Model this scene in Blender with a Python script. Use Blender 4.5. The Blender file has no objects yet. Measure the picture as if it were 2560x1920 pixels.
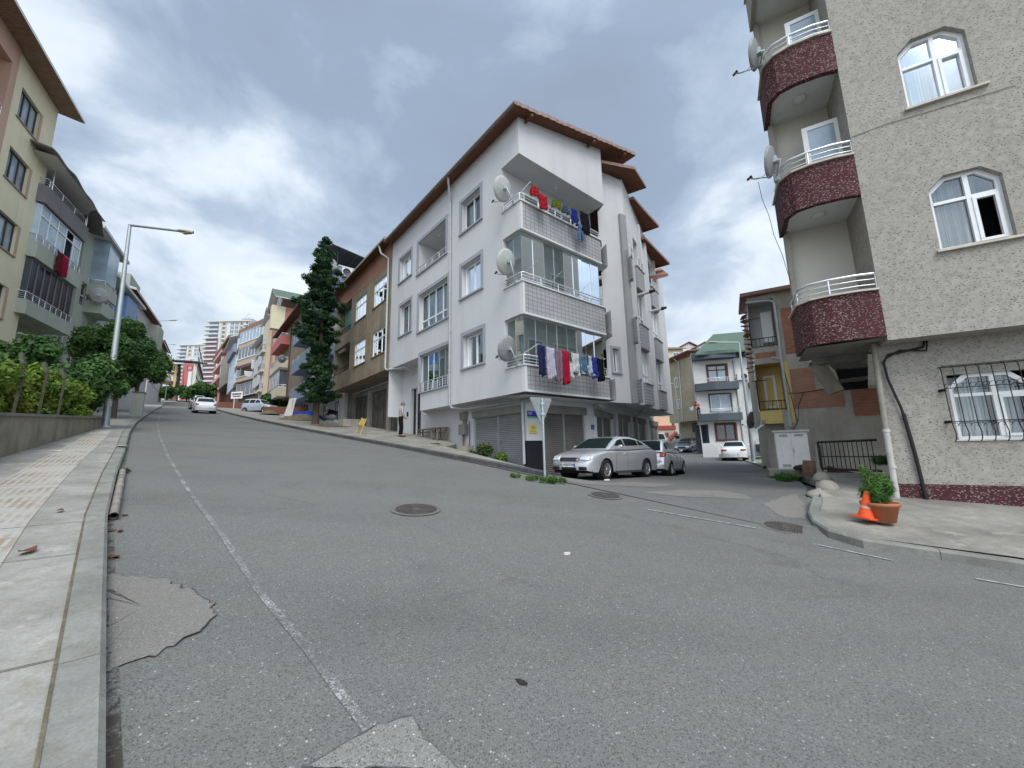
import bpy, bmesh, math, random
import numpy as np
from mathutils import Vector, Matrix, Euler
R = math.radians
random.seed(7)
scene = bpy.context.scene
COL = scene.collection
FOC, CX, CY = 970.0, 1280.0, 960.0          # photograph pixels (2560 x 1920)
PITCH, ROLL = R(9.3), R(1.25)
cam_d = bpy.data.cameras.new('camera')
cam = bpy.data.objects.new('camera', cam_d)
COL.objects.link(cam)
cam_d.sensor_width = 36.0
cam_d.lens = FOC / 2560.0 * 36.0
cam_d.clip_start = 0.05
cam_d.clip_end = 4000.0
cam.matrix_world = Matrix.Rotation(R(90) + PITCH, 4, 'X') @ Matrix.Rotation(-ROLL, 4, 'Z')
scene.camera = cam
SUN_AZ, SUN_EL = R(168), R(52)
w = bpy.data.worlds.new('World')
scene.world = w
w.use_nodes = True
nt = w.node_tree
nt.nodes.clear()
def nn(t, **k):
 n = nt.nodes.new(t)
 for a, b in k.items():
  setattr(n, a, b)
 return n
def lk(a, b): nt.links.new(a, b)
def wmath(op, a, b=None, clamp=False):
 n = nn('ShaderNodeMath', operation=op, use_clamp=clamp)
 for i, v in enumerate((a, b)):
  if v is None: continue
  if isinstance(v, (int, float)): n.inputs[i].default_value = v
  else: lk(v, n.inputs[i])
 return n.outputs[0]
out = nn('ShaderNodeOutputWorld')
bg = nn('ShaderNodeBackground')
sky = nn('ShaderNodeTexSky', sky_type='NISHITA')
sky.sun_disc = False
sky.sun_elevation = SUN_EL
sky.sun_rotation = SUN_AZ
sky.altitude = 50
sky.air_density = 1.2
sky.dust_density = 1.5
tc = nn('ShaderNodeTexCoord')
sep = nn('ShaderNodeSeparateXYZ')
lk(tc.outputs['Generated'], sep.inputs[0])
zc = wmath('ADD', wmath('MAXIMUM', sep.outputs[2], 0.0), 0.34)
cmb = nn('ShaderNodeCombineXYZ')
lk(wmath('DIVIDE', sep.outputs[0], zc), cmb.inputs[0])
lk(wmath('DIVIDE', sep.outputs[1], zc), cmb.inputs[1])
def wnoise(scale, detail, rough, off, dist=0.0, stretch=(1, 1, 1), rot=0.0):
 mp = nn('ShaderNodeMapping')
 mp.inputs['Location'].default_value = off
 mp.inputs['Scale'].default_value = stretch
 mp.inputs['Rotation'].default_value = (0, 0, rot)
 lk(cmb.outputs[0], mp.inputs[0])
 n = nn('ShaderNodeTexNoise')
 n.inputs['Scale'].default_value = scale
 n.inputs['Detail'].default_value = detail
 n.inputs['Roughness'].default_value = rough
 n.inputs['Distortion'].default_value = dist
 lk(mp.outputs[0], n.inputs[0])
 return n.outputs[0]
def dnoise(scale, detail, rough, off, dist=0.0, stretch=(1, 1, 1)):
 mp = nn('ShaderNodeMapping')
 mp.inputs['Location'].default_value = off
 mp.inputs['Scale'].default_value = stretch
 lk(tc.outputs['Generated'], mp.inputs[0])
 n = nn('ShaderNodeTexNoise')
 for k_, v_ in (('Scale', scale), ('Detail', detail), ('Roughness', rough), ('Distortion', dist)): n.inputs[k_].default_value = v_
 lk(mp.outputs[0], n.inputs[0])
 return n.outputs[0]
big = dnoise(1.9, 2.0, 0.5, (3.1, 1.7, 0.4), 0.3, (1, 1, 1.8))
fine = dnoise(3.6, 7.0, 0.56, (7.7, 2.2, 4.0), 0.3, (1.0, 1.0, 1.7))
wisp = wnoise(2.0, 6.0, 0.62, (1.7, 5.2, 4.0), 0.5, (1.0, 0.7, 1), 0.9)
dens = wmath('ADD', wmath('MULTIPLY', big, 0.36), wmath('MULTIPLY', fine, 0.52))
dens = wmath('ADD', wmath('ADD', dens, 0.05), wmath('MULTIPLY', wisp, 0.16))
for az_, el_, c0, wt in ((-8, 50, .76, .14), (24, 36, .84, .09), (-56, 44, .82, .03), (-28, 24, .90, -.06), (27, 12, .93, -.13), (12, 56, .985, -.16), (-47, 38, .93, -.05), (-58, 52, .96, -.05), (-38, 8, .96, -.06)):
 v_ = nn('ShaderNodeVectorMath', operation='DOT_PRODUCT'); lk(tc.outputs['Generated'], v_.inputs[0])
 v_.inputs[1].default_value = (math.sin(R(az_)) * math.cos(R(el_)), math.cos(R(az_)) * math.cos(R(el_)), math.sin(R(el_)))
 mr_ = nn('ShaderNodeMapRange', interpolation_type='SMOOTHSTEP'); mr_.inputs['From Min'].default_value = c0; mr_.inputs['From Max'].default_value = 1.0
 lk(v_.outputs['Value'], mr_.inputs[0]); dens = wmath('ADD', dens, wmath('MULTIPLY', mr_.outputs[0], wt))
ramp = nn('ShaderNodeValToRGB')
cr = ramp.color_ramp
cr.elements[0].position = 0.36; cr.elements[0].color = (2.7, 3.9, 5.3, 1)
cr.elements[1].position = 0.82; cr.elements[1].color = (2.15, 2.65, 3.4, 1)
for p, c in ((0.46, (6.2, 6.7, 7.1, 1)), (0.525, (5.2, 5.8, 6.5, 1)), (0.585, (3.4, 4.1, 5.0, 1)), (0.68, (2.3, 2.9, 3.8, 1))):
 e = cr.elements.new(p); e.color = c
lk(dens, ramp.inputs[0])
hz = nn('ShaderNodeMapRange')
hz.inputs['From Min'].default_value = 0.42; hz.inputs['From Max'].default_value = 0.08
hz.inputs['To Min'].default_value = 0.0; hz.inputs['To Max'].default_value = 1.0
lk(sep.outputs[2], hz.inputs[0])
mixh = nn('ShaderNodeMixRGB')
lk(wmath('MULTIPLY', hz.outputs[0], 0.5), mixh.inputs[0])
lk(ramp.outputs[0], mixh.inputs[1])
mixh.inputs[2].default_value = (5.4, 5.8, 6.2, 1)
dt = nn('ShaderNodeVectorMath', operation='DOT_PRODUCT')
lk(tc.outputs['Generated'], dt.inputs[0])
dt.inputs[1].default_value = (math.sin(SUN_AZ) * math.cos(SUN_EL), math.cos(SUN_AZ) * math.cos(SUN_EL), math.sin(SUN_EL))
gl = nn('ShaderNodeMapRange')
gl.inputs['From Min'].default_value = 0.25; gl.inputs['From Max'].default_value = 1.0
gl.inputs['To Min'].default_value = 1.0; gl.inputs['To Max'].default_value = 2.6
lk(dt.outputs['Value'], gl.inputs[0])
scl = nn('ShaderNodeVectorMath', operation='SCALE')
lk(mixh.outputs[0], scl.inputs[0]); lk(gl.outputs[0], scl.inputs['Scale'])
mixs = nn('ShaderNodeMixRGB')
mixs.inputs[0].default_value = 0.88
lk(sky.outputs[0], mixs.inputs[1]); lk(scl.outputs[0], mixs.inputs[2])
lk(mixs.outputs[0], bg.inputs['Color'])
bg.inputs['Strength'].default_value = 0.106
lk(bg.outputs[0], out.inputs['Surface'])
sun_d = bpy.data.lights.new('sun', 'SUN')
sun_d.energy = 1.5
sun_d.angle = R(28)
sun_d.color = (1.0, 0.96, 0.9)
sun = bpy.data.objects.new('sun', sun_d)
COL.objects.link(sun)
sdir = Vector((math.sin(SUN_AZ) * math.cos(SUN_EL), math.cos(SUN_AZ) * math.cos(SUN_EL), math.sin(SUN_EL)))
sun.rotation_euler = sdir.to_track_quat('Z', 'Y').to_euler()
sun.location = sdir * 60
vs = scene.view_settings
vs.view_transform = 'Standard'
vs.look = 'None'
vs.gamma = 1.0
vs.exposure = 0.62
vs.use_curve_mapping = False
def ray(px, py):
 x = (px - CX) / FOC; y = -(py - CY) / FOC
 c, s = math.cos(ROLL), math.sin(ROLL)
 x, y = x * c + y * s, -x * s + y * c
 return Vector((x, math.cos(PITCH) - y * math.sin(PITCH), math.sin(PITCH) + y * math.cos(PITCH)))
def atY(px, py, Y):
 r = ray(px, py); return r * (Y / r.y)
def ab(x, y, A=-43.0):
 a = R(A); return x * math.sin(a) + y * math.cos(a), x * math.cos(a) - y * math.sin(a)
def smooth(t): t = max(0.0, min(1.0, t)); return t * t * (3 - 2 * t)
def lerp(a, b, t): return a + (b - a) * t
def interp(x, pts):
 if x <= pts[0][0]: return pts[0][1]
 for (x0, y0), (x1, y1) in zip(pts, pts[1:]):
  if x <= x1: return y0 + (y1 - y0) * (x - x0) / (x1 - x0)
 return pts[-1][1]
SIDE = [(6, -1.08), (9, -1.10), (11.2, -1.11), (14, -1.2), (16.5, -1.34), (20, -1.40), (33, -1.35), (44, -0.93), (60, 0.6), (100, 5.5), (200, 14), (400, 30)]
def GM(x, y):
 a, b = ab(x, y)
 if a < -25: zm = -1.55 + .115 * -25 + (a + 25) * .05
 elif a < 120: zm = -1.55 + .115 * a
 elif a < 200: t = a - 120; zm = -1.55 + .115 * 120 + .115 * t - .115 * t * t / 160
 else: zm = -1.55 + .115 * 160 + (a - 200) * 0.02
 return zm
def G(x, y):
 zm = GM(x, y); a, b = ab(x, y)
 zs = interp(b, SIDE)
 edge = 12.0 + max(0, b - 15) * .45
 wgt = smooth((b - 7.3) / 3.2) * (1 - smooth((a - edge) / 2.2))
 return lerp(zm, zs, wgt)
def onG(px, py, dz=0.0, G=None):
 G = G or globals()['G']
 r = ray(px, py); lo, hi = 0.5, 400.0
 f = lambda t: t * r.z - (G(t * r.x, t * r.y) + dz)
 t = lo; step = 0.25
 while t < hi:
  if f(t) < 0:
   a, b = t - step, t
   for _ in range(30):
    m = (a + b) / 2
    if f(m) < 0: b = m
    else: a = m
   return r * b
  t += step; step = max(0.25, t * 0.01)
 return r * hi
class Pl:
 """vertical plane: origin o, direction az (deg) of s; n = outward normal (to the right of s when flip False)"""
 def __init__(self, o, az, flip=False):
  self.o = Vector((o[0], o[1], 0)); a = R(az); self.az = az
  self.d = Vector((math.sin(a), math.cos(a), 0))
  self.n = Vector((-self.d.y, self.d.x, 0)) * (-1 if flip else 1)
 def px(self, px, py, off=0.0):
  r = ray(px, py); o = self.o + self.n * off
  det = r.x * self.d.y - r.y * self.d.x
  t = (o.x * self.d.y - o.y * self.d.x) / det
  p = r * t
  return ((p - o).dot(self.d), p.z)
 def P(self, s, z, n=0.0):
  return self.o + self.d * s + self.n * n + Vector((0, 0, z))
 def off(self, n):
  q = Pl((0, 0), self.az); q.o = self.o + self.n * n; q.d = self.d; q.n = self.n; return q
class MB:
 def __init__(self): self.v = []; self.f = []; self.mi = []; self.sm = []
 def add(self, vs, fs, m=0, smooth=False):
  k = len(self.v); self.v.extend([tuple(p) for p in vs])
  for f in fs: self.f.append([i + k for i in f]); self.mi.append(m); self.sm.append(smooth)
  return self
 def quad(self, a, b, c, d, m=0): return self.add([a, b, c, d], [(0, 1, 2, 3)], m)
 def poly(self, pts, m=0): return self.add(pts, [tuple(range(len(pts)))], m)
 def box(self, c, size, rz=0.0, m=0, mat=None):
  sx, sy, sz = size[0] / 2, size[1] / 2, size[2] / 2
  M = mat if mat is not None else Matrix.Rotation(rz, 3, 'Z')
  c = Vector(c)
  vs = [c + M @ Vector((x * sx, y * sy, z * sz)) for x in (-1, 1) for y in (-1, 1) for z in (-1, 1)]
  return self.add(vs, [(0, 1, 3, 2), (4, 6, 7, 5), (0, 4, 5, 1), (2, 3, 7, 6), (0, 2, 6, 4), (1, 5, 7, 3)], m)
 def pbox(self, P, s0, s1, z0, z1, n0, n1, m=0):
  vs = [P.P(s, z, n) for s in (s0, s1) for n in (n0, n1) for z in (z0, z1)]
  return self.add(vs, [(0, 1, 3, 2), (4, 6, 7, 5), (0, 4, 5, 1), (2, 3, 7, 6), (0, 2, 6, 4), (1, 5, 7, 3)], m)
 def prism(self, pts, z0, z1, m=0, caps=True):
  n = len(pts)
  lo = [(p[0], p[1], z0 if not callable(z0) else z0(p)) for p in pts]
  hi = [(p[0], p[1], z1 if not callable(z1) else z1(p)) for p in pts]
  fs = [(i, (i + 1) % n, (i + 1) % n + n, i + n) for i in range(n)]
  if caps: fs += [tuple(range(n))[::-1], tuple(range(n, 2 * n))]
  return self.add(lo + hi, fs, m)
 def tube(self, pts, r, seg=8, m=0, caps=True, r2=None):
  pts = [Vector(p) for p in pts]; n = len(pts); vs = []; fs = []
  up = Vector((0, 0, 1)); prev = None
  for i, p in enumerate(pts):
   t = (pts[min(i + 1, n - 1)] - pts[max(i - 1, 0)]).normalized()
   if prev is None:
    x = t.cross(up if abs(t.z) < .95 else Vector((1, 0, 0))).normalized()
   else:
    x = (prev - t * prev.dot(t)).normalized()
   prev = x; y = t.cross(x)
   rr = r if r2 is None else r + (r2 - r) * i / max(1, n - 1)
   if isinstance(r, (list, tuple)): rr = r[i]
   for k in range(seg):
    a = 2 * math.pi * k / seg
    vs.append(p + (x * math.cos(a) + y * math.sin(a)) * rr)
  for i in range(n - 1):
   for k in range(seg):
    fs.append((i * seg + k, i * seg + (k + 1) % seg, (i + 1) * seg + (k + 1) % seg, (i + 1) * seg + k))
  self.add(vs, fs, m, seg > 5)
  if caps: self.add(vs[:seg], [tuple(range(seg))], m); self.add(vs[-seg:], [tuple(range(seg))], m)
  return self
 def bar(self, a, b, wd, m=0):
  return self.tube([a, b], wd * .7071, 4, m)
 def lathe(self, prof, seg=24, M=None, m=0, smooth=True):
  M = M or Matrix.Identity(4); vs = []; fs = []; n = len(prof)
  for k in range(seg):
   a = 2 * math.pi * k / seg
   for (r, z) in prof: vs.append(M @ Vector((r * math.cos(a), r * math.sin(a), z)))
  for k in range(seg):
   for i in range(n - 1):
    a, b = k * n + i, ((k + 1) % seg) * n + i
    fs.append((a, b, b + 1, a + 1))
  return self.add(vs, fs, m, smooth)
 def grid(self, fn, nu, nv, m=0, smooth=True):
  vs = [fn(i / nu, j / nv) for i in range(nu + 1) for j in range(nv + 1)]
  fs = [(i * (nv + 1) + j, (i + 1) * (nv + 1) + j, (i + 1) * (nv + 1) + j + 1, i * (nv + 1) + j + 1) for i in range(nu) for j in range(nv)]
  return self.add(vs, fs, m, smooth)
 def build(self, name, mats, parent=None, solid=0.0, bevel=0.0, merge=False):
  if not isinstance(mats, (list, tuple)): mats = [mats]
  base = Vector((0, 0, 0))
  p = parent
  while p is not None:
   base += p.location if p.get('_wb') else Vector((0, 0, 0)); p = p.parent
  me = bpy.data.meshes.new(name)
  me.from_pydata([tuple(Vector(v) - base) for v in self.v], [], self.f)
  for mt in mats: me.materials.append(mt)
  if len(mats) > 1: me.polygons.foreach_set('material_index', self.mi)
  me.polygons.foreach_set('use_smooth', self.sm)
  bm = bmesh.new(); bm.from_mesh(me)
  if merge: bmesh.ops.remove_doubles(bm, verts=bm.verts, dist=1e-4)
  bmesh.ops.recalc_face_normals(bm, faces=bm.faces)
  bm.to_mesh(me); bm.free()
  uv = me.uv_layers.new(name='UVMap')
  co = np.empty(len(me.vertices) * 3); me.vertices.foreach_get('co', co); co = co.reshape(-1, 3) + np.array(base)
  lv = np.empty(len(me.loops), dtype=int); me.loops.foreach_get('vertex_index', lv)
  no = np.empty(len(me.polygons) * 3); me.polygons.foreach_get('normal', no); no = no.reshape(-1, 3)
  lt = np.empty(len(me.polygons), dtype=int); me.polygons.foreach_get('loop_total', lt)
  nl = np.repeat(no, lt, axis=0); pl_ = co[lv]
  hz_ = np.abs(nl[:, 2]) > .75
  ln = np.maximum(np.hypot(nl[:, 0], nl[:, 1]), 1e-6)
  u = np.where(hz_, pl_[:, 0], (pl_[:, 0] * -nl[:, 1] + pl_[:, 1] * nl[:, 0]) / ln)
  v = np.where(hz_, pl_[:, 1], pl_[:, 2])
  uv.data.foreach_set('uv', np.stack([u, v], 1).astype(np.float32).ravel())
  o = bpy.data.objects.new(name, me)
  COL.objects.link(o)
  if parent is not None: o.parent = parent
  if solid:
   md = o.modifiers.new('solid', 'SOLIDIFY'); md.thickness = solid; md.offset = 0
  if bevel:
   md = o.modifiers.new('bevel', 'BEVEL'); md.width = bevel; md.segments = 2; md.limit_method = 'ANGLE'; md.angle_limit = R(40)
  return o
def tag(o, label=None, cat=None, group=None, kind=None):
 if label: o['label'] = label
 if cat: o['category'] = cat
 if group: o['group'] = group
 if kind: o['kind'] = kind
 return o
def thing(name, label, cat, base=(0, 0, 0), group=None, wb=True):
 """Empty at the base. wb True: children are given in world coordinates."""
 o = bpy.data.objects.new(name, None); COL.objects.link(o)
 o.location = Vector(base); o.empty_display_size = .3
 if wb: o['_wb'] = 1
 return tag(o, label, cat, group)
def copy_tree(o, parent=None):
 c = o.copy(); COL.objects.link(c)
 if parent is not None: c.parent = parent
 for ch in list(o.children): copy_tree(ch, c)
 return c
def placed(o, loc, rz=0.0, label=None, group=None, tilt=None):
 o.location = Vector(loc); o.rotation_euler = Euler((tilt[0] if tilt else 0, tilt[1] if tilt else 0, rz))
 if label: o['label'] = label
 if group: o['group'] = group
 return o
def struct(o): o['kind'] = 'structure'; return o
class MT:
 def __init__(self, name, rough=.8, metal=0.0, spec=.3):
  self.m = bpy.data.materials.new(name); self.m.use_nodes = True
  self.t = self.m.node_tree; self.b = self.t.nodes['Principled BSDF']
  self.b.inputs['Roughness'].default_value = rough; self.b.inputs['Metallic'].default_value = metal
  self.b.inputs['Specular IOR Level'].default_value = spec
  self.tcn = None
 def n(self, ty, **k):
  x = self.t.nodes.new(ty)
  for a, b in k.items(): setattr(x, a, b)
  return x
 def l(self, a, b): self.t.links.new(a, b)
 def coord(self, uv=False):
  if self.tcn is None: self.tcn = self.n('ShaderNodeTexCoord')
  return self.tcn.outputs['UV' if uv else 'Object']
 def map(self, scale=(1, 1, 1), uv=False, rot=(0, 0, 0), src=None):
  mp = self.n('ShaderNodeMapping'); mp.inputs['Scale'].default_value = scale; mp.inputs['Rotation'].default_value = rot
  self.l(src or self.coord(uv), mp.inputs[0]); return mp.outputs[0]
 def noise(self, scale, detail=4, rough=.55, vec=None, dist=0.0, col=False):
  x = self.n('ShaderNodeTexNoise'); x.inputs['Scale'].default_value = scale; x.inputs['Detail'].default_value = detail
  x.inputs['Roughness'].default_value = rough; x.inputs['Distortion'].default_value = dist
  self.l(vec or self.coord(), x.inputs[0]); return x.outputs[1 if col else 0]
 def voro(self, scale, vec=None, out=0, feat='F1', rand=1.0):
  x = self.n('ShaderNodeTexVoronoi', feature=feat); x.inputs['Scale'].default_value = scale; x.inputs['Randomness'].default_value = rand
  self.l(vec or self.coord(), x.inputs[0]); return x.outputs[out]
 def ramp(self, src, stops, const=False):
  x = self.n('ShaderNodeValToRGB'); c = x.color_ramp
  if const: c.interpolation = 'CONSTANT'
  while len(c.elements) < len(stops): c.elements.new(.5)
  for e, (p, v) in zip(c.elements, stops):
   e.position = p; e.color = (v, v, v, 1) if isinstance(v, (int, float)) else (*v[:3], 1)
  self.l(src, x.inputs[0]); return x.outputs[0]
 def mix(self, f, a, b, mode='MIX'):
  x = self.n('ShaderNodeMixRGB', blend_type=mode)
  for i, v in enumerate((f, a, b)):
   if isinstance(v, (int, float)): x.inputs[i].default_value = v if i == 0 else (v, v, v, 1)
   elif isinstance(v, tuple): x.inputs[i].default_value = (*v[:3], 1)
   else: self.l(v, x.inputs[i])
  return x.outputs[0]
 def math(self, op, a, b=0.0):
  x = self.n('ShaderNodeMath', operation=op)
  for i, v in enumerate((a, b)):
   if isinstance(v, (int, float)): x.inputs[i].default_value = v
   else: self.l(v, x.inputs[i])
  return x.outputs[0]
 def col(self, c):
  if isinstance(c, tuple): self.b.inputs['Base Color'].default_value = (*c[:3], 1)
  else: self.l(c, self.b.inputs['Base Color'])
  return self
 def bump(self, src, strength=.3, dist=.01):
  x = self.n('ShaderNodeBump'); x.inputs['Strength'].default_value = strength; x.inputs['Distance'].default_value = dist
  self.l(src, x.inputs['Height']); self.l(x.outputs[0], self.b.inputs['Normal']); return self
_mc = {}
def plain(name, c, rough=.6, metal=0.0, var=.12, scale=6.0, spec=.3):
 k = (name,)
 if k in _mc: return _mc[k]
 m = MT(name, rough, metal, spec)
 nz = m.noise(scale, 4)
 m.col(m.mix(m.ramp(nz, [(.3, 0.0), (.7, 1.0)]), tuple(x * (1 - var) for x in c), tuple(min(1, x * (1 + var)) for x in c)))
 _mc[k] = m.m; return m.m
def plaster(name, c, stain=.25, grain=.25, sc=40.0, dirt=(.5, .47, .42)):
 """painted render: broad patches, vertical rain streaks, fine grain"""
 k = (name,)
 if k in _mc: return _mc[k]
 m = MT(name, .9, 0, .15)
 big = m.noise(.55, 5, .6); stre = m.noise(1.0, 5, .6, m.map((1.9, 1.9, .22)))
 f = m.math('MULTIPLY', m.ramp(big, [(.35, 0.0), (.72, 1.0)]), stain)
 c1 = m.mix(f, c, tuple(a * b for a, b in zip(c, dirt)))
 f2 = m.math('MULTIPLY', m.ramp(stre, [(.52, 0.0), (.75, 1.0)]), stain)
 c2 = m.mix(f2, c1, tuple(a * b * .9 for a, b in zip(c, dirt)))
 fn = m.noise(sc, 3, .6)
 c3 = m.mix(.35 * grain, c2, m.ramp(fn, [(.3, 0.2), (.7, 1.0)]), 'MULTIPLY')
 m.col(c3); m.bump(fn, grain, .006)
 _mc[k] = m.m; return m.m
def metal(name, c, rough=.35, met=.9): return plain(name, c, rough, met, .06, 12)
def m_asphalt(name, base, patchy=.12, chip=.9, sc=75, over=None):
 m = MT(name, .92, 0, .25)
 vn = m.n('ShaderNodeTexVoronoi'); vn.inputs['Scale'].default_value = sc; m.l(m.map((1, 1, .15)), vn.inputs[0])
 rnd = m.n('ShaderNodeSeparateColor'); m.l(vn.outputs['Color'], rnd.inputs[0])
 chipc = m.ramp(rnd.outputs[0], [(0.0, .55), (.5, .95), (.84, 1.1), (.94, 1.6), (.988, 2.7)], True)
 inside = m.ramp(vn.outputs['Distance'], [(.25, 1.0), (.5, 0.0)])
 v2 = m.n('ShaderNodeTexVoronoi'); v2.inputs['Scale'].default_value = sc * 2.6; m.l(m.map((1, 1, .15)), v2.inputs[0])
 r2 = m.n('ShaderNodeSeparateColor'); m.l(v2.outputs['Color'], r2.inputs[0])
 c2 = m.ramp(r2.outputs[1], [(0.0, .72), (.6, 1.0), (.9, 1.5)], True)
 big = m.noise(.35, 4, .6); mid = m.noise(2.2, 5, .65)
 b = m.mix(m.ramp(big, [(.3, 0.0), (.7, 1.0)]), tuple(x * (1 - patchy) for x in base), tuple(x * (1 + patchy) for x in base))
 lane = m.noise(1.0, 3, .5, m.map((.06, .8, 1), rot=(0, 0, R(47))))
 b = m.mix(m.ramp(lane, [(.35, 0.0), (.65, 1.0)]), b, tuple(x * 1.12 for x in base))
 b = m.mix(m.math('MULTIPLY', m.ramp(m.noise(.9, 6, .7), [(.56, 0.0), (.70, 1.0)]), .3), b, tuple(x * .62 for x in base))
 b = m.mix(m.math('MULTIPLY', m.ramp(mid, [(.45, 0.0), (.75, 1.0)]), .35), b, (base[0] * 1.22, base[1] * 1.16, base[2] * 1.08))
 b = m.mix(.55, b, c2, 'MULTIPLY')
 b = m.mix(m.math('MULTIPLY', inside, chip), b, m.mix(1.0, b, chipc, 'MULTIPLY'))
 cn = m.n('ShaderNodeTexVoronoi', feature='DISTANCE_TO_EDGE'); cn.inputs['Scale'].default_value = .22
 m.l(m.n('ShaderNodeVectorMath', operation='ADD').outputs[0], cn.inputs[0])
 va = cn.inputs[0].links[0].from_node
 m.l(m.coord(), va.inputs[0])
 sc2 = m.n('ShaderNodeVectorMath', operation='SCALE'); sc2.inputs['Scale'].default_value = .55
 m.l(m.noise(1.3, 6, .7, col=True), sc2.inputs[0]); m.l(sc2.outputs[0], va.inputs[1])
 crk = m.ramp(cn.outputs[0], [(0.0, 1.0), (.006, 0.0)])
 crk = m.math('MULTIPLY', crk, m.ramp(m.noise(.5, 2), [(.5, 0.0), (.6, .25)]))
 b = m.mix(crk, b, (.03, .03, .03))
 if over:
  c_, s_, lo, hi, am = over
  n_ = m.math('ADD', m.noise(s_, 5, .75), m.math('MULTIPLY', m.math('SUBTRACT', m.noise(2.2, 4, .6), .5), .45))
  b = m.mix(m.ramp(n_, [(lo, 0.0), (hi, am)]), b, c_)
 m.col(b)
 m.bump(m.mix(.5, vn.outputs['Distance'], v2.outputs['Distance']), .5, .004)
 return m.m
M_ASPH = m_asphalt('asphalt', (.148, .149, .139), .14, 1.0)
M_ASPH2 = m_asphalt('asphalt_side', (.142, .140, .133), .22, .8, 60)
M_PATCH = m_asphalt('asphalt_patch', (.195, .186, .168), .1, .7, 95)
M_PATCH2 = m_asphalt('concrete_patch', (.215, .21, .195), .15, 1.3, 80)
def m_pave(name, base, slab=True):
 m = MT(name, .9, 0, .2)
 big = m.noise(1.1, 8, .7); fine = m.noise(9, 6, .7); sp = m.noise(70, 3, .6)
 b = m.mix(m.ramp(big, [(.35, 0.0), (.68, 1.0)]), tuple(x * .52 for x in base), base)
 b = m.mix(m.math('MULTIPLY', m.ramp(fine, [(.5, 0.0), (.68, 1.0)]), .7), b, (base[0] * .62, base[1] * .6, base[2] * .5))
 b = m.mix(m.math('MULTIPLY', m.ramp(m.noise(2.5, 5, .7, m.map((1, 1, 1), rot=(0, 0, .7))), [(.58, 0.0), (.7, 1.0)]), .5), b, tuple(min(1, x * 1.35) for x in base))
 pits = m.ramp(m.noise(5.5, 8, .78, dist=1.2), [(.60, 0.0), (.66, 1.0)])
 b = m.mix(m.math('MULTIPLY', pits, .45), b, tuple(x * .38 for x in base))
 b = m.mix(.35, b, m.ramp(sp, [(.3, .35), (.7, 1.0)]), 'MULTIPLY')
 m.col(b); m.bump(m.mix(.5, fine, sp), .35, .006)
 return m.m
M_PAVE = m_pave('pavement_concrete', (.40, .385, .35))
M_PAVE2 = m_pave('pavement_far', (.36, .34, .30))
M_KERB = m_pave('kerb_stone', (.315, .315, .285))
M_KERBD = m_pave('kerb_dark', (.12, .125, .125))
def m_tactile():
 m = MT('tactile_paving', .9, 0, .2)
 br = m.n('ShaderNodeTexBrick'); br.inputs['Scale'].default_value = 1.0
 br.inputs['Brick Width'].default_value = .30; br.inputs['Row Height'].default_value = .075; br.inputs['Mortar Size'].default_value = .022
 br.offset = .0
 m.l(m.map((1, 1, 1), True, (0, 0, R(47))), br.inputs[0])
 br.inputs['Color1'].default_value = (.42, .40, .35, 1); br.inputs['Color2'].default_value = (.37, .35, .30, 1); br.inputs['Mortar'].default_value = (.285, .225, .165, 1)
 fade = m.noise(1.6, 5, .7)
 b = m.mix(m.math('MULTIPLY', m.ramp(fade, [(.38, 0.0), (.56, 1.0)]), .9), br.outputs[0], (.40, .385, .35))
 m.col(m.mix(.3, b, m.ramp(m.noise(70, 3), [(.3, .4), (.7, 1.0)]), 'MULTIPLY')); return m.m
M_TACT = m_tactile()
def m_soil(name, a, b_):
 m = MT(name, 1, 0, .1); n = m.noise(3, 7, .7)
 m.col(m.mix(m.ramp(n, [(.35, 0.0), (.65, 1.0)]), a, b_)); m.bump(m.noise(14, 5), .8, .05); return m.m
M_SOIL = m_soil('soil', (.10, .085, .055), (.18, .155, .11))
M_GRND = m_soil('ground_dirt', (.13, .13, .10), (.22, .21, .18))
M_LINE = m_asphalt('road_paint', (.148, .149, .139), .14, 1.0, over=((.56, .57, .56), 60, .52, .62, .55))
def m_line2():
 m = MT('road_paint_crisp', .85, 0, .2)
 m.col(m.mix(m.ramp(m.noise(20, 5, .7), [(.36, 0.0), (.56, .8)]), (.15, .152, .147), (.55, .56, .55))); return m.m
M_LINE2 = m_line2()
def m_brick(name, c1, c2, mort, w=.30, h=.10, ms=.012, offset=.5):
 m = MT(name, .92, 0, .15)
 br = m.n('ShaderNodeTexBrick'); br.offset = offset
 br.inputs['Scale'].default_value = 1.0; br.inputs['Brick Width'].default_value = w; br.inputs['Row Height'].default_value = h; br.inputs['Mortar Size'].default_value = ms
 br.inputs['Color1'].default_value = (*c1, 1); br.inputs['Color2'].default_value = (*c2, 1); br.inputs['Mortar'].default_value = (*mort, 1)
 m.l(m.map((1, 1, 1), True), br.inputs[0])
 n = m.noise(1.2, 5, .65)
 b = m.mix(m.math('MULTIPLY', m.ramp(n, [(.4, 0.0), (.7, 1.0)]), .45), br.outputs[0], tuple(x * .55 for x in c1))
 b = m.mix(.3, b, m.ramp(m.noise(30, 3), [(.3, .4), (.7, 1.0)]), 'MULTIPLY')
 m.col(b); m.bump(br.outputs['Fac'], -.6, .01); return m.m
M_BRICK = m_brick('clay_brick', (.44, .175, .10), (.34, .135, .08), (.26, .22, .18), .26, .13, .012)
M_BRICKO = m_brick('old_brick', (.46, .20, .125), (.36, .15, .095), (.30, .26, .21), .24, .085, .012)
M_TILE = m_brick('facade_tile', (.43, .43, .435), (.40, .40, .405), (.205, .21, .225), .215, .165, .013, 0.0)
M_FLUTE = m_brick('facade_tile_fine', (.41, .415, .43), (.38, .385, .40), (.215, .22, .235), 5.0, .155, .016, 0.0)
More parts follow.
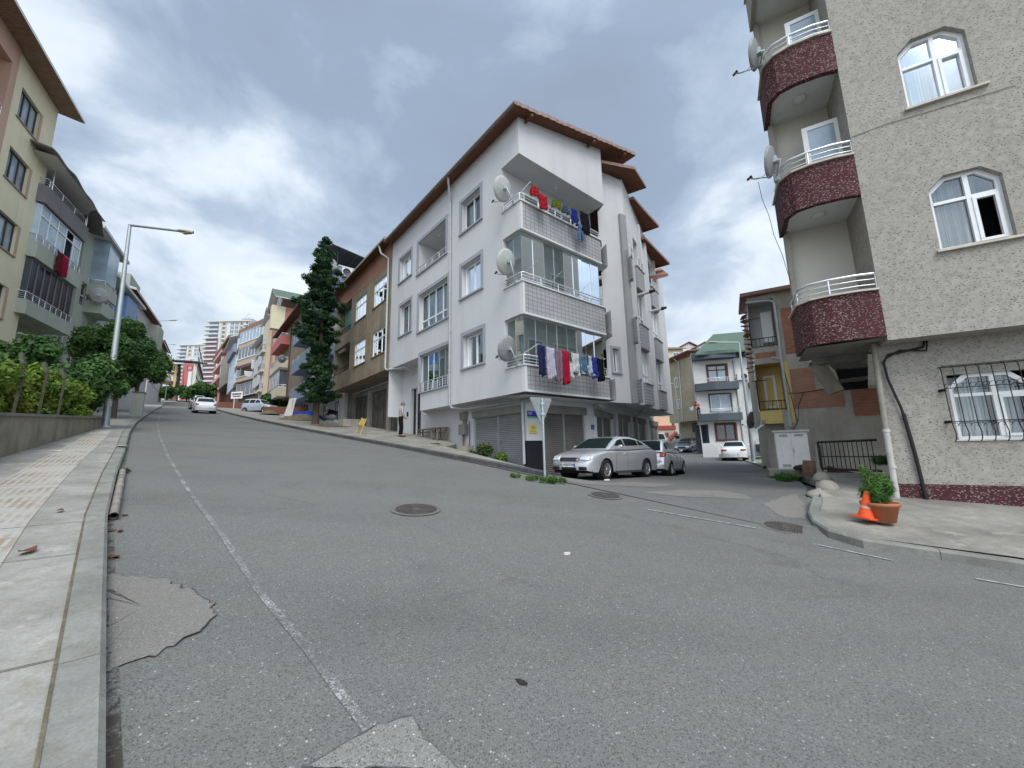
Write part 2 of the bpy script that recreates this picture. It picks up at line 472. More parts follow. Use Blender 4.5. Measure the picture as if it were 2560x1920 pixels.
def m_terrazzo(name, base, dash, sc, thr, dist=1.6):
 m = MT(name, .95, 0, .15)
 ad = m.n('ShaderNodeVectorMath', operation='ADD'); sc2 = m.n('ShaderNodeVectorMath', operation='SCALE'); sc2.inputs['Scale'].default_value = .03 * dist
 m.l(m.noise(14, 3, .6, col=True), sc2.inputs[0]); m.l(m.coord(True), ad.inputs[0]); m.l(sc2.outputs[0], ad.inputs[1])
 f = None
 for i, (r, off) in enumerate(((.6, 0.0), (-.7, 5.3), (1.75, 9.1))):
  mp = m.n('ShaderNodeMapping'); mp.inputs['Rotation'].default_value = (0, 0, r); mp.inputs['Scale'].default_value = (1, 2.6, 1); mp.inputs['Location'].default_value = (off, off, 0)
  m.l(ad.outputs[0], mp.inputs[0])
  v = m.voro(sc, mp.outputs[0])
  h = m.ramp(v, [(thr * .7, 1.0), (thr, 0.0)])
  f = h if f is None else m.math('MAXIMUM', f, h)
 big = m.noise(.7, 5, .65); mot = m.noise(9, 5, .7)
 b = m.mix(m.ramp(big, [(.35, 0.0), (.7, 1.0)]), tuple(x * .86 for x in base), base)
 b = m.mix(m.math('MULTIPLY', m.ramp(mot, [(.38, 0.0), (.62, 1.0)]), .55), b, tuple(min(1, x * 1.35) for x in base))
 vis = m.math('MULTIPLY', f, m.ramp(m.noise(1.4, 3), [(.3, .65), (.6, 1.0)]))
 m.col(m.mix(vis, b, dash)); m.bump(m.mix(.6, mot, f), .5, .012); return m.m
M_TERR = m_terrazzo('flecked_render', (.315, .295, .262), (.10, .085, .075), 12.5, .20)
M_MAROON = m_terrazzo('maroon_flecked_render', (.072, .027, .031), (.29, .25, .23), 13, .24, 2.4)
def m_concrete(name, base, stain=.6):
 m = MT(name, .93, 0, .15)
 a = m.noise(.9, 7, .68); s = m.noise(1, 5, .6, m.map((2.4, 2.4, .3))); fz = m.noise(25, 5, .7)
 b = m.mix(m.ramp(a, [(.33, 0.0), (.68, 1.0)]), tuple(x * (1 - stain * .6) for x in base), base)
 b = m.mix(m.math('MULTIPLY', m.ramp(s, [(.48, 0.0), (.72, 1.0)]), stain), b, tuple(x * .4 for x in base))
 b = m.mix(.35, b, m.ramp(fz, [(.3, .45), (.7, 1.0)]), 'MULTIPLY')
 m.col(b); m.bump(fz, .4, .012); return m.m
M_CONC = m_concrete('weathered_concrete', (.40, .37, .315))
M_CONCG = m_concrete('grey_concrete', (.28, .27, .25), .5)
M_BROWNR = m_concrete('stained_brown_render', (.34, .28, .20), .55)
M_WALLL = m_concrete('mossy_wall_render', (.36, .335, .26), .75)
M_WHITE = plaster('white_render', (.585, .59, .595), .14, .35)
M_WHITED = plaster('white_render_warm', (.70, .69, .67), .25, .3)
M_TRIM = plaster('grey_trim', (.34, .355, .385), .12, .2)
M_SOFF = plaster('white_soffit', (.66, .67, .66), .25, .2)
M_YELLOWB = plaster('sand_yellow_render', (.76, .70, .50), .22, .35)
M_PINKB = plaster('dusty_pink_render', (.55, .36, .28), .2, .3)
M_GREYB = plaster('taupe_grey_render', (.22, .205, .21), .35, .3)
M_GREENG = plaster('pale_green_render', (.44, .47, .40), .35, .3)
M_MINT = plaster('pale_mint_render', (.48, .56, .54), .25, .3)
M_BLUEB = plaster('slate_blue_render', (.235, .29, .37), .25, .2)
M_BLACKP = plaster('black_paint', (.02, .021, .025), .1, .2)
M_YEL = plaster('balcony_yellow', (.68, .51, .20), .25, .25)
M_ORNG = plaster('terracotta_orange', (.43, .20, .135), .2, .2)
M_CREAM = plaster('cream_render', (.58, .53, .42), .25, .2)
M_TAUPE = plaster('brown_taupe_render', (.24, .19, .15), .3, .25)
M_BAYB = plaster('brown_render', (.20, .125, .095), .25, .2)
M_BAYC = plaster('tan_band', (.50, .40, .31), .2, .2)
M_LBLUE = plaster('pale_blue_render', (.50, .56, .66), .2, .2)
M_PINK = plaster('salmon_render', (.62, .38, .34), .2, .2)
M_REDR = plaster('red_render', (.45, .15, .14), .2, .2)
M_TOWER = plaster('tower_white', (.58, .60, .60), .15, .1)
M_TOWERR = plaster('tower_maroon', (.24, .15, .155), .15, .1)
M_DGREY = plaster('dark_grey_band', (.10, .115, .135), .2, .2)
M_RTILE = plain('roof_terracotta', (.24, .13, .10), .85, 0, .25, 9)
M_RBROWN = plain('brown_fascia', (.24, .15, .125), .7, 0, .25, 5)
def m_wood(name, c):
 m = MT(name, .75, 0, .2); s = m.noise(1, 5, .6, m.map((5, 5, 5)), .4)
 br = m.n('ShaderNodeTexBrick'); br.inputs['Scale'].default_value = 1.0; br.inputs['Brick Width'].default_value = 3.0; br.inputs['Row Height'].default_value = .11; br.inputs['Mortar Size'].default_value = .006
 br.inputs['Color1'].default_value = (1, 1, 1, 1); br.inputs['Color2'].default_value = (.85, .85, .85, 1); br.inputs['Mortar'].default_value = (.35, .35, .35, 1)
 m.l(m.map((1, 1, 1), True), br.inputs[0])
 m.col(m.mix(1.0, m.mix(m.ramp(s, [(.3, 0.0), (.7, 1.0)]), tuple(x * .7 for x in c), c), br.outputs[0], 'MULTIPLY')); return m.m
M_SOFW = m_wood('brown_soffit_boards', (.20, .085, .05))
M_WOOD = m_wood('weathered_wood', (.30, .235, .17))
M_ROOFD = plain('dark_roof_sheet', (.075, .07, .07), .8, 0, .25, 4)
M_ROOFG = plain('green_roof_sheet', (.085, .13, .095), .9, 0, .15, 3)
M_ROOFP = plain('pale_roof_edge', (.55, .53, .50), .8, 0, .15, 3)
M_PVC = plain('white_pvc', (.72, .73, .73), .35, 0, .04, 8, .5)
M_DFRAME = plain('dark_window_frame', (.055, .05, .06), .4, 0, .1)
M_BFRAME = plain('brown_window_frame', (.12, .045, .03), .5, 0, .1)
M_ALU = metal('aluminium', (.70, .71, .72), .33, .75)
M_STEEL = metal('galvanised_steel', (.42, .47, .48), .5, .6)
M_BLK = plain('black_metal', (.02, .02, .022), .5, .3, .2)
M_BLKR = plain('black_rubber', (.018, .018, .019), .85, 0, .2, 10)
M_CABLE = plain('black_cable', (.02, .02, .02), .7)
M_PIPEG = plain('grey_pipe', (.42, .43, .44), .5, 0, .1, 4)
M_PIPEW = plain('white_pipe', (.47, .46, .43), .5, 0, .15, 4)
M_PIPER = plain('rust_brown_pipe', (.17, .09, .06), .6, .2, .3, 4)
M_DISH = plain('dish_grey', (.40, .41, .39), .7, 0, .12, 4)
M_DISHD = plain('dish_dark', (.17, .18, .19), .6, .1, .1, 4)
def m_shutter(name, c, h=.075):
 m = MT(name, .6, .35, .3)
 wv = m.n('ShaderNodeTexWave', wave_type='BANDS', bands_direction='Z', wave_profile='SIN'); wv.inputs['Scale'].default_value = .314 / h / 1.0
 m.l(m.coord(), wv.inputs[0])
 n = m.noise(1.3, 6, .65)
 b = m.mix(m.ramp(n, [(.35, 0.0), (.68, 1.0)]), tuple(x * .75 for x in c), c)
 b = m.mix(.45, b, m.ramp(wv.outputs[1], [(0.0, .35), (.35, 1.0)]), 'MULTIPLY')
 m.col(b); m.bump(wv.outputs[1], .8, .02); return m.m
M_SHUT = m_shutter('roller_shutter_grey', (.36, .365, .37))
M_SHUTB = m_shutter('roller_shutter_brownish', (.24, .225, .21))
M_SHUTD = m_shutter('roller_shutter_dark', (.15, .14, .125))
def m_glass(name, tint=(.03, .035, .04), transp=.55, rough=.03):
 m = MT(name, rough, 0, .5)
 m.b.inputs['Base Color'].default_value = (*tint, 1)
 m.b.inputs['Roughness'].default_value = rough
 tr = m.n('ShaderNodeBsdfTransparent'); tr.inputs[0].default_value = (.86, .9, .9, 1)
 gl = m.n('ShaderNodeBsdfGlossy'); gl.inputs['Roughness'].default_value = rough; gl.inputs[0].default_value = (.9, .95, 1, 1)
 fr = m.n('ShaderNodeFresnel'); fr.inputs['IOR'].default_value = 1.5
 f = m.math('MINIMUM', m.math('ADD', m.math('MULTIPLY', fr.outputs[0], 1.3), .06), 1.0)
 mx = m.n('ShaderNodeMixShader'); mx.inputs[0].default_value = transp
 m.l(m.b.outputs[0], mx.inputs[1]); m.l(tr.outputs[0], mx.inputs[2])
 m2 = m.n('ShaderNodeMixShader'); m.l(f, m2.inputs[0]); m.l(mx.outputs[0], m2.inputs[1]); m.l(gl.outputs[0], m2.inputs[2])
 m.l(m2.outputs[0], m.t.nodes['Material Output'].inputs[0]); return m.m
M_GLASS = m_glass('window_glass', transp=.88)
M_GLASSC = m_glass('balcony_glass', (.2, .28, .27), .82)
M_GLASSD = plain('dark_glass', (.018, .024, .032), .25, 0, .3, 2, .25)
M_GLASSF = plain('far_window_glass', (.09, .105, .125), .12, 0, .25, 1.5, .8)
M_GLASSB = plain('bluish_window_glass', (.30, .38, .45), .15, 0, .2, 1.2, .8)
M_GLASST = plain('green_glass_panel', (.05, .17, .14), .15, 0, .1, 1.2, .8)
def m_curtain(name, c, fold=26):
 m = MT(name, .95, 0, .1)
 wv = m.n('ShaderNodeTexWave', wave_type='BANDS', bands_direction='X'); wv.inputs['Scale'].default_value = fold / 6.0; wv.inputs['Distortion'].default_value = 1.6; wv.inputs['Detail'].default_value = 2; wv.inputs['Detail Scale'].default_value = .6
 m.l(m.map((1, .12, 1), True), wv.inputs[0])
 m.col(m.mix(m.ramp(wv.outputs[1], [(.1, 0.0), (.9, 1.0)]), tuple(x * .62 for x in c), c)); return m.m  # darker bands put the shade of the folds into the colour
M_CURT = m_curtain('white_curtain', (.66, .68, .70))
M_CURTB = m_curtain('pale_blue_curtain', (.55, .70, .78), 10)
M_CURTG = m_curtain('grey_curtain', (.26, .25, .24), 30)
M_CURTD = m_curtain('dim_curtain', (.20, .20, .21), 22)
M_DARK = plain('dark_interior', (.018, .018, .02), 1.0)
M_ROOMW = plain('pale_room_wall', (.45, .45, .42), .9)
def cloth(name, c): return plain('cloth_' + name, tuple(x * .72 for x in c), .95, 0, .18, 14, .1)
def m_leaf(name, a, b_, sc=1.1):
 m = MT(name, .6, 0, .25)
 oi = m.n('ShaderNodeTexCoord')
 n = m.noise(sc, 4, .6); f = m.noise(16, 2)
 c = m.mix(m.ramp(n, [(.35, 0.0), (.65, 1.0)]), a, b_)
 c = m.mix(.6, c, m.ramp(f, [(.3, .45), (.7, 1.25)]), 'MULTIPLY')
 m.col(c)
 tl = m.n('ShaderNodeBsdfTranslucent'); m.l(c, tl.inputs[0]); mx = m.n('ShaderNodeMixShader'); mx.inputs[0].default_value = .25
 m.l(m.b.outputs[0], mx.inputs[1]); m.l(tl.outputs[0], mx.inputs[2]); m.l(mx.outputs[0], m.t.nodes['Material Output'].inputs[0]); return m.m
M_LEAFD = m_leaf('dark_broadleaf', (.035, .085, .024), (.10, .20, .05))
M_LEAFH = m_leaf('hedge_leaf', (.06, .13, .022), (.22, .31, .04), .8)
M_LEAFY = m_leaf('yellow_green_leaf', (.14, .19, .03), (.30, .30, .05), 1.4)
M_LEAFC = m_leaf('conifer_needle', (.016, .045, .02), (.045, .10, .035), .9)
M_LEAFG = m_leaf('fresh_grass_leaf', (.06, .14, .03), (.14, .26, .06), 3)
M_LEAFF = m_leaf('far_foliage', (.02, .045, .02), (.05, .085, .035), .25)
M_BARK = m_concrete('bark', (.13, .10, .08), .5)
M_CARS = MT('car_silver', .3, .55, .5); M_CARS.col(M_CARS.mix(M_CARS.noise(2, 2), (.56, .57, .59), (.60, .61, .63)))
M_CARS.b.inputs['Coat Weight'].default_value = .8; M_CARS.b.inputs['Coat Roughness'].default_value = .06; M_CARS = M_CARS.m
def carp(name, c, met=0.0):
 m = MT(name, .35, met, .5); m.col(m.mix(m.noise(2, 2), tuple(x * .95 for x in c), c)); m.b.inputs['Coat Weight'].default_value = .8; m.b.inputs['Coat Roughness'].default_value = .06; return m.m
M_CARW = carp('car_white', (.68, .69, .70)); M_CARG = carp('car_dark_grey', (.09, .10, .115), .6); M_CARGR = carp('car_mid_grey', (.17, .18, .20), .6); M_CARB = carp('car_pale_blue', (.45, .50, .56), .3)
M_CGLASS = plain('car_glass', (.012, .022, .020), .12, 0, .1, 3, .12)
M_CHROME = plain('chrome', (.75, .76, .78), .12, 1.0, .03)
M_RIM = plain('alloy_rim', (.55, .56, .58), .3, .8, .05)
M_LAMPC = plain('headlamp_glass', (.62, .66, .68), .08, .3, .15, 20, .8)
M_LAMPR = plain('tail_lamp_red', (.38, .02, .02), .12, 0, .1, 10, .8)
M_PLATE = plain('number_plate', (.75, .76, .77), .5, 0, .03)
M_PLBLUE = plain('plate_blue', (.03, .06, .35), .5)
M_SKIN = plain('skin', (.48, .29, .21), .6, 0, .06)
M_HAIRG = plain('grey_hair', (.16, .15, .14), .9, 0, .2, 40)
M_HAIRD = plain('dark_hair', (.05, .03, .025), .9, 0, .2, 40)
M_CAST = None
def m_cast():
 m = MT('cast_iron', .75, .4, .3)
 n = m.noise(8, 5, .6)
 m.col(m.mix(m.ramp(n, [(.35, 0.0), (.65, 1.0)]), (.055, .045, .038), (.12, .105, .095))); return m.m
M_CAST = m_cast()
M_SIGNB = plain('sign_blue', (.03, .045, .30), .5, 0, .05)
M_SIGNY = plain('sign_yellow', (.62, .52, .12), .6, 0, .1)
M_TXTW = plain('lettering_white', (.75, .75, .75), .6, 0, .02)
M_TXTD = plain('lettering_dark', (.03, .03, .05), .6, 0, .02)
M_TXTR = plain('lettering_red', (.40, .03, .03), .6, 0, .02)
M_GUT = m_asphalt('gutter_dirt', (.148, .149, .139), .14, 1.0, over=((.045, .038, .028), 14, .46, .56, .85))
def panel(mb, P, s0, s1, z0, z1, holes=(), reveal=.18, m=0, mr=None, top=None):
 """facade sheet with real rectangular openings; reveal = depth of the opening's sides (None: none)"""
 mr = m if mr is None else mr
 ss = sorted({s0, s1, *[min(max(h[0], s0), s1) for h in holes], *[min(max(h[1], s0), s1) for h in holes]})
 zs = sorted({z0, z1, *[min(max(h[2], z0), z1) for h in holes], *[min(max(h[3], z0), z1) for h in holes]})
 for i in range(len(ss) - 1):
  if ss[i + 1] - ss[i] < 1e-5: continue
  for j in range(len(zs) - 1):
   if zs[j + 1] - zs[j] < 1e-5: continue
   cs, cz = (ss[i] + ss[i + 1]) / 2, (zs[j] + zs[j + 1]) / 2
   if any(h[0] < cs < h[1] and h[2] < cz < h[3] for h in holes): continue
   mb.quad(P.P(ss[i], zs[j]), P.P(ss[i + 1], zs[j]), P.P(ss[i + 1], zs[j + 1]), P.P(ss[i], zs[j + 1]), m)
 if top:   # sloping top strip: (z at s0, z at s1)
  mb.quad(P.P(s0, z1), P.P(s1, z1), P.P(s1, top[1]), P.P(s0, top[0]), m)
 for h in holes:
  rv = h[4] if len(h) > 4 else reveal
  if not rv: continue
  a, b, c, d = h[:4]
  mb.quad(P.P(a, c), P.P(b, c), P.P(b, c, -rv), P.P(a, c, -rv), mr)
  mb.quad(P.P(a, d), P.P(b, d), P.P(b, d, -rv), P.P(a, d, -rv), mr)
  mb.quad(P.P(a, c), P.P(a, d), P.P(a, d, -rv), P.P(a, c, -rv), mr)
  mb.quad(P.P(b, c), P.P(b, d), P.P(b, d, -rv), P.P(b, c, -rv), mr)
def frame_mb(mb, P, s0, s1, z0, z1, n, vb=(), hb=(), w=.06, dpt=.05, m=0, segs=None):
 """rect frame + vertical bars (fractions) + horizontal bars; segs = list of (f0,f1,zf) partial horizontals"""
 mb.pbox(P, s0, s1, z0, z0 + w, n - dpt, n, m); mb.pbox(P, s0, s1, z1 - w, z1, n - dpt, n, m)
 mb.pbox(P, s0, s0 + w, z0 + w, z1 - w, n - dpt, n, m); mb.pbox(P, s1 - w, s1, z0 + w, z1 - w, n - dpt, n, m)
 for f in vb:
  s = lerp(s0, s1, f); mb.pbox(P, s - w / 2, s + w / 2, z0 + w, z1 - w, n - dpt * .9, n + .002, m)
 for f in hb:
  z = lerp(z0, z1, f); mb.pbox(P, s0 + w, s1 - w, z - w / 2, z + w / 2, n - dpt * .8, n + .004, m)
 for (a, b, f) in (segs or ()):
  z = lerp(z0, z1, f); mb.pbox(P, lerp(s0, s1, a) + w * .4, lerp(s0, s1, b) - w * .4, z - w / 2, z + w / 2, n - dpt * .8, n + .003, m)
def window(par, P, s0, s1, z0, z1, rec=.15, vb=(.5,), hb=(), w=.06, mf=None, glass=None, back=None, curt=None, sill=None, trim=None, tw=.14, segs=None, label=None, far=False, name='window'):
 mf = mf or M_PVC
 f = MB(); frame_mb(f, P, s0, s1, z0, z1, -rec + .05, vb, hb, w, .05, 0, segs)
 fo = f.build(name, mf, par)
 if label: fo['label'] = label
 if far:
  g = MB(); g.quad(P.P(s0, z0, -rec), P.P(s1, z0, -rec), P.P(s1, z1, -rec), P.P(s0, z1, -rec))
  g.build('pane', glass or M_GLASSF, fo)
 else:
  g = MB(); q = -rec + .02
  g.quad(P.P(s0 + .02, z0 + .02, q), P.P(s1 - .02, z0 + .02, q), P.P(s1 - .02, z1 - .02, q), P.P(s0 + .02, z1 - .02, q))
  g.build('pane', glass or M_GLASS, fo)
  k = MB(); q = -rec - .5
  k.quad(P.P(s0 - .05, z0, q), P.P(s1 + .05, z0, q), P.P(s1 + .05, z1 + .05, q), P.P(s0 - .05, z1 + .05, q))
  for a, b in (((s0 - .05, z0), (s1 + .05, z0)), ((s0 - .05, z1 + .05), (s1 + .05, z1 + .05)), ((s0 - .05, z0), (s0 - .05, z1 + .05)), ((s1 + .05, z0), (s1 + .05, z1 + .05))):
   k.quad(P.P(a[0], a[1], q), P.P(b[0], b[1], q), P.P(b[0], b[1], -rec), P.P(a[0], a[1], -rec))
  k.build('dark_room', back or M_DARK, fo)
  if curt:
   c = MB()
   for (a, b, mi) in curt:
    n_ = max(4, int((b - a) * (s1 - s0) / .06))
    def fn(u, v, a=a, b=b, n_=n_):
     s = lerp(lerp(s0, s1, a), lerp(s0, s1, b), u)
     return P.P(s, lerp(z0 + .03, z1 - .03, v), -rec - .16 + .035 * math.sin(s * 38 + math.sin(s * 9) * 2) * (1.0 - .4 * v))
    c.grid(fn, n_, 3, mi)
   c.build('curtain', [M_CURT, M_CURTG, M_CURTB, M_CURTD, M_BLUEB], fo)
 if sill is not None:
  s_ = MB(); s_.pbox(P, s0 - sill - .0, s1 + sill, z0 - .05, z0 - .002, -rec, .06 + .0)
  s_.build('sill', trim if (trim and not isinstance(trim, bool)) else M_ROOFP, fo)
 return fo
def trimframe(par, P, s0, s1, z0, z1, tw, mat, bottom=True, proud=.03, name='trim'):
 t = MB()
 t.pbox(P, s0 - tw, s1 + tw, z1, z1 + tw, -.02, proud); t.pbox(P, s0 - tw, s0, z0, z1, -.02, proud); t.pbox(P, s1, s1 + tw, z0, z1, -.02, proud)
 if bottom: t.pbox(P, s0 - tw, s1 + tw, z0 - .07, z0, -.02, proud + .05)
 return t.build(name, mat, par)
def rail_mb(mb, pts, h=.32, bars=2, post=1.0, r=.028, rb=.013, base=True):
 """metal railing along polyline pts (at parapet top)"""
 pts = [Vector(p) for p in pts]; up = Vector((0, 0, h))
 mb.tube([p + up for p in pts], r, 8)
 for k in range(1, bars + 1):
  q = Vector((0, 0, h * k / (bars + 1)))
  mb.tube([p + q for p in pts], rb, 6)
 L = 0; acc = [0]
 for a, b in zip(pts, pts[1:]): L += (b - a).length; acc.append(L)
 n = max(1, round(L / post))
 for k in range(n + 1):
  d = L * k / n
  for i in range(len(pts) - 1):
   if d <= acc[i + 1] + 1e-6:
    t = (d - acc[i]) / max(1e-6, acc[i + 1] - acc[i]); p = pts[i].lerp(pts[i + 1], t); break
  mb.tube([p, p + up], .020, 6)
def leaves(name, mat, parent, centers, radii, n, size, seed=1, squash=1.0, base=Vector((0, 0, 0)), aspect=1.6, shell=.55, droop=0.0, up=.3):
 """many small leaf quads spread through clump volumes (numpy)"""
 rng = np.random.default_rng(seed)
 C = np.array(centers); Rr = np.array(radii)
 if Rr.ndim == 1: Rr = np.stack([Rr, Rr, Rr * squash], 1)
 vol = (Rr[:, 0] * Rr[:, 1] * Rr[:, 2]) ** .66; idx = rng.choice(len(C), n, p=vol / vol.sum())
 d = rng.normal(size=(n, 3)); d /= np.linalg.norm(d, axis=1)[:, None]
 rad = (shell + (1 - shell) * rng.random(n)) * (.8 + .35 * rng.random(n))
 p = C[idx] + d * Rr[idx] * rad[:, None]
 nrm = d + rng.normal(size=(n, 3)) * .55; nrm[:, 2] += up; nrm /= np.linalg.norm(nrm, axis=1)[:, None]
 t = np.cross(nrm, rng.normal(size=(n, 3))); t[:, 2] -= droop; t -= nrm * (t * nrm).sum(1)[:, None]; t /= np.linalg.norm(t, axis=1)[:, None]
 b = np.cross(nrm, t)
 s = size * (.6 + .8 * rng.random(n))[:, None]
 L = t * s * aspect * .5; W = b * s * .5
 V = np.stack([p - L, p + W * .9, p + L, p - W * .9], 1).reshape(-1, 3) - np.array(base)
 me = bpy.data.meshes.new(name)
 me.vertices.add(4 * n); me.vertices.foreach_set('co', V.astype(np.float32).ravel())
 me.loops.add(4 * n); me.loops.foreach_set('vertex_index', np.arange(4 * n, dtype=np.int32))
 me.polygons.add(n); me.polygons.foreach_set('loop_start', np.arange(0, 4 * n, 4, dtype=np.int32))
 me.update(calc_edges=True); me.materials.append(mat)
 o = bpy.data.objects.new(name, me); COL.objects.link(o)
 if parent is not None: o.parent = parent
 return o
def text_mb(txt, P, s, z, n, size, mat, name, par, align='LEFT', flip=False, bold=False):
 """lettering as mesh on plane P. s runs to the reader's right when P.n faces the reader"""
 cu = bpy.data.curves.new('t', 'FONT'); cu.body = txt; cu.size = size; cu.extrude = .002; cu.align_x = align
 if bold: cu.offset = size * .02
 o = bpy.data.objects.new('t', cu); COL.objects.link(o)
 dg = bpy.context.evaluated_depsgraph_get(); me = bpy.data.meshes.new_from_object(o.evaluated_get(dg))
 bpy.data.objects.remove(o)
 right = Vector((0, 0, 1)).cross(P.n); right.normalize()
 right = -right if flip else right
 pos = P.P(s, z, n); base = Vector((0, 0, 0)); p = par
 while p is not None:
  base += p.location if p.get('_wb') else Vector((0, 0, 0)); p = p.parent
 for v in me.vertices:
  c = v.co.copy(); v.co = pos + right * c.x + Vector((0, 0, c.y)) + P.n * (c.z) - base
 me.materials.append(mat)
 ob = bpy.data.objects.new(name, me); COL.objects.link(ob); ob.parent = par
 return ob
def dish(name, loc, face, Rr=.5, label='', cat='satellite dish', mat=None, tilt=R(32), arm_to=None, group='satellite dishes on the facades'):
 """face: compass-like direction (deg, from +Y to +X) the bowl looks at; loc = bowl centre"""
 t = thing(name, label, cat, loc, group, wb=False)
 A = R(face)
 M = Matrix.Rotation(-A, 4, 'Z') @ Matrix.Rotation(-R(90) + tilt, 4, 'X')     # bowl axis +Z -> forward/up
 d = MB(); pr = [(Rr * q, Rr * .24 * q * q - Rr * .24) for q in (0, .25, .5, .7, .85, .95, 1.0)]
 pr += [(Rr * 1.0, .012), (Rr * .97, .0)]
 pr2 = [(a, b - .02) for a, b in reversed(pr[:6])]
 d.lathe(pr + pr2, 28, M @ Matrix.Diagonal((.95, 1.05, 1, 1)))
 d.build('reflector', mat or M_DISH, t)
 a = MB(); p0 = M @ Vector((0, Rr * .98, -.02)); p1 = M @ Vector((0, Rr * .75, Rr * 1.15));
 a.tube([p0, p0 + Vector((0, 0, -.03)), p1], .013, 6)
 a.build('feed_arm', M_STEEL, t)
 l = MB(); dirn = (M @ Vector((0, 0, 0)) - p1).normalized(); l.tube([p1 - dirn * .05, p1 + dirn * .03], .028, 8); l.tube([p1 + dirn * .03, p1 + dirn * .07], .040, 8); l.build('receiver_head', M_BLK, t)
 b = MB(); bk = M @ Vector((0, 0, -Rr * .26)); b.box(bk, (.14, .14, .14), -A);
 if arm_to is not None:
  e = Vector(arm_to) - Vector(loc); mid = bk + (M @ Vector((0, 0, -1)) - M @ Vector((0, 0, 0))) * .12
  b.tube([bk, mid, e], .022, 7)
  b.box(e, (.12, .12, .16), -A)
 b.build('wall_bracket', M_STEEL, t)
 c = MB(); q = [p1.lerp(bk, u) + Vector((0, 0, -.55 * Rr * math.sin(math.pi * u))) for u in [i / 10 for i in range(11)]]; c.tube(q, .006, 4); c.build('cable', M_CABLE, t)
 return t
def garment(name, label, top_a, top_b, length, mat, kind='towel', group=None, seed=0, cat='laundry'):
 a, b = Vector(top_a), Vector(top_b); wd = (b - a); n = Vector((wd.y, -wd.x, 0)).normalized(); Lw = wd.length
 base = (a + b) / 2
 rnd = random.Random(seed); ph = rnd.random() * 6; k1 = rnd.uniform(9, 16) / max(Lw, .2) * .35
 def put(u, v, du=0.0):
  sag = -.05 * math.sin(math.pi * u) * Lw
  fold = .045 * math.sin(u * 6.28 * (1.3 + k1) + ph + v * .8) * (.35 + v) + .018 * math.sin(u * 21 + ph * 2 + v * 4) + .012 * math.sin(v * 17 + u * 5 + ph)
  narrow = 1 - .10 * v * (1 if kind == 'towel' else .3)
  uu = .5 + (u - .5) * narrow
  return a + wd * uu + n * fold + Vector((0, 0, sag * (1 + v) - v * length * (1 + .05 * math.sin(u * 5 + ph) + .02 * math.sin(u * 17 + ph))))
 mb = MB()
 if kind == 'towel': mb.grid(put, 18, 12)
 elif kind == 'trousers':
  def leg(c0, c1):
   def f(u, v): return put(lerp(c0, c1, u) if v > .3 else lerp(c0, c1, u), v)
   mb.grid(f, 8, 14)
  mb.grid(lambda u, v: put(u, v * .32), 16, 5)
  mb.grid(lambda u, v: put(.02 + u * .42 , .31 + v * .69), 8, 10); mb.grid(lambda u, v: put(.56 + u * .42, .31 + v * .69), 8, 10)
 elif kind == 'shirt':   # hung by the hem, sleeves dangling
  mb.grid(lambda u, v: put(.16 + u * .68, v * .78), 12, 10)
  mb.grid(lambda u, v: put(.02 + u * .2 + .05 * v, .45 + v * .55), 5, 8); mb.grid(lambda u, v: put(.80 + u * .2 - .05 * v, .45 + v * .5), 5, 8)
 o = mb.build(name, mat, None, solid=.008, merge=True)
 for v in o.data.vertices: v.co -= base
 o.location = base
 return tag(o, label, cat, group)
def AB(a, b, A=-43.0):
 t = R(A); return (a * math.sin(t) + b * math.cos(t), a * math.cos(t) - b * math.sin(t))
def axis(pts):
 out_ = []
 for (a, b, st) in pts:
  x = a
  while x < b - 1e-6: out_.append(x); x += st
 out_.append(pts[-1][1]); return out_
aa = axis([(-120, -30, 15), (-30, 20, 2.0), (20, 160, 7), (160, 420, 26)])
bb = axis([(-260, -30, 23), (-30, 30, 2.0), (30, 90, 6), (90, 420, 30)])
g = MB()
vs_ = []
for a in aa:
 for b in bb:
  x, y = AB(a, b); z = G(x, y) - .22
  if a > 130: z += (a - 130) * .05
  vs_.append((x, y, z))
nb = len(bb)
g.add(vs_, [(i * nb + j, (i + 1) * nb + j, (i + 1) * nb + j + 1, i * nb + j + 1) for i in range(len(aa) - 1) for j in range(nb - 1)], 0, True)
struct(g.build('ground', M_GRND))
KL = [(-60, 14), (-30, 4.0), (-16, 1.2), (-8, .25), (-3, .08), (0, .03), (2.3, .0), (4.2, -.12), (6.7, -.27), (9.9, -.36), (14, -.41), (20, -.54), (27, -.54), (36, -.3), (48, .1), (62, .7), (80, 1.2), (105, 2.2), (125, 4.8), (140, 9), (150, 14)]
KR1 = [(6.9, 7.5), (9.6, 7.45), (14.1, 7.1), (19.5, 6.6), (25, 6.2), (34.6, 5.8), (46, 5.6), (58, 5.8), (75, 6.4), (95, 7.6), (112, 9.6), (124, 12.5), (131, 17)]
KR2 = [(-60, 22.0), (-30, 12.2), (-16, 9.3), (-8, 8.35), (-3, 7.95), (-.5, 7.7), (.15, 7.5), (.85, 7.24), (1.25, 7.42), (1.5, 7.85), (1.64, 8.35), (1.75, 9.4), (2.1, 11.5), (2.9, 15), (3.7, 18), (5.1, 20.4), (7.0, 26), (10.0, 32.8), (12, 37), (16.5, 46), (24, 60)]
def road_strip(name, mat, a0, a1, na, bl, br, nb_, gz, dz):
 m = MB()
 def fn(u, v):
  a = lerp(a0, a1, u); b = lerp(bl(a), br(a), v); x, y = AB(a, b); return (x, y, gz(x, y) + dz)
 m.grid(fn, na, nb_); return struct(m.build(name, mat))
kl = lambda a: interp(a, KL)
def KRb(a):
 if a > 1.3: return lerp(7.5, 10.0, min(1, (a - 1.3) / .4))
 return interp(a, [p for p in KR2 if p[0] < 1.3])
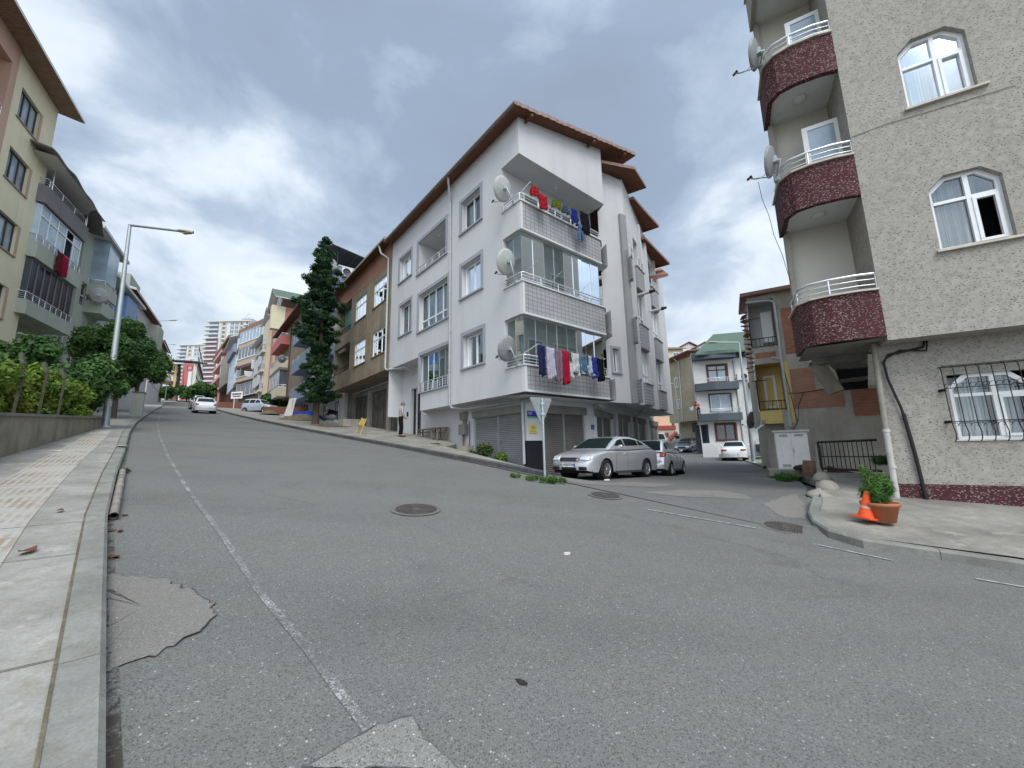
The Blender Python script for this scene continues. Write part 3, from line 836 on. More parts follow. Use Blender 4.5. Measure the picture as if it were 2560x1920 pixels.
road_strip('main_road', M_ASPH, -20, 30, 120, lambda a: kl(a) - .3, lambda a: 10.0 if 1.7 < a < 7 else (8.3 if a >= 7 else KRb(a) + .25), 14, lambda x, y: G(x, y), .0)
road_strip('main_road', M_ASPH, 29.9, 150, 60, lambda a: kl(a) - .3, lambda a: interp(a, KR1) + 2.5, 8, GM, .004)
def side_b(u, v):
 b = lerp(7.35, 90, v ** 1.25)
 ar = interp(b, [(7.3, 1.5), (9.4, 1.95), (12, 2.4), (18, 3.9), (33, 10.2), (60, 24), (100, 60)]) - .1; al = 11.6 + max(0, b - 15) * .62
 a = lerp(ar, al, u); x, y = AB(a, b); return (x, y, G(x, y) + .012)
m_ = MB(); m_.grid(side_b, 26, 90); struct(m_.build('side_road', M_ASPH2))
def strip_pts(poly, step=.5):
 out_ = [poly[0]]
 for p, q in zip(poly, poly[1:]):
  L = math.hypot(q[0] - p[0], q[1] - p[1]); n = max(1, int(L / step))
  for i in range(1, n + 1): out_.append((lerp(p[0], q[0], i / n), lerp(p[1], q[1], i / n)))
 return out_
def offs(pts, d):
 r = []
 for i, p in enumerate(pts):
  a = pts[max(0, i - 1)]; b = pts[min(len(pts) - 1, i + 1)]
  t = (b[0] - a[0], b[1] - a[1]); L = math.hypot(*t) or 1
  r.append((p[0] - t[1] / L * d, p[1] + t[0] / L * d))
 return r
def kerb(name, poly, d, gz, mat, h=.12, step=.5, label=None):
 """row of kerb stones along poly (a,b); d signed width to the pavement side"""
 P0 = strip_pts(poly, step); P1 = offs(P0, d)
 m = MB(); n = len(P0)
 for i in range(n - 1):
  q = [AB(*P0[i]), AB(*P0[i + 1]), AB(*P1[i + 1]), AB(*P1[i])]
  z = [gz(*c) for c in q]; z[3] = z[0]; z[2] = z[1]
  gap = .006
  t = [lerp(0, 1, gap), 1 - gap]
  lo = [Vector((q[k][0], q[k][1], z[k] - .12)) for k in range(4)]; hi = [Vector((q[k][0], q[k][1], z[k] + h)) for k in range(4)]
  e = .025
  c0 = hi[0].lerp(hi[3], e / abs(d)); c1 = hi[1].lerp(hi[2], e / abs(d))
  b0 = hi[0] - Vector((0, 0, e)); b1 = hi[1] - Vector((0, 0, e))
  if i % 2 == 1:
   sh = (c1 - c0) * .012
   c1, b1 = c1 - sh, b1 - sh; hi[2] = hi[2] - sh
  k = len(m.v)
  m.add([lo[0], lo[1], b1, b0, c0, c1, hi[2], hi[3], lo[2], lo[3]], [(0, 1, 2, 3), (3, 2, 5, 4), (4, 5, 6, 7), (7, 6, 8, 9), (0, 3, 4, 7, 9), (1, 8, 6, 5, 2)])
 o = m.build(name, mat); struct(o)
 if label: o['label'] = label
 return P1
def pavement(name, outer, inner, gz, mat, h=.125, n=None, skirt=True, dzin=0.0):
 m = MB(); nv = n or 4; N = len(outer)
 rows = []
 for i in range(N):
  rr = []
  for j in range(nv + 1):
   a, b = lerp(outer[i][0], inner[i][0], j / nv), lerp(outer[i][1], inner[i][1], j / nv)
   x, y = AB(a, b); rr.append(Vector((x, y, gz(x, y) + h + dzin * (j / nv) ** 1.5)))
  rows.append(rr)
 vs = [p for r_ in rows for p in r_]
 fs = [(i * (nv + 1) + j, (i + 1) * (nv + 1) + j, (i + 1) * (nv + 1) + j + 1, i * (nv + 1) + j + 1) for i in range(N - 1) for j in range(nv)]
 m.add(vs, fs, 0, True)
 if skirt:
  dn = Vector((0, 0, -.9))
  for i in range(N - 1): m.quad(rows[i][-1], rows[i + 1][-1], rows[i + 1][-1] + dn, rows[i][-1] + dn)
  m.poly([rows[0][0], rows[0][-1], rows[0][-1] + dn, rows[0][0] + dn]); m.poly([rows[-1][0], rows[-1][-1], rows[-1][-1] + dn, rows[-1][0] + dn])
 return struct(m.build(name, mat))
def ribbon(name, pts, wd, mat, dz=.016, gz=None, step=.3, par=None):
 P0 = strip_pts(pts, step); Lf = offs(P0, wd / 2); Rt = offs(P0, -wd / 2); m = MB(); gz = gz or G
 vs = []
 for p, q in zip(Lf, Rt):
  for c in (p, q): x, y = AB(*c); vs.append((x, y, gz(x, y) + dz))
 m.add(vs, [(2 * i, 2 * i + 1, 2 * i + 3, 2 * i + 2) for i in range(len(P0) - 1)], 0)
 return m.build(name, mat)
k1 = kerb('kerb', [p for p in KL if -20 < p[0] < 150], -.17, GM, M_KERB, .12, .8)
inn = [(p[0], min(p[1] - 1.2, interp(p[0], [(-20, -4.5), (10, -2.6), (12.5, -2.15), (22, -1.48), (24, -3.0), (60, -5.5), (120, -7)]))) for p in k1]
inn = [(p[0], interp(p[0], [(-20, -4.5), (8, -2.7), (12.5, -2.2), (22, -1.5), (23, -2.2), (30, -5.2), (45, -4.0), (60, -3.0), (80, -4), (105, -4), (125, -1), (150, 8)])) for p in k1]
pavement('left_pavement', offs(k1, .004), inn, GM, M_PAVE, .118, 5)
def tact(u, v):
 a = lerp(-3, 21, u); b = kl(a) - .17 - lerp(.42, 1.05, v) * interp(a, [(-3, 1.0), (5, 1.0), (12, .95), (21, .72)]); x, y = AB(a, b); return (x, y, GM(x, y) + .124)
m_ = MB(); m_.grid(tact, 60, 1); tag(m_.build('tactile_strip', M_TACT), kind='structure')
jm = MB()
for a in (-.6, 1.9, 3.3, 5.2, 6.4, 9.0, 11.2, 15.0, 18.2, 21.5):
 w_ = .005
 for t0, t1 in ((0, 1),):
  b0, b1 = kl(a) - .18, interp(a, [(-20, -4.5), (8, -2.7), (12.5, -2.2), (22, -1.5), (23, -2.2), (30, -5.2)])
  for j in range(6):
   c0, c1 = lerp(b0, b1, j / 6), lerp(b0, b1, (j + 1) / 6); p = [AB(a - w_, c0), AB(a + w_, c0), AB(a + w_ + .03, c1), AB(a - w_ + .03, c1)]; jm.quad(*[(x, y, GM(x, y) + .1265) for x, y in p])
struct(jm.build('pavement_joint', M_SOIL))
struct(ribbon('kerb_joint', [(p[0], p[1] - .185) for p in KL if -20 < p[0] < 60], .014, M_SOIL, .1262, GM, .5))
struct(ribbon('gutter_dirt', [(p[0], p[1] + .03) for p in KL if -3 < p[0] < 62], .055, M_GUT, .006, GM, .5))
struct(ribbon('gutter_dirt', [(p[0], p[1] - .05) for p in KR1 if p[0] < 62], .09, M_GUT, .006, GM, .5))
k2 = kerb('kerb', KR1, .15, GM, M_KERBD, .13, .8)
inn2 = [(max(p[0], 7.0) if i else 7.05, interp(p[0], [(6.9, 7.62), (7.4, 7.62), (10.2, 8.1), (13.6, 8.75), (13.9, 9.7), (16, 10.6), (30, 11.5), (131, 21)]) if p[0] < 90 else p[1] + 5) for i, p in enumerate(k2)]
pavement('middle_pavement', k2, inn2, GM, M_PAVE2, .128, 5)
KR2f = [p for p in KR2 if -31 < p[0] < 1.7 and p[1] < 13 or (p[0] >= 1.64 and p[1] < 9.5)]
k3 = kerb('kerb', KR2f, .16, G, M_KERB, .125, .4)
RPo = Pl((8.3, 6.77), -60.4).off(-.62)
nc = sum(1 for p in k3 if p[0] >= .6); m_ = MB(); rows = []; ci = 0
bk = [RPo.P(1.25, -1.10), Vector((8.4, 8.9, -.96)), Vector((9.3, 10.3, -.86)), Vector((8.5, 10.95, -.86)), Vector((7.7, 10.2, -.93)), Vector((6.7, 8.9, -1.0))]
for (a, b) in k3:
 x, y = AB(a, b); o_ = Vector((x, y, G(x, y) + .122))
 if a < .6:
  s_ = (Vector((x, y, 0)) - RPo.o).dot(RPo.d); s_ = min(s_, 1.25); i_ = RPo.P(s_, -1.10 + (s_ - 1.25) * .065)
  if s_ < -4: i_.z = G(i_.x, i_.y) + .15
 else:
  f = ci / max(1, nc - 1) * (len(bk) - 1); ci += 1; k_ = min(int(f), len(bk) - 2); i_ = bk[k_].lerp(bk[k_ + 1], f - k_)
 rows.append([o_.lerp(i_, j / 6) for j in range(7)])
m_.add([p for r_ in rows for p in r_], [(i * 7 + j, (i + 1) * 7 + j, (i + 1) * 7 + j + 1, i * 7 + j + 1) for i in range(len(rows) - 1) for j in range(6)], 0, True)
e_ = [r_[-1] for r_ in rows if r_[-1].y > 8.8] + [rows[-1][0]]
for p, q in zip(e_, e_[1:]): m_.quad(p, q, q - Vector((0, 0, .6)), p - Vector((0, 0, .6)))
struct(m_.build('corner_pavement', M_PAVE2))
k4 = kerb('kerb', [(1.75, 12.6), (2.6, 15.2), (3.4, 17.6), (5.0, 20.3), (7.0, 26), (9.6, 32.0), (11.0, 36)], .14, G, M_KERB, .08, .9)
in4 = [(p[0] - 3.4, p[1] + 1.2) for p in k4]
pavement('side_verge', k4, in4, G, M_PAVE2, .075, 3)
struct(ribbon('edge_line', [(2.02, .90), (2.9, .85), (3.86, .77), (5.5, .71), (8.5, .55), (13.3, .39), (20, .27), (27.5, .25), (46, .55), (62, 1.1), (80, 1.6)], .055, M_LINE, .006, GM))
for a0, a1, b0, b1 in ((3.6, 2.05, 6.56, 6.98), (1.42, .55, 7.04 - .25, 7.08 - .2), (-.1, -.75, 7.2 - .3, 7.42 - .3)):
 struct(ribbon('lane_marking', [(a0, b0), (a1, b1)], .03, M_LINE2, .014))
def patch(name, pxs, mat, dz=.008, wob=.04, edge=None):
 pts = [onG(*p) for p in pxs]; n = len(pts); out_ = []
 rr = random.Random(len(pxs))
 for i in range(n):
  a, b = pts[i], pts[(i + 1) % n]; k = max(2, int((b - a).length / .05))
  for j in range(k):
   p = a.lerp(b, j / k); out_.append(Vector((p.x + rr.uniform(-wob, wob) * .6, p.y + rr.uniform(-wob, wob) * .6, 0)))
 c = sum(out_, Vector()) / len(out_); m = MB(); N = len(out_)
 vs = []
 for ring in (1.0, .66, .33):
  for p in out_: q = c.lerp(p, ring); vs.append((q.x, q.y, G(q.x, q.y) + dz))
 vs.append((c.x, c.y, G(c.x, c.y) + dz))
 fs = []
 for r_ in range(2):
  for i in range(N): j = (i + 1) % N; fs.append((r_ * N + i, r_ * N + j, (r_ + 1) * N + j, (r_ + 1) * N + i))
 for i in range(N): fs.append((2 * N + i, 2 * N + (i + 1) % N, 3 * N))
 m.add(vs, fs); o = struct(m.build(name, mat))
 if edge:
  e = MB()
  for i in range(N):
   p, q = out_[i], out_[(i + 1) % N]
   if rr.random() < .3 or ab(p.x, p.y)[1] < .08 or (q - p).length > .2: continue
   w0 = edge * rr.uniform(.1, .6); nrm = Vector((-(q - p).y, (q - p).x, 0)).normalized() * w0
   f = lambda t: (t.x, t.y, G(t.x, t.y) + dz + .004)
   e.quad(f(p - nrm), f(q - nrm), f(q + nrm), f(p + nrm))
  struct(e.build('patch_crack', M_KERBD))
 return o
c4_ = lambda x, y: (x / 3.16, 1400 + y / 3.16)
patch('road_patch', [c4_(845, 120), c4_(1250, 150), c4_(1480, 230), c4_(1650, 320), c4_(1730, 420), c4_(1560, 590), c4_(1300, 720), c4_(1020, 830), c4_(848, 900)], M_PATCH, .010, .05, .009)
patch('road_patch', [(755, 1925), (860, 1868), (940, 1822), (1030, 1795), (1060, 1850), (1105, 1890), (1150, 1930)], M_PATCH2, .010, .015, .006)
patch('road_patch', [(1600, 1232), (1700, 1226), (1800, 1228), (1870, 1240), (1880, 1250), (1800, 1246), (1700, 1243)], M_PATCH, .016, .03, .0)
patch('road_patch', [(1905, 1262), (1990, 1235), (2012, 1262), (2016, 1300), (1960, 1296)], M_PATCH, .016, .06, .0)
patch('road_patch', [(1395, 1195), (1560, 1206), (1690, 1212), (1640, 1219), (1480, 1213), (1400, 1206)], M_PATCH, .016, .06, .0)
def manhole(px, py, dia, label, rows=7, rzz=0):
 p = onG(px, py); t = thing('manhole_cover', label, 'manhole cover', (p.x, p.y, G(p.x, p.y)), 'manhole covers in the road', wb=False)
 nx = Vector((1, 0, 0)); e = .4
 nx = Vector((-(G(p.x + e, p.y) - G(p.x - e, p.y)) / (2 * e), -(G(p.x, p.y + e) - G(p.x, p.y - e)) / (2 * e), 1)).normalized()
 q = Vector((0, 0, 1)).rotation_difference(nx).to_matrix().to_4x4()
 T = Matrix.Translation(nx * .016) @ q
 f = MB(); r = dia / 2
 f.lathe([(r * 1.0, -.02), (r * 1.0, .008), (r * .9, .008), (r * .9, -.004)], 40, T); f.build('frame', M_CAST, t)
 c = MB(); c.lathe([(0, 0), (r * .885, 0), (r * .885, -.02)], 40, T, smooth=False)
 for k in range(rows):
  rr = r * (.82 - .11 * k)
  if rr < .05: break
  seg = max(8, int(2 * math.pi * rr / .055))
  for i in range(seg):
   a = 2 * math.pi * (i + .5 * (k % 2)) / seg
   c.box(T @ Vector((rr * math.cos(a), rr * math.sin(a), .004)), (.022, .034, .010), mat=q.to_3x3() @ Matrix.Rotation(a, 3, 'Z'))
 c.build('lid', plain('cast_iron_worn', (.13, .115, .105), .6, .5, .2, 20), t)
 k = MB(); k.lathe([(r * 1.0, -.003), (r * 1.22, -.003)], 40, T); k.build('concrete_collar', M_ASPH2, t)
 return t
manhole(1040, 1275, .62, 'round cast iron manhole cover in the middle of the street, nearest of the covers')
manhole(1513, 1240, .56, 'brown manhole cover in the junction in front of the silver saloon')
manhole(1968, 1321, .60, 'dirt-filled manhole cover beside the right-hand kerb corner')
O = (0.454, 13.2)
ML = Pl(O, -39.9); MR = Pl(O, 50.4, True)
GL = Pl((0.5, 14.5), -39.9); GR = Pl((0.5, 14.5), 50.4, True)
H1, H1b, H2, H2b, H3, H3b, HT, TOP = 2.85, 1.92, 5.95, 4.72, 9.13, 8.0, 11.1, 12.80
mb_ = thing('apartment_building', 'white four storey corner apartment building with grey tiled balconies and brown roof eaves', 'building', (0.5, 14.5, -1.2))
NL, NR = 1.08, 5.05     # balcony notch along the left and right fronts
W = MB()
FL = 11.95
wins = [(2.55, 4.05, 9.62, 11.15), (2.55, 4.05, 6.52, 8.02), (2.45, 3.92, 3.36, 4.78)]
small = [(9.25, 10.8, 9.62, 11.1), (9.15, 10.6, 6.35, 8.15)]
logg = [(5.45, 8.38, 9.27, 11.1, 1.3)]
Fw = [(5.25, 8.22, 6.02, 8.02)]
Gw = [(5.12, 7.98, 2.83, 4.72, .55)]
notchL = [(0, NL, H1, H2b, 0), (0, NL, H2, H3b, 0), (0, NL, H3, HT, 0)]
notchL = [(-.01, NL, H1, H2b, 0), (-.01, NL, H2, H3b, 0), (-.01, NL, H3, HT, 0)]
cutL = [(7.88, FL + .01, 1.0, 4.69, 0)]
panel(W, ML, 0, FL, 1.90, TOP, wins + small + logg + Fw + Gw + notchL + cutL, .28)
def ug(m, pts, z, mi=0): m.poly([(p[0], p[1], z) for p in pts], mi)
NS = Pl((4.35, 17.2), 65);
P2 = (4.30, 17.15); P3 = (5.85, 18.05); P8 = (10.55, 25.45)
NA = Pl(P2, math.degrees(math.atan2(P3[0] - P2[0], P3[1] - P2[1])), True)
NB = Pl(P3, math.degrees(math.atan2(P8[0] - P3[0], P8[1] - P3[1])), True)
LA = math.hypot(P3[0] - P2[0], P3[1] - P2[1]); LB = math.hypot(P8[0] - P3[0], P8[1] - P3[1])
backA = (3.0, 31.0)
endL = ML.P(FL, 0)
U1 = MR.P(5.2, 0)
wA = NA.px(1530, 868); wB = NA.px(1550, 932)
nw = (max(.12, wA[0]), wB[0], wB[1], wA[1] - .05)
panel(W, NA, 0, LA, 1.90, 13.45, [nw], .25)
panel(W, Pl(P8, math.degrees(math.atan2(backA[0] - P8[0], backA[1] - P8[1]))), 0, math.hypot(backA[0] - P8[0], backA[1] - P8[1]), 1.9, 12.3)
be = Pl((endL.x, endL.y), math.degrees(math.atan2(backA[0] - endL.x, backA[1] - endL.y)))
panel(W, be, 0, math.hypot(backA[0] - endL.x, backA[1] - endL.y), 1.9, TOP)
rt = Pl((U1.x, U1.y), math.degrees(math.atan2(P2[0] - U1.x, P2[1] - U1.y)), True); LR = math.hypot(P2[0] - U1.x, P2[1] - U1.y)
panel(W, rt, 0, LR, 1.92, 13.9, [(-.01, LR - .02, H1, H2b, 0), (-.01, LR - .02, H2, H3b, 0), (-.01, LR - .02, H3, HT, 0)], 0)
MRtop = 14.15
W.quad(MR.P(0, HT), MR.P(5.2, HT), MR.P(5.2, MRtop), MR.P(0, TOP + .1))
ug(W, [ML.P(0, 0), ML.P(7.88, 0), GL.P(7.88, 0), GL.P(0, 0), GR.P(5.2, 0), P2, U1], 1.915)
ug(W, [P2, P3, GR.P(7.2, 0), GR.P(5.2, 0)], 1.905)
ug(W, [P3, P8, (9.7, 26.9), GR.P(6.4, 0)], 1.90)
ug(W, [ML.P(7.88, 0), ML.P(FL, 0), GL.P(FL, 0), GL.P(7.88, 0)], 4.69)
W.quad(ML.P(7.88, 1.9), ML.P(7.88, 4.69), GL.P(7.88, 4.69), GL.P(7.88, 1.9))
inL = ML.off(-1.35); inR = MR.off(-1.35)
def corner_room(z0, z1):
 a, b = ML.P(NL, 0), MR.P(NR + .1, 0)
 c = Vector((O[0], O[1], 0)) + ML.d * 1.35 + MR.d * 1.35      # inner corner
 pa = ML.P(NL, 0) ; pb = Vector(P2 + (0,))
 c0 = a + MR.d * 1.0; q = [pa, pa + MR.d * .25, c0, c0 + ML.d * .25]
 ia = ML.P(1.35, 0);
 W.quad(ML.P(NL, z0), ML.P(NL, z0) + MR.d * 5.3, ML.P(NL, z1) + MR.d * 5.3, ML.P(NL, z1))
 e_ = ML.P(NL, 0) + MR.d * 5.3; f_ = MR.P(5.16, 0, -.8); W.quad((e_.x, e_.y, z0), (f_.x, f_.y, z0), (f_.x, f_.y, z1), (e_.x, e_.y, z1))
 for zz in (z0 - .14, z1 - .004): ug(W, [ML.P(0.02, 0, -.02), ML.P(NL, 0, -.02), ML.P(NL, 0) + MR.d * 5.3, MR.P(5.2, 0, -.02)], zz)
for z0, z1 in ((H1 - .9, H2b), (H2 - .95, H3b), (H3 - .95, HT)): corner_room(z0, z1)
shL = (.15, 3.5, -1.6, 1.31, .22)
door = (8.55, 9.80, .62, 3.42, .3)
panel(W, GL, 0, 11.6, -1.6, 4.72, [shL, door], .22)
sh_px = [[(1393, 1090), (1100, 1090)]]
GR1 = GR
panel(W, GR1, 0, 4.15, -1.6, 1.95, [(.86, 3.42, -1.6, 1.31, .25)], .25)
G2s = GR.P(4.15, 0); G2e = Vector((9.9, 27.3, 0))
GR2 = Pl((G2s.x, G2s.y), math.degrees(math.atan2(G2e.x - G2s.x, G2e.y - G2s.y)), True); LG = (G2e - G2s).length
gar = []
c2f = lambda x, y: (960 + x / 2.765, 640 + y / 2.765)
for xa, xb in ((1462, 1580), (1620, 1697), (1724, 1805), (1836, 1890)):
 gar.append((GR2.px(*c2f(xa, 1140))[0], GR2.px(*c2f(xb, 1140))[0], -1.7, 1.27, .2))
panel(W, GR2, 0, LG, -1.7, 1.95, gar, .2)
panel(W, Pl((G2e.x, G2e.y), -60), 0, 6, -1.7, 1.95)
W.build('wall', M_WHITE, mb_)
lt = MB(); lt.pbox(GL, .13, 3.55, 1.315, 1.60, .0, .05); lt.pbox(GR1, .84, 3.46, 1.315, 1.62, .0, .05)
for g_ in gar: lt.pbox(GR2, g_[0] - .05, g_[1] + .05, 1.275, 1.60, .0, .04)
lt.build('lintel', M_CONCG, mb_)
T = MB()
ch = Vector(P2 + (0,))
def band(z0, z1, m, out_=.0):
 a = MR.P(0.0, 0, .0); b = MR.P(4.75, 0); c = MR.P(5.2, 0, -.32); d = MR.P(5.2, 0, -.9)
 T = MB()
 for p, q in ((a, b), (b, c), (c, d)):
  T.quad(Vector((p.x, p.y, z0)), Vector((q.x, q.y, z0)), Vector((q.x, q.y, z1)), Vector((p.x, p.y, z1)), m)
 T.build('tiled_balcony_front', M_TILE, mb_)
for z0, z1 in ((H1b, H1), (H2b, H2), (H3b, H3)): band(z0 + .06, z1 - .02, 0)
for z0, z1 in ((H1b, H1), (H2b, H2), (H3b, H3)):
 B = MB()    # parapet bodies behind the tiles, copings, slab edges
 B.pbox(MR, .004, 4.74, z0 + .02, z1 - .03, -.14, -.004)
 B.pbox(MR, -.004, .10, z0, z1, -.16, .012)          # plain render strip at the corner
 B.prism([MR.P(-.03, 0, .05)[:2], MR.P(4.77, 0, .05)[:2], MR.P(5.26, 0, -.30)[:2], MR.P(5.24, 0, -.9)[:2], MR.P(5.0, 0, -.9)[:2], MR.P(5.0, 0, -.34)[:2], MR.P(4.68, 0, -.16)[:2], MR.P(-.03, 0, -.16)[:2]], z1 - .025, z1 + .03)
 B.prism([MR.P(-.01, 0, .02)[:2], MR.P(4.76, 0, .02)[:2], MR.P(5.23, 0, -.31)[:2], MR.P(5.2, 0, -.9)[:2], MR.P(4.9, 0, -.9)[:2], MR.P(4.9, 0, -.3)[:2], MR.P(4.7, 0, -.1)[:2], MR.P(-.01, 0, -.1)[:2]], z0 - .02, z0 + .06)
 B.pbox(ML, -.02, NL, z1 - .02, z1 + .03, -.16, .05)
 B.build('balcony_coping', M_SOFF, mb_)
for z in (H1, H2, H3):
 rl = MB()
 rail_mb(rl, [ML.P(NL - .03, z + .03, -.06), ML.P(.12, z + .03, -.06), MR.P(.12, z + .03, -.06), MR.P(4.72, z + .03, -.06), MR.P(5.12, z + .03, -.38), MR.P(5.12, z + .03, -.85)], .34, 2, .95)
 rl.build('balcony_railing', M_ALU, mb_)
for z0, z1, lab in ((H1, H2b, 'lower glazed balcony'), (H2, H3b, 'upper glazed balcony')):
 gfr = MB(); gp = MB()
 path = [ML.P(NL - .02, 0, -.14), ML.P(.16, 0, -.14), MR.P(.16, 0, -.16), MR.P(4.66, 0, -.16), MR.P(5.02, 0, -.42), MR.P(5.02, 0, -.85)]
 for p, q in zip(path, path[1:]):
  L = (q - p).length; k = max(1, round(L / .58))
  for zz in (z0 + .05, z1 - .05):
   gfr.box((p + q) / 2 + Vector((0, 0, zz)), (L, .05, .05), math.atan2((q - p).y, (q - p).x))
  for i in range(k + 1):
   c = p.lerp(q, i / k); gfr.tube([c + Vector((0, 0, z0 + .03)), c + Vector((0, 0, z1 - .03))], .013, 4)
  for i in range(k):
   c, d = p.lerp(q, (i + .02) / k), p.lerp(q, (i + .98) / k)
   sh = (q - p).cross(Vector((0, 0, 1))).normalized() * (.012 if i % 2 else -.012)
   up0, up1 = Vector((0, 0, z0 + .07)), Vector((0, 0, z1 - .07))
   gp.quad(c + sh + up0, d + sh + up0, d + sh + up1, c + sh + up1)
 f = gfr.build('balcony_glazing', M_ALU, mb_); gp.build('pane', M_GLASSC, f)
BK = Pl(tuple(ML.P(NL, 0)[:2]), 50.4, True)
for z0 in (H1 - .7, H2 - .7, H3 - .7):
 window(mb_, BK, 1.1, 2.0, z0, z0 + 2.1, -.02, (), (.45,), .07, name='balcony_door', glass=M_GLASSF, far=True)
 window(mb_, BK, 2.5, 4.3, z0 + .8, z0 + 2.1, -.02, (.5,), (), .07, glass=M_GLASSF, far=True)
bl = MB(); bl.lathe([(0, -.07), (.07, -.06), (.10, 0)], 16, Matrix.Translation(MR.P(2.6, HT - .01, -.55))); bl.build('ceiling_lamp', M_SOFF, mb_)
hb = MB(); hb.pbox(ML, .003, NL, HT - .002, HT + .2, -.25, -.003); hb.pbox(MR, .0, 5.18, HT - .003, HT + .2, -.25, -.004); hb.build('hood_beam', M_WHITE, mb_)
tl_ = {'tw': .24}
for i, (a, b, c, d) in enumerate(wins):
 trimframe(mb_, ML, a, b, c, d, .17, M_TRIM)
 cur = [[(0, .45, 3), (.55, 1, 0)], [(0.02, 1, 2)], [(0, .5, 3)]][i]
 window(mb_, ML, a + .02, b - .02, c + .03, d - .02, .24, (.5,), (), .07, curt=cur, glass=M_GLASSB if False else M_GLASS, segs=None)
for i, (a, b, c, d) in enumerate(small):
 trimframe(mb_, ML, a, b, c, d, .17, M_TRIM)
 window(mb_, ML, a + .02, b - .02, c + .03, d - .02, .24, (.5,), (), .07, curt=[[(0, .55, 0)], [(0, 1, 2)]][i])
a, b, c, d = Fw[0]
trimframe(mb_, ML, a, b, c, d, .17, M_TRIM)
window(mb_, ML, a + .02, b - .02, c + .03, d - .02, .24, (.25, .5, .75), (.27,), .07, curt=[(0, 1, 2)])
a, b, c, d, _ = logg[0]
trimframe(mb_, ML, a, b, c, d, .17, M_TRIM)
lg = MB(); q = Pl(tuple(ML.P(0, 0, -1.3)[:2]), -39.9); panel(lg, q, a, b, c, d); lg.build('loggia_wall', M_WHITED, mb_)
window(mb_, q, a + 1.5, a + 2.5, c, d - .15, -.01, (), (.4,), .08, name='balcony_door', glass=M_GLASSF, far=True)
lg = MB(); rail_mb(lg, [ML.P(a + .03, c, -.05), ML.P(b - .03, c, -.05)], .42, 2, .8); lg.build('loggia_railing', M_ALU, mb_)
ll = MB(); ll.lathe([(0, -.07), (.08, -.05), (.10, 0)], 14, Matrix.Translation(ML.P(7.0, d, -.5))); ll.build('ceiling_lamp', M_SOFF, mb_)
a, b, c, d, _ = Gw[0]
trimframe(mb_, ML, a, b, c, d, .17, M_TRIM, True)
gf = MB(); gp = MB()
gf.pbox(ML, a, b, d - .06, d, -.2, -.14); gf.pbox(ML, a, b, c, c + .05, -.2, -.14)
k = 5
for i in range(k + 1):
 s = lerp(a + .02, b - .02, i / k); gf.pbox(ML, s - .014, s + .014, c + .04, d - .05, -.185, -.155)
for i in range(k): gp.quad(ML.P(lerp(a, b, i / k) + .03, c + .05, -.17), ML.P(lerp(a, b, (i + 1) / k) - .01, c + .05, -.17), ML.P(lerp(a, b, (i + 1) / k) - .01, d - .05, -.17), ML.P(lerp(a, b, i / k) + .03, d - .05, -.17))
f = gf.build('balcony_glazing', M_ALU, mb_); gp.build('pane', M_GLASSC, f)
q = Pl(tuple(ML.P(0, 0, -.56)[:2]), -39.9); lg = MB(); panel(lg, q, a - .1, b + .1, c - .1, d + .1); lg.build('loggia_wall', M_WHITED, mb_)
window(mb_, q, a + 1.2, b - .4, c, d - .25, -.02, (.5,), (), .07, glass=M_GLASSF, far=True)
lg = MB(); rail_mb(lg, [ML.P(a + .02, c, .04), ML.P(b - .02, c, .04)], .45, 3, .45); lg.build('loggia_railing', M_ALU, mb_)
trimframe(mb_, NA, nw[0], nw[1], nw[2], nw[3], .12, M_TRIM)
window(mb_, NA, nw[0] + .02, nw[1] - .02, nw[2] + .02, nw[3] - .02, .2, (.5,), (), .06, curt=[(0, 1, 1)])
WW = MB(); bays = []
c7 = lambda x, y: (1480 + x / 3.95, 700 + y / 3.95)
sxn = lambda x, y=1020: NB.px(x, y, .3)[0]
bsp = [(sxn(1591, 1016), sxn(1610, 1018)), (sxn(1623, 1022), sxn(1641, 1026)), (sxn(1658, 1032), sxn(1674, 1036))]
bsp[0] = (max(.02, bsp[0][0]), bsp[0][1])
zl = [(1.55, 2.95), (4.75, 5.95), (7.9, 9.05)]
holes = []
for (a, b) in bsp:
 holes += [(a + .08, b - .04, 2.95, 4.75, .2), (a + .08, b - .04, 5.95, 7.9, .2), (a + .08, b - .04, 9.05, 11.0, .7)]
panel(WW, NB, 0, LB, 1.9, 11.9, holes, .2)
WW.add([NB.P(0, 11.9), NB.P(LB, 11.9), NB.P(LB, 12.1), NB.P(6, 12.5), NB.P(3.2, 12.9), NB.P(0, 13.6)], [(0, 1, 2, 3, 4, 5)])
WW.build('side_wing_wall', M_WHITE, mb_)
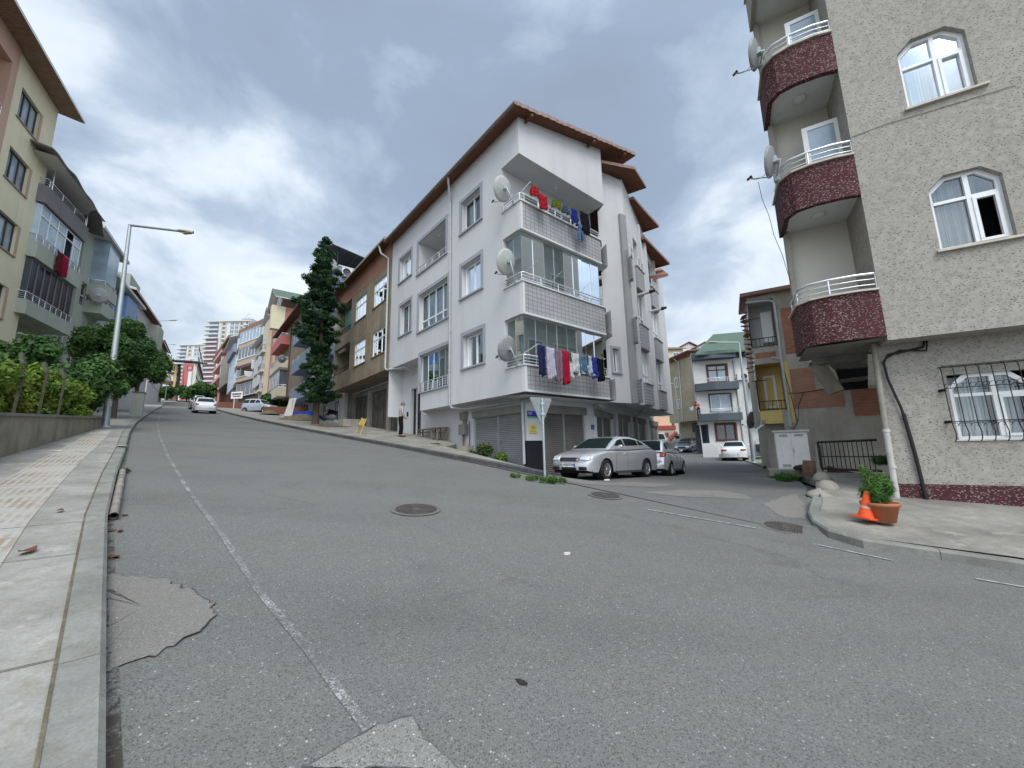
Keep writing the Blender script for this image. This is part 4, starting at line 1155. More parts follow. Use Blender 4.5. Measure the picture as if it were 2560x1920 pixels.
for (a, b) in bsp:
 RB = MB()
 for z0, z1 in zl:
  TB = MB(); CP = MB()
  z0 = max(z0, 1.93)
  p = [NB.P(a, 0, .01), NB.P(a + .02, 0, .24), NB.P(b - .30, 0, .30), NB.P(b + .02, 0, .01)]
  for u, v in zip(p, p[1:]): TB.quad(Vector((u.x, u.y, z0)), Vector((v.x, v.y, z0)), Vector((v.x, v.y, z1)), Vector((u.x, u.y, z1)))
  TB.poly([(u.x, u.y, z0 + .002) for u in p])
  pc = [NB.P(a - .02, 0, .0), NB.P(a - .02, 0, .28), NB.P(b - .26, 0, .34), NB.P(b + .04, 0, .0)]
  CP.prism([u[:2] for u in pc], z1, z1 + .045)
  tb_ = TB.build('tiled_bay_front', M_FLUTE, mb_); CP.build('bay_coping', M_TRIM, tb_)
 rail_mb(RB, [NB.P(a + .05, 9.1, .27), NB.P(b - .45, 9.1, .31), NB.P(b, 9.1, .0)], .4, 2, .5); RB.build('balcony_railing', M_ALU, mb_)
 bkp = Pl(tuple(NB.P(0, 0, -.7)[:2]), NB.az, True); lg = MB(); panel(lg, bkp, a, b, 9.0, 11.0); lg.build('loggia_wall', M_WHITED, mb_)
 window(mb_, bkp, a + .25, a + 1.0, 9.1, 10.8, -.02, (), (), .07, glass=M_GLASSF, far=True, name='balcony_door')
 for z0, z1, cu in ((2.95, 4.75, [(0, 1, 2)]), (5.95, 7.9, [(0, 1, 0)])):
  window(mb_, NB, a + .08, b - .04, z0, z1, .03, (.5,), (.3,), .07, curt=cu)
for fs_ in (-.22, bsp[0][1] + .05, bsp[1][0] - .3, bsp[1][1] + .05, bsp[2][0] - .3, bsp[2][1] + .05):
 fn = MB()
 if fs_ < 0: fn.pbox(NA, LA - .42, LA - .02, 1.88, 11.4, -.05, .14)
 else: fn.pbox(NB, fs_, fs_ + .24, 1.88, 12.2 if fs_ > 1 else 11.4, -.05, .15)
 fn.build('wall_fin', M_WHITE, mb_)
for (px, py) in (c7(425, 150), c7(555, 310)):
 s, z = NB.px(px, py); s = min(max(s, .2), 7.5)
 v_ = MB(); v_.tube([NB.P(s, z - .05, -.05), NB.P(s, z, .75)], .075, 10); fo = v_.build('flue_pipe', M_PIPEW, mb_)
 v_ = MB(); v_.tube([NB.P(s, z, .72), NB.P(s, z + .02, 1.0)], [.10, .06], 10); v_.build('flue_cap', M_BLK, fo)
def slab(m, pts, th, mi=0, mtop=0, mside=0):
 n = len(pts); lo = [Vector(p) for p in pts]; hi = [p + Vector((0, 0, th)) for p in lo]
 m.add(lo + hi, [tuple(range(n))[::-1]], mi); m.add(hi, [tuple(range(n))], mtop)
 m.add(lo + hi, [(i, (i + 1) % n, (i + 1) % n + n, i + n) for i in range(n)], mside)
sl = .25
def rz(s_, base=12.66): return base + sl * s_
Rf = MB()
e0 = ML.P(-.45, 12.55, .45); e1 = ML.P(12.0, 12.55, .45); e2 = e1 + MR.d * 8.0; e2.z = rz(7.55); e3 = ML.P(-.45, 0, .45) + MR.d * 8.0; e3.z = rz(7.55)
slab(Rf, [e0, e1, e2, e3], .17, 0, 1, 2)
tri = MB();
def roofpiece(sa, sb, za, zb, ov=.75, inn_=4.5):
 p = [NB.P(sa, za, ov), NB.P(sb, zb, ov), NB.P(sb, zb + .5, -inn_), NB.P(sa, za + .5, -inn_)]
 slab(Rf, p, .16, 0, 1, 2)
slab(Rf, [NA.P(-.1, 13.35, .55), NA.P(LA + .25, 13.70, .70), NB.P(NB.px(1616, 470, .85)[0], NB.px(1616, 470, .85)[1], .85), NB.P(1.9, 13.9, -4), NA.P(-.1, 14.2, -4)], .16, 0, 1, 2)
tips = [((1590, 448), (1616, 470)), ((1584, 497), (1648, 568)), ((1613, 597), (1675, 661)), ((1652, 676), (1671, 690))]
for k_, (pa, pb) in enumerate(tips[1:]):
 sa, za = NB.px(pa[0], pa[1], .25); sb_, zb_ = NB.px(pb[0], pb[1], .95)
 slab(Rf, [NB.P(sa, za, .25), NB.P(sb_, zb_, .95), NB.P(sb_, zb_ - .04, .1), NB.P(sb_, zb_ + .5, -4), NB.P(sa, za + .5, -4)], .15, 0, 1, 2)
Rf.build('roof', [M_SOFW, M_RTILE, M_RBROWN], mb_)
gt = MB(); g0 = e0 + ML.n * .06 + Vector((0, 0, .10)); g1 = e1 + ML.n * .06 + Vector((0, 0, .10))
gt.tube([g0, g1], .075, 10)
for i in range(16):
 p = g0.lerp(g1, (i + .3) / 16); gt.box(p + Vector((0, 0, .07)), (.03, .12, .14), 0)
gt.build('gutter', plain('gutter_brown', (.22, .18, .16), .5, .3), mb_)
cl = MB()
n_ = 64     # wavy flashing on the right rake
p0 = e0 + Vector((0, 0, -.02)) - MR.n * 0; p1 = e3 + Vector((0, 0, -.02))
outn = MR.n
def rk(u, v):
 p = e0.lerp(e3, u) + outn * (.02 + .016 * math.sin(u * 130) + .01 * math.sin(u * 37)) + Vector((0, 0, .0 + .17 * v)); return p
cl.grid(rk, 160, 1); cl.build('rake_flashing', plain('pinkish_flashing', (.28, .19, .165), .6, .1, .15, 3), mb_)
for s in (.35, 4.2, 6.6):
 jb = MB(); p = MR.P(s, rz(s) - .13, 0); jb.box(p + MR.n * .24, (.09, .42, .11), R(90) - R(50.4)); jb.build('rafter_end', M_SOFW, mb_)
dp = MB()
dp.tube([ML.P(4.55, 12.6, .42), ML.P(4.62, 12.4, .36), ML.P(4.92, 11.8, .10), ML.P(4.92, 11.6, .08), ML.P(4.94, 1.95, .08), ML.P(4.9, 1.80, .0), ML.P(4.6, 1.72, -.5), ML.P(.3, 1.72, -.72), GL.P(.08, 1.65, .1), GL.P(.06, -.6, .1)], .052, 10)
for z in (11, 9, 7.1, 5.2, 3.4): dp.tube([ML.P(4.93, z, .08), ML.P(4.93, z + .06, .08)], .065, 10)
dp.build('downpipe', M_PIPEG, mb_)
dp = MB(); dp.tube([MR.P(4.6, 1.85, -.3), GR1.P(3.9, 1.7, .1), GR2.P(2.35, 1.55, .1), GR2.P(2.5, 1.2, .1), GR2.P(2.5, -1.2, .1)], .05, 8); dp.build('downpipe', M_PIPEG, mb_)
dp = MB(); dp.tube([NB.P(2.2, 1.82, -.2), GR2.P(6.6, 1.6, .1), GR2.P(6.7, 1.2, .1), GR2.P(6.7, -1.2, .1)], .05, 8); dp.build('downpipe', M_PIPEG, mb_)
def shutter(P, s0, s1, z0, z1, n, mat, posts=(.5,)):
 s = MB(); k = int((z1 - z0) / .075)
 def fn(u, v): return P.P(lerp(s0, s1, u), lerp(z0, z1, v), n + .010 * math.cos(v * k * 2 * math.pi))
 s.grid(fn, 1, k * 4); so = s.build('roller_shutter', mat, mb_)
 if posts:
  g_ = MB()
  for f in posts: g_.pbox(P, lerp(s0, s1, f) - .03, lerp(s0, s1, f) + .03, z0, z1, n, n + .05)
  g_.pbox(P, s0, s0 + .05, z0, z1, n, n + .04); g_.pbox(P, s1 - .05, s1, z0, z1, n, n + .04)
  g_.build('guide_rail', M_STEEL, so)
shutter(GL, .16, 3.49, -1.3, 1.31, -.12, M_SHUT, (.5,))
shutter(GR1, .87, 3.41, -1.3, 1.31, -.14, M_SHUTB, (.5,))
for g_ in gar: shutter(GR2, g_[0], g_[1], -1.5, 1.27, -.13, M_SHUTB, (.5,))
bp = MB(); bp.pbox(GL, -.012, .135, -1.5, .24, -.05, .012); bp.pbox(GR, -.012, .80, -1.5, .24, -.05, .012); bp.build('painted_column_foot', M_BLACKP, mb_)
dd = MB(); a, b, c, d = 8.6, 9.75, .66, 3.38
dd.pbox(GL, a, b, c, d, -.24, -.18); dr = dd.build('door', M_DFRAME, mb_)
dd = MB()
frame_mb(dd, GL, a, b, c, d, -.15, (.5,), (.78,), .06, .04)
for i in range(3):
 for j in range(9):
  s = lerp(a + .12, b - .12, (i + .5) / 3); z = lerp(c + .15, d - .7, (j + .5) / 9)
  dd.tube([GL.P(s + .11 * math.cos(t * .785), z + .09 * math.sin(t * .785), -.165) for t in range(9)], .009, 4)
dd.build('door_grille', M_BLK, dr)
eb = MB(); eb.pbox(GL, 3.92, 4.32, 1.28, 1.62, .0, .2); eb.pbox(GL, 3.88, 4.38, .62, 1.08, .0, .22); eb.pbox(GL, 4.0, 4.2, 1.06, 1.30, .02, .12); eb.build('meter_box', M_CONCG, mb_)
ep = MB(); ep.tube([GL.P(4.15, .62, .1), GL.P(4.12, -.9, .1)], .035, 8); ep.tube([GL.P(3.72, -.5, .06), GL.P(3.72, 1.2, .06)], .02, 6); ep.build('conduit', M_PIPER, mb_)
db = MB(); db.pbox(GL, 10.12, 10.25, 1.9, 2.15, .0, .05); db.build('doorbell_panel', M_BLK, mb_)
st_ = MB(); s0, s1 = 3.6, 6.8
st_.prism([GL.P(3.4, 0, .05)[:2], GL.P(5.7, 0, .05)[:2], GL.P(5.5, 0, 1.0)[:2], GL.P(4.3, 0, .9)[:2]], -1.2, .12); tag(st_.build('entrance_step', M_CONC), 'low weathered concrete step at the white wall between the benches and the grey shutter', 'step')
def house(name, label, P, s0, s1, zb, zt, depth, mat, holes=(), ground=None, over=0.0, zo=None, roof=None, gmat=None, cat='building', side2=True, basez=None, gholes=()):
 """front sheet with openings on P, side and back walls; the lower storey may be set back by 'over' below zo"""
 t = thing(name, label, cat, P.P((s0 + s1) / 2, basez if basez is not None else zb))
 W = MB(); z_lo = zo if zo is not None else zb
 panel(W, P, s0, s1, z_lo, zt, [h for h in holes], .16)
 W.quad(P.P(s0, z_lo), P.P(s0, z_lo, -depth), P.P(s0, zt, -depth), P.P(s0, zt))
 W.quad(P.P(s1, z_lo), P.P(s1, z_lo, -depth), P.P(s1, zt, -depth), P.P(s1, zt))
 W.quad(P.P(s0, z_lo, -depth), P.P(s1, z_lo, -depth), P.P(s1, zt, -depth), P.P(s0, zt, -depth))
 W.quad(P.P(s0, zt - .01, 0), P.P(s1, zt - .01, 0), P.P(s1, zt - .01, -depth), P.P(s0, zt - .01, -depth))
 if zo is not None: W.quad(P.P(s0, zo, 0), P.P(s1, zo, 0), P.P(s1, zo, -depth), P.P(s0, zo, -depth))
 wo = W.build('wall', mat, t)
 if zo is not None:
  g_ = MB(); Q = P.off(-over)
  panel(g_, Q, s0 + .05, s1 - .05, zb, zo, gholes, .25)
  g_.quad(Q.P(s0 + .05, zb), Q.P(s0 + .05, zb, -depth + over), Q.P(s0 + .05, zo, -depth + over), Q.P(s0 + .05, zo))
  g_.quad(Q.P(s1 - .05, zb), Q.P(s1 - .05, zb, -depth + over), Q.P(s1 - .05, zo, -depth + over), Q.P(s1 - .05, zo))
  g_.build('ground_floor_wall', gmat or mat, t)
 return t
def mono_roof(t, P, s0, s1, zf, zbk, depth, ov=.5, th=.16, mats=None, name='roof', n0=.6):
 m = MB(); slab(m, [P.P(s0 - ov * .4, zf, n0), P.P(s1 + ov * .4, zf, n0), P.P(s1 + ov * .4, zbk, -depth), P.P(s0 - ov * .4, zbk, -depth)], th, 0, 1, 2)
 return m.build(name, mats or [M_SOFW, M_ROOFD, M_ROOFP], t)
def gable_roof(t, P, s0, s1, ze, zr, depth, ov=.5, th=.15, mats=None, along=True):
 """ridge parallel to the front (along) or square to it"""
 m = MB()
 if along:
  a = [P.P(s0 - ov, ze, ov), P.P(s1 + ov, ze, ov), P.P(s1 + ov, zr, -depth / 2), P.P(s0 - ov, zr, -depth / 2)]
  b = [P.P(s0 - ov, ze, -depth - ov), P.P(s1 + ov, ze, -depth - ov), P.P(s1 + ov, zr, -depth / 2), P.P(s0 - ov, zr, -depth / 2)]
 else:
  c = (s0 + s1) / 2
  a = [P.P(s0 - ov, ze, ov), P.P(c, zr, ov), P.P(c, zr, -depth), P.P(s0 - ov, ze, -depth)]
  b = [P.P(s1 + ov, ze, ov), P.P(c, zr, ov), P.P(c, zr, -depth), P.P(s1 + ov, ze, -depth)]
  m.poly([P.P(s0, ze, -.0), P.P(s1, ze, -.0), P.P(c, zr - .1, -.0)], 3)
 slab(m, a, th, 0, 1, 2); slab(m, b, th, 0, 1, 2)
 return m.build('roof', (mats or [M_SOFW, M_ROOFD, M_ROOFP]) + [M_WHITE], t)
def balcony(t, P, s0, s1, z, h=.95, out_=1.0, mat=None, railh=.3, rmat=None, under=None, name='balcony', slabt=.14, bars=2):
 m = MB()
 m.pbox(P, s0, s1, z - slabt, z, -.02, out_)
 if h > 0:
  m.pbox(P, s0, s1, z, z + h, out_ - .12, out_); m.pbox(P, s0, s0 + .12, z, z + h, 0, out_ - .12); m.pbox(P, s1 - .12, s1, z, z + h, 0, out_ - .12)
 b = m.build(name, mat or M_WHITE, t)
 if railh > 0:
  r_ = MB(); rail_mb(r_, [P.P(s0 + .06, z + h, .02), P.P(s0 + .06, z + h, out_ - .06), P.P(s1 - .06, z + h, out_ - .06), P.P(s1 - .06, z + h, .02)], railh, bars, 1.0)
  r_.build('railing', rmat or M_ALU, b)
 return b
def glazing(t, P, s0, s1, z0, z1, n, k=5, fm=None, gm=None, hb=(), deep=None, w=.06, sides=True):
 f = MB(); g_ = MB()
 frame_mb(f, P, s0, s1, z0, z1, n, [i / k for i in range(1, k)], hb, w)
 g_.quad(P.P(s0, z0, n - .03), P.P(s1, z0, n - .03), P.P(s1, z1, n - .03), P.P(s0, z1, n - .03))
 if sides and n > .15:
  for s in (s0, s1): g_.quad(P.P(s, z0, n - .03), P.P(s, z1, n - .03), P.P(s, z1, 0.01), P.P(s, z0, 0.01))
  for s in (s0, s1):
   f.pbox(P, s - .03, s + .03, z0, z1, 0, .05); f.pbox(P, s - .02, s + .02, z1 - w, z1, 0, n); f.pbox(P, s - .02, s + .02, z0, z0 + w, 0, n)
 fo = f.build('glazed_enclosure', fm or M_PVC, t); g_.build('pane', gm or M_GLASSF, fo); return fo
fB = lambda x, y: (700 + x / 4.607, 600 + y / 4.607)
c4p = lambda x, y: (640 + x / 2.9625, 560 + y / 2.9625)
c6 = lambda x, y: (500 + x / 5.927, 780 + y / 5.927)
c5 = lambda x, y: (300 + x / 5.927, 780 + y / 5.927)
wB = [(12.62, 14.95, 9.3, 11.0), (16.35, 18.6, 9.3, 10.98), (12.55, 14.85, 5.95, 7.6), (16.2, 18.45, 5.95, 7.65)]
lgB = [(19.55, 23.45, 9.1, 11.55, 1.6), (19.55, 23.45, 6.0, 8.15, 1.6)]
bh = house('apartment_building', 'stained brown unfinished render house with bare brick under its mossy eave and white windows', ML, 12.02, 23.5, -.5, 12.9, 12, M_BROWNR, wB + lgB, over=1.2, zo=4.78, gmat=M_CONCG, basez=.7,
           gholes=[(14.95, 18.0, .3, 4.1, .2), (18.75, 21.5, .8, 4.1, .2), (12.9, 14.6, .3, 4.1, .2)])
mono_roof(bh, ML, 12.05, 23.7, 12.75, 15.2, 8, .4, .14, [M_SOFW, M_ROOFD, plain('mossy_edge', (.22, .24, .17), .9, 0, .2)])
m = MB(); m.quad(ML.P(12.05, 11.42, .012), ML.P(23.45, 11.62, .012), ML.P(23.45, 12.88, .012), ML.P(12.05, 12.88, .012)); m.build('bare_brick_band', M_BRICKO, bh)
for i, (a, b, c, d) in enumerate(wB):
 window(bh, ML, a, b, c, d, .10, (.36, .7) if i != 1 and i != 3 else (.33, .66), (.66,), .075, curt=[(0, .3, 0), (.66, 1, 0)] if i % 2 == 0 else [(0, 1, 3)], sill=.12, trim=M_BROWNR)
for (a, b, c, d, _) in lgB:
 q = Pl(tuple(ML.P(0, 0, -1.58)[:2]), -39.9); m = MB(); panel(m, q, a - .02, b + .02, c - .02, d + .02); m.build('loggia_wall', M_ROOMW, bh)
 m = MB(); s_ = a + .05
 for k in range(13):
  x = lerp(a + .06, b - .06, k / 12); m.tube([ML.P(x, c, -.06), ML.P(x, c + .42, -.06)], .014, 5)
 m.tube([ML.P(a, c + .43, -.06), ML.P(b, c + .43, -.06)], .026, 6); m.tube([ML.P(a, c + .12, -.06), ML.P(b, c + .12, -.06)], .014, 5); m.build('iron_railing', M_BLK, bh)
 window(bh, q, a + .4, a + 1.4, c, d - .3, -.02, (), (.5,), .08, glass=M_GLASSF, far=True, name='balcony_door')
m = MB(); m.pbox(ML, 21.0, 22.6, 9.25, 11.3, -.5, -.44); m.build('green_glass_screen', M_GLASST, bh)
m = MB(); m.pbox(ML, 21.6, 23.2, 7.95, 8.1, -.35, -.2); m.build('awning_roll', M_PVC, bh)
m = MB(); m.tube([ML.P(12.9, 12.9, .55), ML.P(12.7, 12.2, .45), ML.P(12.32, 11.8, .1), ML.P(12.32, 4.85, .1), ML.P(12.2, 4.7, .05), ML.P(10.3, 4.55, -.2), ML.P(10.25, 4.2, -1.0), ML.P(10.25, .7, -1.0)], .06, 8)
m.build('downpipe', M_PIPEG, bh)
QB = ML.off(-1.2)
for (a, b, z) in ((14.95, 18.0, .95), (18.75, 21.5, 1.3), (12.9, 14.6, .7)):
 m = MB(); k = 12
 m.pbox(QB, a, b, z - .9, 4.1, -.2, -.14); d = m.build('garage_door', plain('old_garage_door', (.11, .10, .085), .8, .1, .35, 2), bh)
 m = MB()
 for f in (.0, .33, .66, 1.0): m.pbox(QB, lerp(a, b, f) - .03, lerp(a, b, f) + .03, z - .9, 4.1, -.14, -.11)
 m.build('door_frame', plain('old_garage_frame', (.07, .065, .06), .8), d)
for s in (12.75, 14.78, 18.37, 21.65):
 m = MB(); m.pbox(QB, s - .15, s + .15, .0, 4.3, .0, .10); m.build('pier', M_CONC, bh)
m = MB(); m.tube([QB.P(12.7, 4.45, .12), QB.P(21.8, 4.45, .12)], .04, 6); m.build('pipe_run', M_PIPEG, bh)
m = MB(); m.pbox(QB, 22.2, 22.6, 1.9, 2.6, .0, .25); m.pbox(QB, 22.25, 22.5, 2.65, 2.95, .0, .2); m.build('meter_box', M_CONCG, bh)
m = MB(); m.pbox(GL, 10.35, 11.55, .5, 3.6, -.5, -.44); idr = m.build('side_door', plain('red_oxide_door', (.20, .075, .05), .7, .1, .2), bh)
m = MB()
for i in range(9):
 for j in range(2): m.bar(GL.P(10.4 + i * .13, .6 + j * 1.45, -.42), GL.P(10.4 + i * .13 + (.13 if i % 2 else -.0), 2.0 + j * 1.45, -.42), .02)
m.build('door_grille', M_PIPER, idr)
m = MB(); m.pbox(GL, 10.3, 11.7, 3.6, 4.7, -.5, -.44); m.build('panel_over_door', plain('rusty_panel', (.13, .06, .04), .8), bh)
PB = ML
bl_ = house('apartment_building', 'slate blue house with long balconies and a roof terrace canopy, behind the tall conifer', PB, 23.6, 34.3, 1.4, 14.9, 11, M_BLUEB, [(26.5, 29.5, 11.2, 12.9), (26.5, 29.5, 8.1, 9.9), (30.5, 33, 8.1, 9.9), (30.5, 33, 11.2, 12.9)], over=1.0, zo=4.9, gmat=M_WHITED, basez=2.4, gholes=[(25, 27, 2.4, 4.5, .3), (28.5, 31, 2.8, 4.5, .3)])
for (a, b, c, d) in ((26.5, 29.5, 11.2, 12.9), (26.5, 29.5, 8.1, 9.9), (30.5, 33, 8.1, 9.9), (30.5, 33, 11.2, 12.9)): window(bl_, PB, a, b, c, d, .1, (.33, .66), (), .07, far=True)
for (a, b, c, d) in ((25, 27, 2.4, 4.5), (28.5, 31, 2.8, 4.5)): window(bl_, PB.off(-1.0), a, b, c, d, .2, (.33, .66), (.5,), .07, far=True, name='shop_window')
for z in (4.95, 7.85, 10.85): balcony(bl_, PB, 23.65, 34.2, z, .95, 1.25, M_BLUEB, .28)
m = MB(); m.quad(PB.P(23.62, 4.85, 1.22), PB.P(34.2, 4.85, 1.22), PB.P(34.2, 4.85, -1), PB.P(23.62, 4.85, -1)); m.build('soffit', M_SOFF, bl_)
m = MB(); m.pbox(PB, 23.6, 34.3, 14.9, 15.75, -.14, .0); m.pbox(PB, 23.6, 23.74, 14.9, 15.75, -8, -.14); m.build('terrace_parapet', M_BLUEB, bl_)
m = MB(); m.pbox(PB, 23.5, 34.3, 15.75, 15.83, -.2, .05); m.pbox(PB, 23.5, 23.8, 15.75, 15.83, -8, -.2); m.build('parapet_coping', M_SOFF, bl_)
m = MB(); slab(m, [PB.P(24.2, 17.9, .5), PB.P(34, 17.9, .5), PB.P(34, 16.9, -6), PB.P(24.2, 16.9, -6)], .06)
for k in range(7): m.bar(PB.P(24.3, lerp(17.85, 16.85, k / 6), lerp(.4, -5.9, k / 6)), PB.P(34, lerp(17.85, 16.85, k / 6), lerp(.4, -5.9, k / 6)), .1)
m.build('terrace_canopy', plain('canopy_sheet', (.09, .09, .09), .6, .2), bl_)
m = MB()
for s, n in ((24.5, -.1), (24.5, -3.0), (24.5, -5.8), (29, -.1), (33.7, -.1)): m.tube([PB.P(s, 15.0, n), PB.P(s, lerp(17.85, 16.9, (-n + .5) / 6.5), n)], .05, 6)
m.build('canopy_post', M_BLK, bl_)
wT = [(37.3, 38.6, 9.3, 10.9), (40.0, 41.3, 9.3, 10.9), (37.3, 38.6, 12.5, 14.1), (40.0, 41.3, 12.5, 14.1)]
tp = house('apartment_building', 'brown taupe house with dark eave and glazed corner balconies, left of the tall conifer', PB, 34.4, 50.2, 2.6, 15.7, 11, M_TAUPE, wT, over=1.4, zo=6.5, gmat=M_CONCG, basez=3.5, gholes=[(38, 42, 3.6, 6.1, .3)])
for w_ in wT: window(tp, PB, *w_, .1, (.5,), (), .08, far=True)
window(tp, PB.off(-1.4), 38, 42, 3.6, 6.1, .28, (.33, .66), (), .08, far=True, name='garage_door', glass=M_DARK)
mono_roof(tp, PB, 34.4, 51.0, 15.6, 18.6, 10, .5, .14, [M_SOFW, M_ROOFD, M_ROOFD], n0=.9)
for z, c_ in ((6.8, M_CREAM), (10.2, M_CREAM), (13.2, M_REDR)):
 balcony(tp, PB, 43.0, 50.2, z, .95, 1.0, c_, .3)
glazing(tp, PB, 43.1, 50.1, 7.75, 9.9, .95, 6)
m = MB(); m.pbox(PB, 42.9, 50.3, 9.9, 10.15, -.1, 1.02); m.build('enclosure_top', M_TAUPE, tp)
m = MB(); m.tube([PB.P(42.6, 15.6, .1), PB.P(42.6, 6.5, .1)], .07, 6); m.build('downpipe', M_PIPER, tp)
wO = [(PB.px(*c6(1118, 340))[0], PB.px(*c6(1165, 300))[0])]
oz = [(9.8, 11.8), (12.9, 14.9), (16.0, 18.0)]
wO = [(54.3, 56.3, a, b) for a, b in oz];
og = house('apartment_building', 'tall terracotta orange house with cream corner column and steep gabled dormers', PB, 51.6, 63.8, 4.5, 20.6, 12, [M_ORNG], wO, over=1.0, zo=8.35, gmat=M_WHITED, basez=6)
for w_ in wO:
 window(og, PB, *w_, .12, (.5,), (), .09, far=True); trimframe(og, PB, *w_, .22, M_CREAM)
m = MB(); m.pbox(PB, 58.8, 63.8, 8.5, 20.6, -.02, .55); m.build('cream_bay', M_CREAM, og)
for z in (9.4, 12.5, 15.6):
 balcony(og, PB.off(.55), 59.5, 63.0, z, .25, .5, M_CREAM, .8, M_BLK, bars=4)
 window(og, PB.off(.55), 60.0, 62.6, z + .3, z + 2.4, -.02, (.5,), (), .1, far=True, name='balcony_door')
m = MB(); m.pbox(PB, 51.5, 52.6, 17.2, 20.6, -.5, 1.2); m.build('yellow_attic_bay', plaster('pale_yellow_render', (.62, .56, .40), .15, .2), og)
q = Pl(tuple(PB.P(51.5, 0, 0)[:2]), 50.1, False)
m = MB(); mg = q
gable_roof(og, PB, 58.5, 63.5, 20.9, 23.0, 8, .8, .12, [M_ROOFP, M_ROOFG, M_ROOFP], along=False)
gable_roof(og, PB, 51.2, 57.5, 21.4, 23.9, 9, 1.0, .12, [M_ROOFP, M_ROOFG, M_ROOFP], along=False)
m = MB(); frame_mb(m, PB, 52.0, 56.8, 20.7, 22.0, .1, (.25, .5, .75), (.5,), .1); m.build('attic_window', M_PVC, og)
SO = Pl(tuple(PB.P(51.58, 0, 0)[:2]), 50.1, True)
for z in (10.3, 13.4, 16.5): glazing(og, SO, .3, 2.3, z, z + 2.1, .25, 2)
PW = Pl(tuple(PB.P(63.9, 0)[:2]), -41.5)
wx = lambda x, y: PW.px(*c6(x, y))
hW = []
for (x0, y0, x1, y1) in ((945, 515, 912, 690), (928, 810, 893, 975)):
 a, b = wx(x0, y0), wx(x1, y1); hW.append((min(a[0], b[0]), max(a[0], b[0]), b[1], a[1]))
lW = []
for (x0, y0, x1, y1) in ((873, 600, 805, 830), (855, 875, 780, 1090)):
 a, b = wx(x0, y0), wx(x1, y1); lW.append((a[0], b[0], b[1] + 1.0, a[1] - .3, .9))
e_ = wx(770, 1150); er = wx(1000, 330)
sL = e_[0]; zoW = e_[1]
wh = house('apartment_building', 'white house with square loggias, a steep side eave and white laundry beside it', PW, .2, sL, 5.5, er[1] - .4, 12, M_WHITE, hW + lW, over=1.6, zo=zoW, gmat=M_LBLUE, basez=7)
mono_roof(wh, PW, .2, sL, er[1] - .3, er[1] + 2.5, 9, .5, .15, [M_SOFF, M_ROOFD, M_RBROWN], n0=.9)
for w_ in hW: window(wh, PW, *w_, .12, (.5,), (), .1, far=True)
for w_ in lW:
 m = MB(); panel(m, PW.off(-.88), w_[0], w_[1], w_[2], w_[3]); m.build('loggia_wall', M_CONCG, wh)
 m = MB(); rail_mb(m, [PW.P(w_[0], w_[2] - .1, 0), PW.P(w_[1], w_[2] - .1, 0)], .5, 2, 1.2); m.build('railing', M_ALU, wh)
p0 = atY(*c6(1000, 300), 76); p1 = atY(*c6(600, 1000), 82)
def face(nameP, Lp, yl, Rp, yr):
 """plane through two surveyed points (left px at depth yl, right px at depth yr); s runs from right (near) to left (far)"""
 a = atY(*Rp, yr); b = atY(*Lp, yl); az = math.degrees(math.atan2(b.x - a.x, b.y - a.y)); P = Pl((a.x, a.y), az); L = math.hypot(b.x - a.x, b.y - a.y)
 return P, L
PY, LY = face('bay', c6(600, 900), 80.5, c6(1000, 600), 73.0)      # face square to the street, towards the camera
yt = PY.px(*c6(640, 300));
by = thing('apartment_building', 'brown house with tan curved bay balconies and white glazed enclosures beside the parked vans', 'building', PY.P(LY / 2, 8.5))
W = MB(); ztop = PY.px(*c6(700, 262))[1];
W.pbox(PY, -3.5, LY, 7.0, ztop - 1.6, -13, 0); W.build('wall', M_BAYB, by)
m = MB(); m.pbox(PY, -3.9, LY + .5, ztop - 1.6, ztop, -14, .9); m.build('roof_fascia', plain('brown_fascia_board', (.24, .145, .11), .8), by)
def bz(y): return PY.px(*c6(680, y))[1]
for i, (yt_, yb_) in enumerate(((735, 815), (985, 1045), (510, 565))):
 z0, z1 = bz(yb_), bz(yt_); m = MB()
 a, b = .3, LY - .4
 pts = [PY.P(a, 0, 0), PY.P(a + .3, 0, .9), PY.P(b - 1.4, 0, 1.3), PY.P(b - .4, 0, .9), PY.P(b, 0, 0)]
 m.prism([p[:2] for p in pts], z0, z1); bo = m.build('bay_balcony', M_BAYC, by)
 m = MB(); pts = [PY.P(a, 0, 0), PY.P(a + .25, 0, 1.0), PY.P(b - 1.4, 0, 1.42), PY.P(b - .35, 0, 1.0), PY.P(b + .1, 0, 0)]
 m.prism([p[:2] for p in pts], z1, z1 + .14); m.build('coping', M_SOFF, bo)
 if i != 1:
  zt_ = bz(575) if i == 0 else bz(345)
  m = MB(); g_ = MB(); pp = [PY.P(b, 0, 0), PY.P(b - .4, 0, .85), PY.P(b - 1.4, 0, 1.22), PY.P(a + .3, 0, .85)]
  for p, q in zip(pp, pp[1:]):
   k = max(1, int((q - p).length / 1.3))
   for j in range(k + 1):
    c = p.lerp(q, j / k); m.bar(c + Vector((0, 0, z1 + .1)), c + Vector((0, 0, zt_)), .12)
   for zz in (z1 + .2, zt_): m.bar(p + Vector((0, 0, zz)), q + Vector((0, 0, zz)), .16)
   g_.quad(p + Vector((0, 0, z1 + .1)), q + Vector((0, 0, z1 + .1)), q + Vector((0, 0, zt_)), p + Vector((0, 0, zt_)))
  fo = m.build('glazed_enclosure', M_PVC, by); g_.build('pane', M_GLASSF if i == 0 else M_GLASSB, fo)
m = MB(); frame_mb(m, PY, .5, LY - .3, bz(1250), bz(1060), .6, (.2, .4, .6, .8), (), .12); g_ = MB(); g_.quad(PY.P(.5, bz(1250), .55), PY.P(LY - .3, bz(1250), .55), PY.P(LY - .3, bz(1060), .55), PY.P(.5, bz(1060), .55))
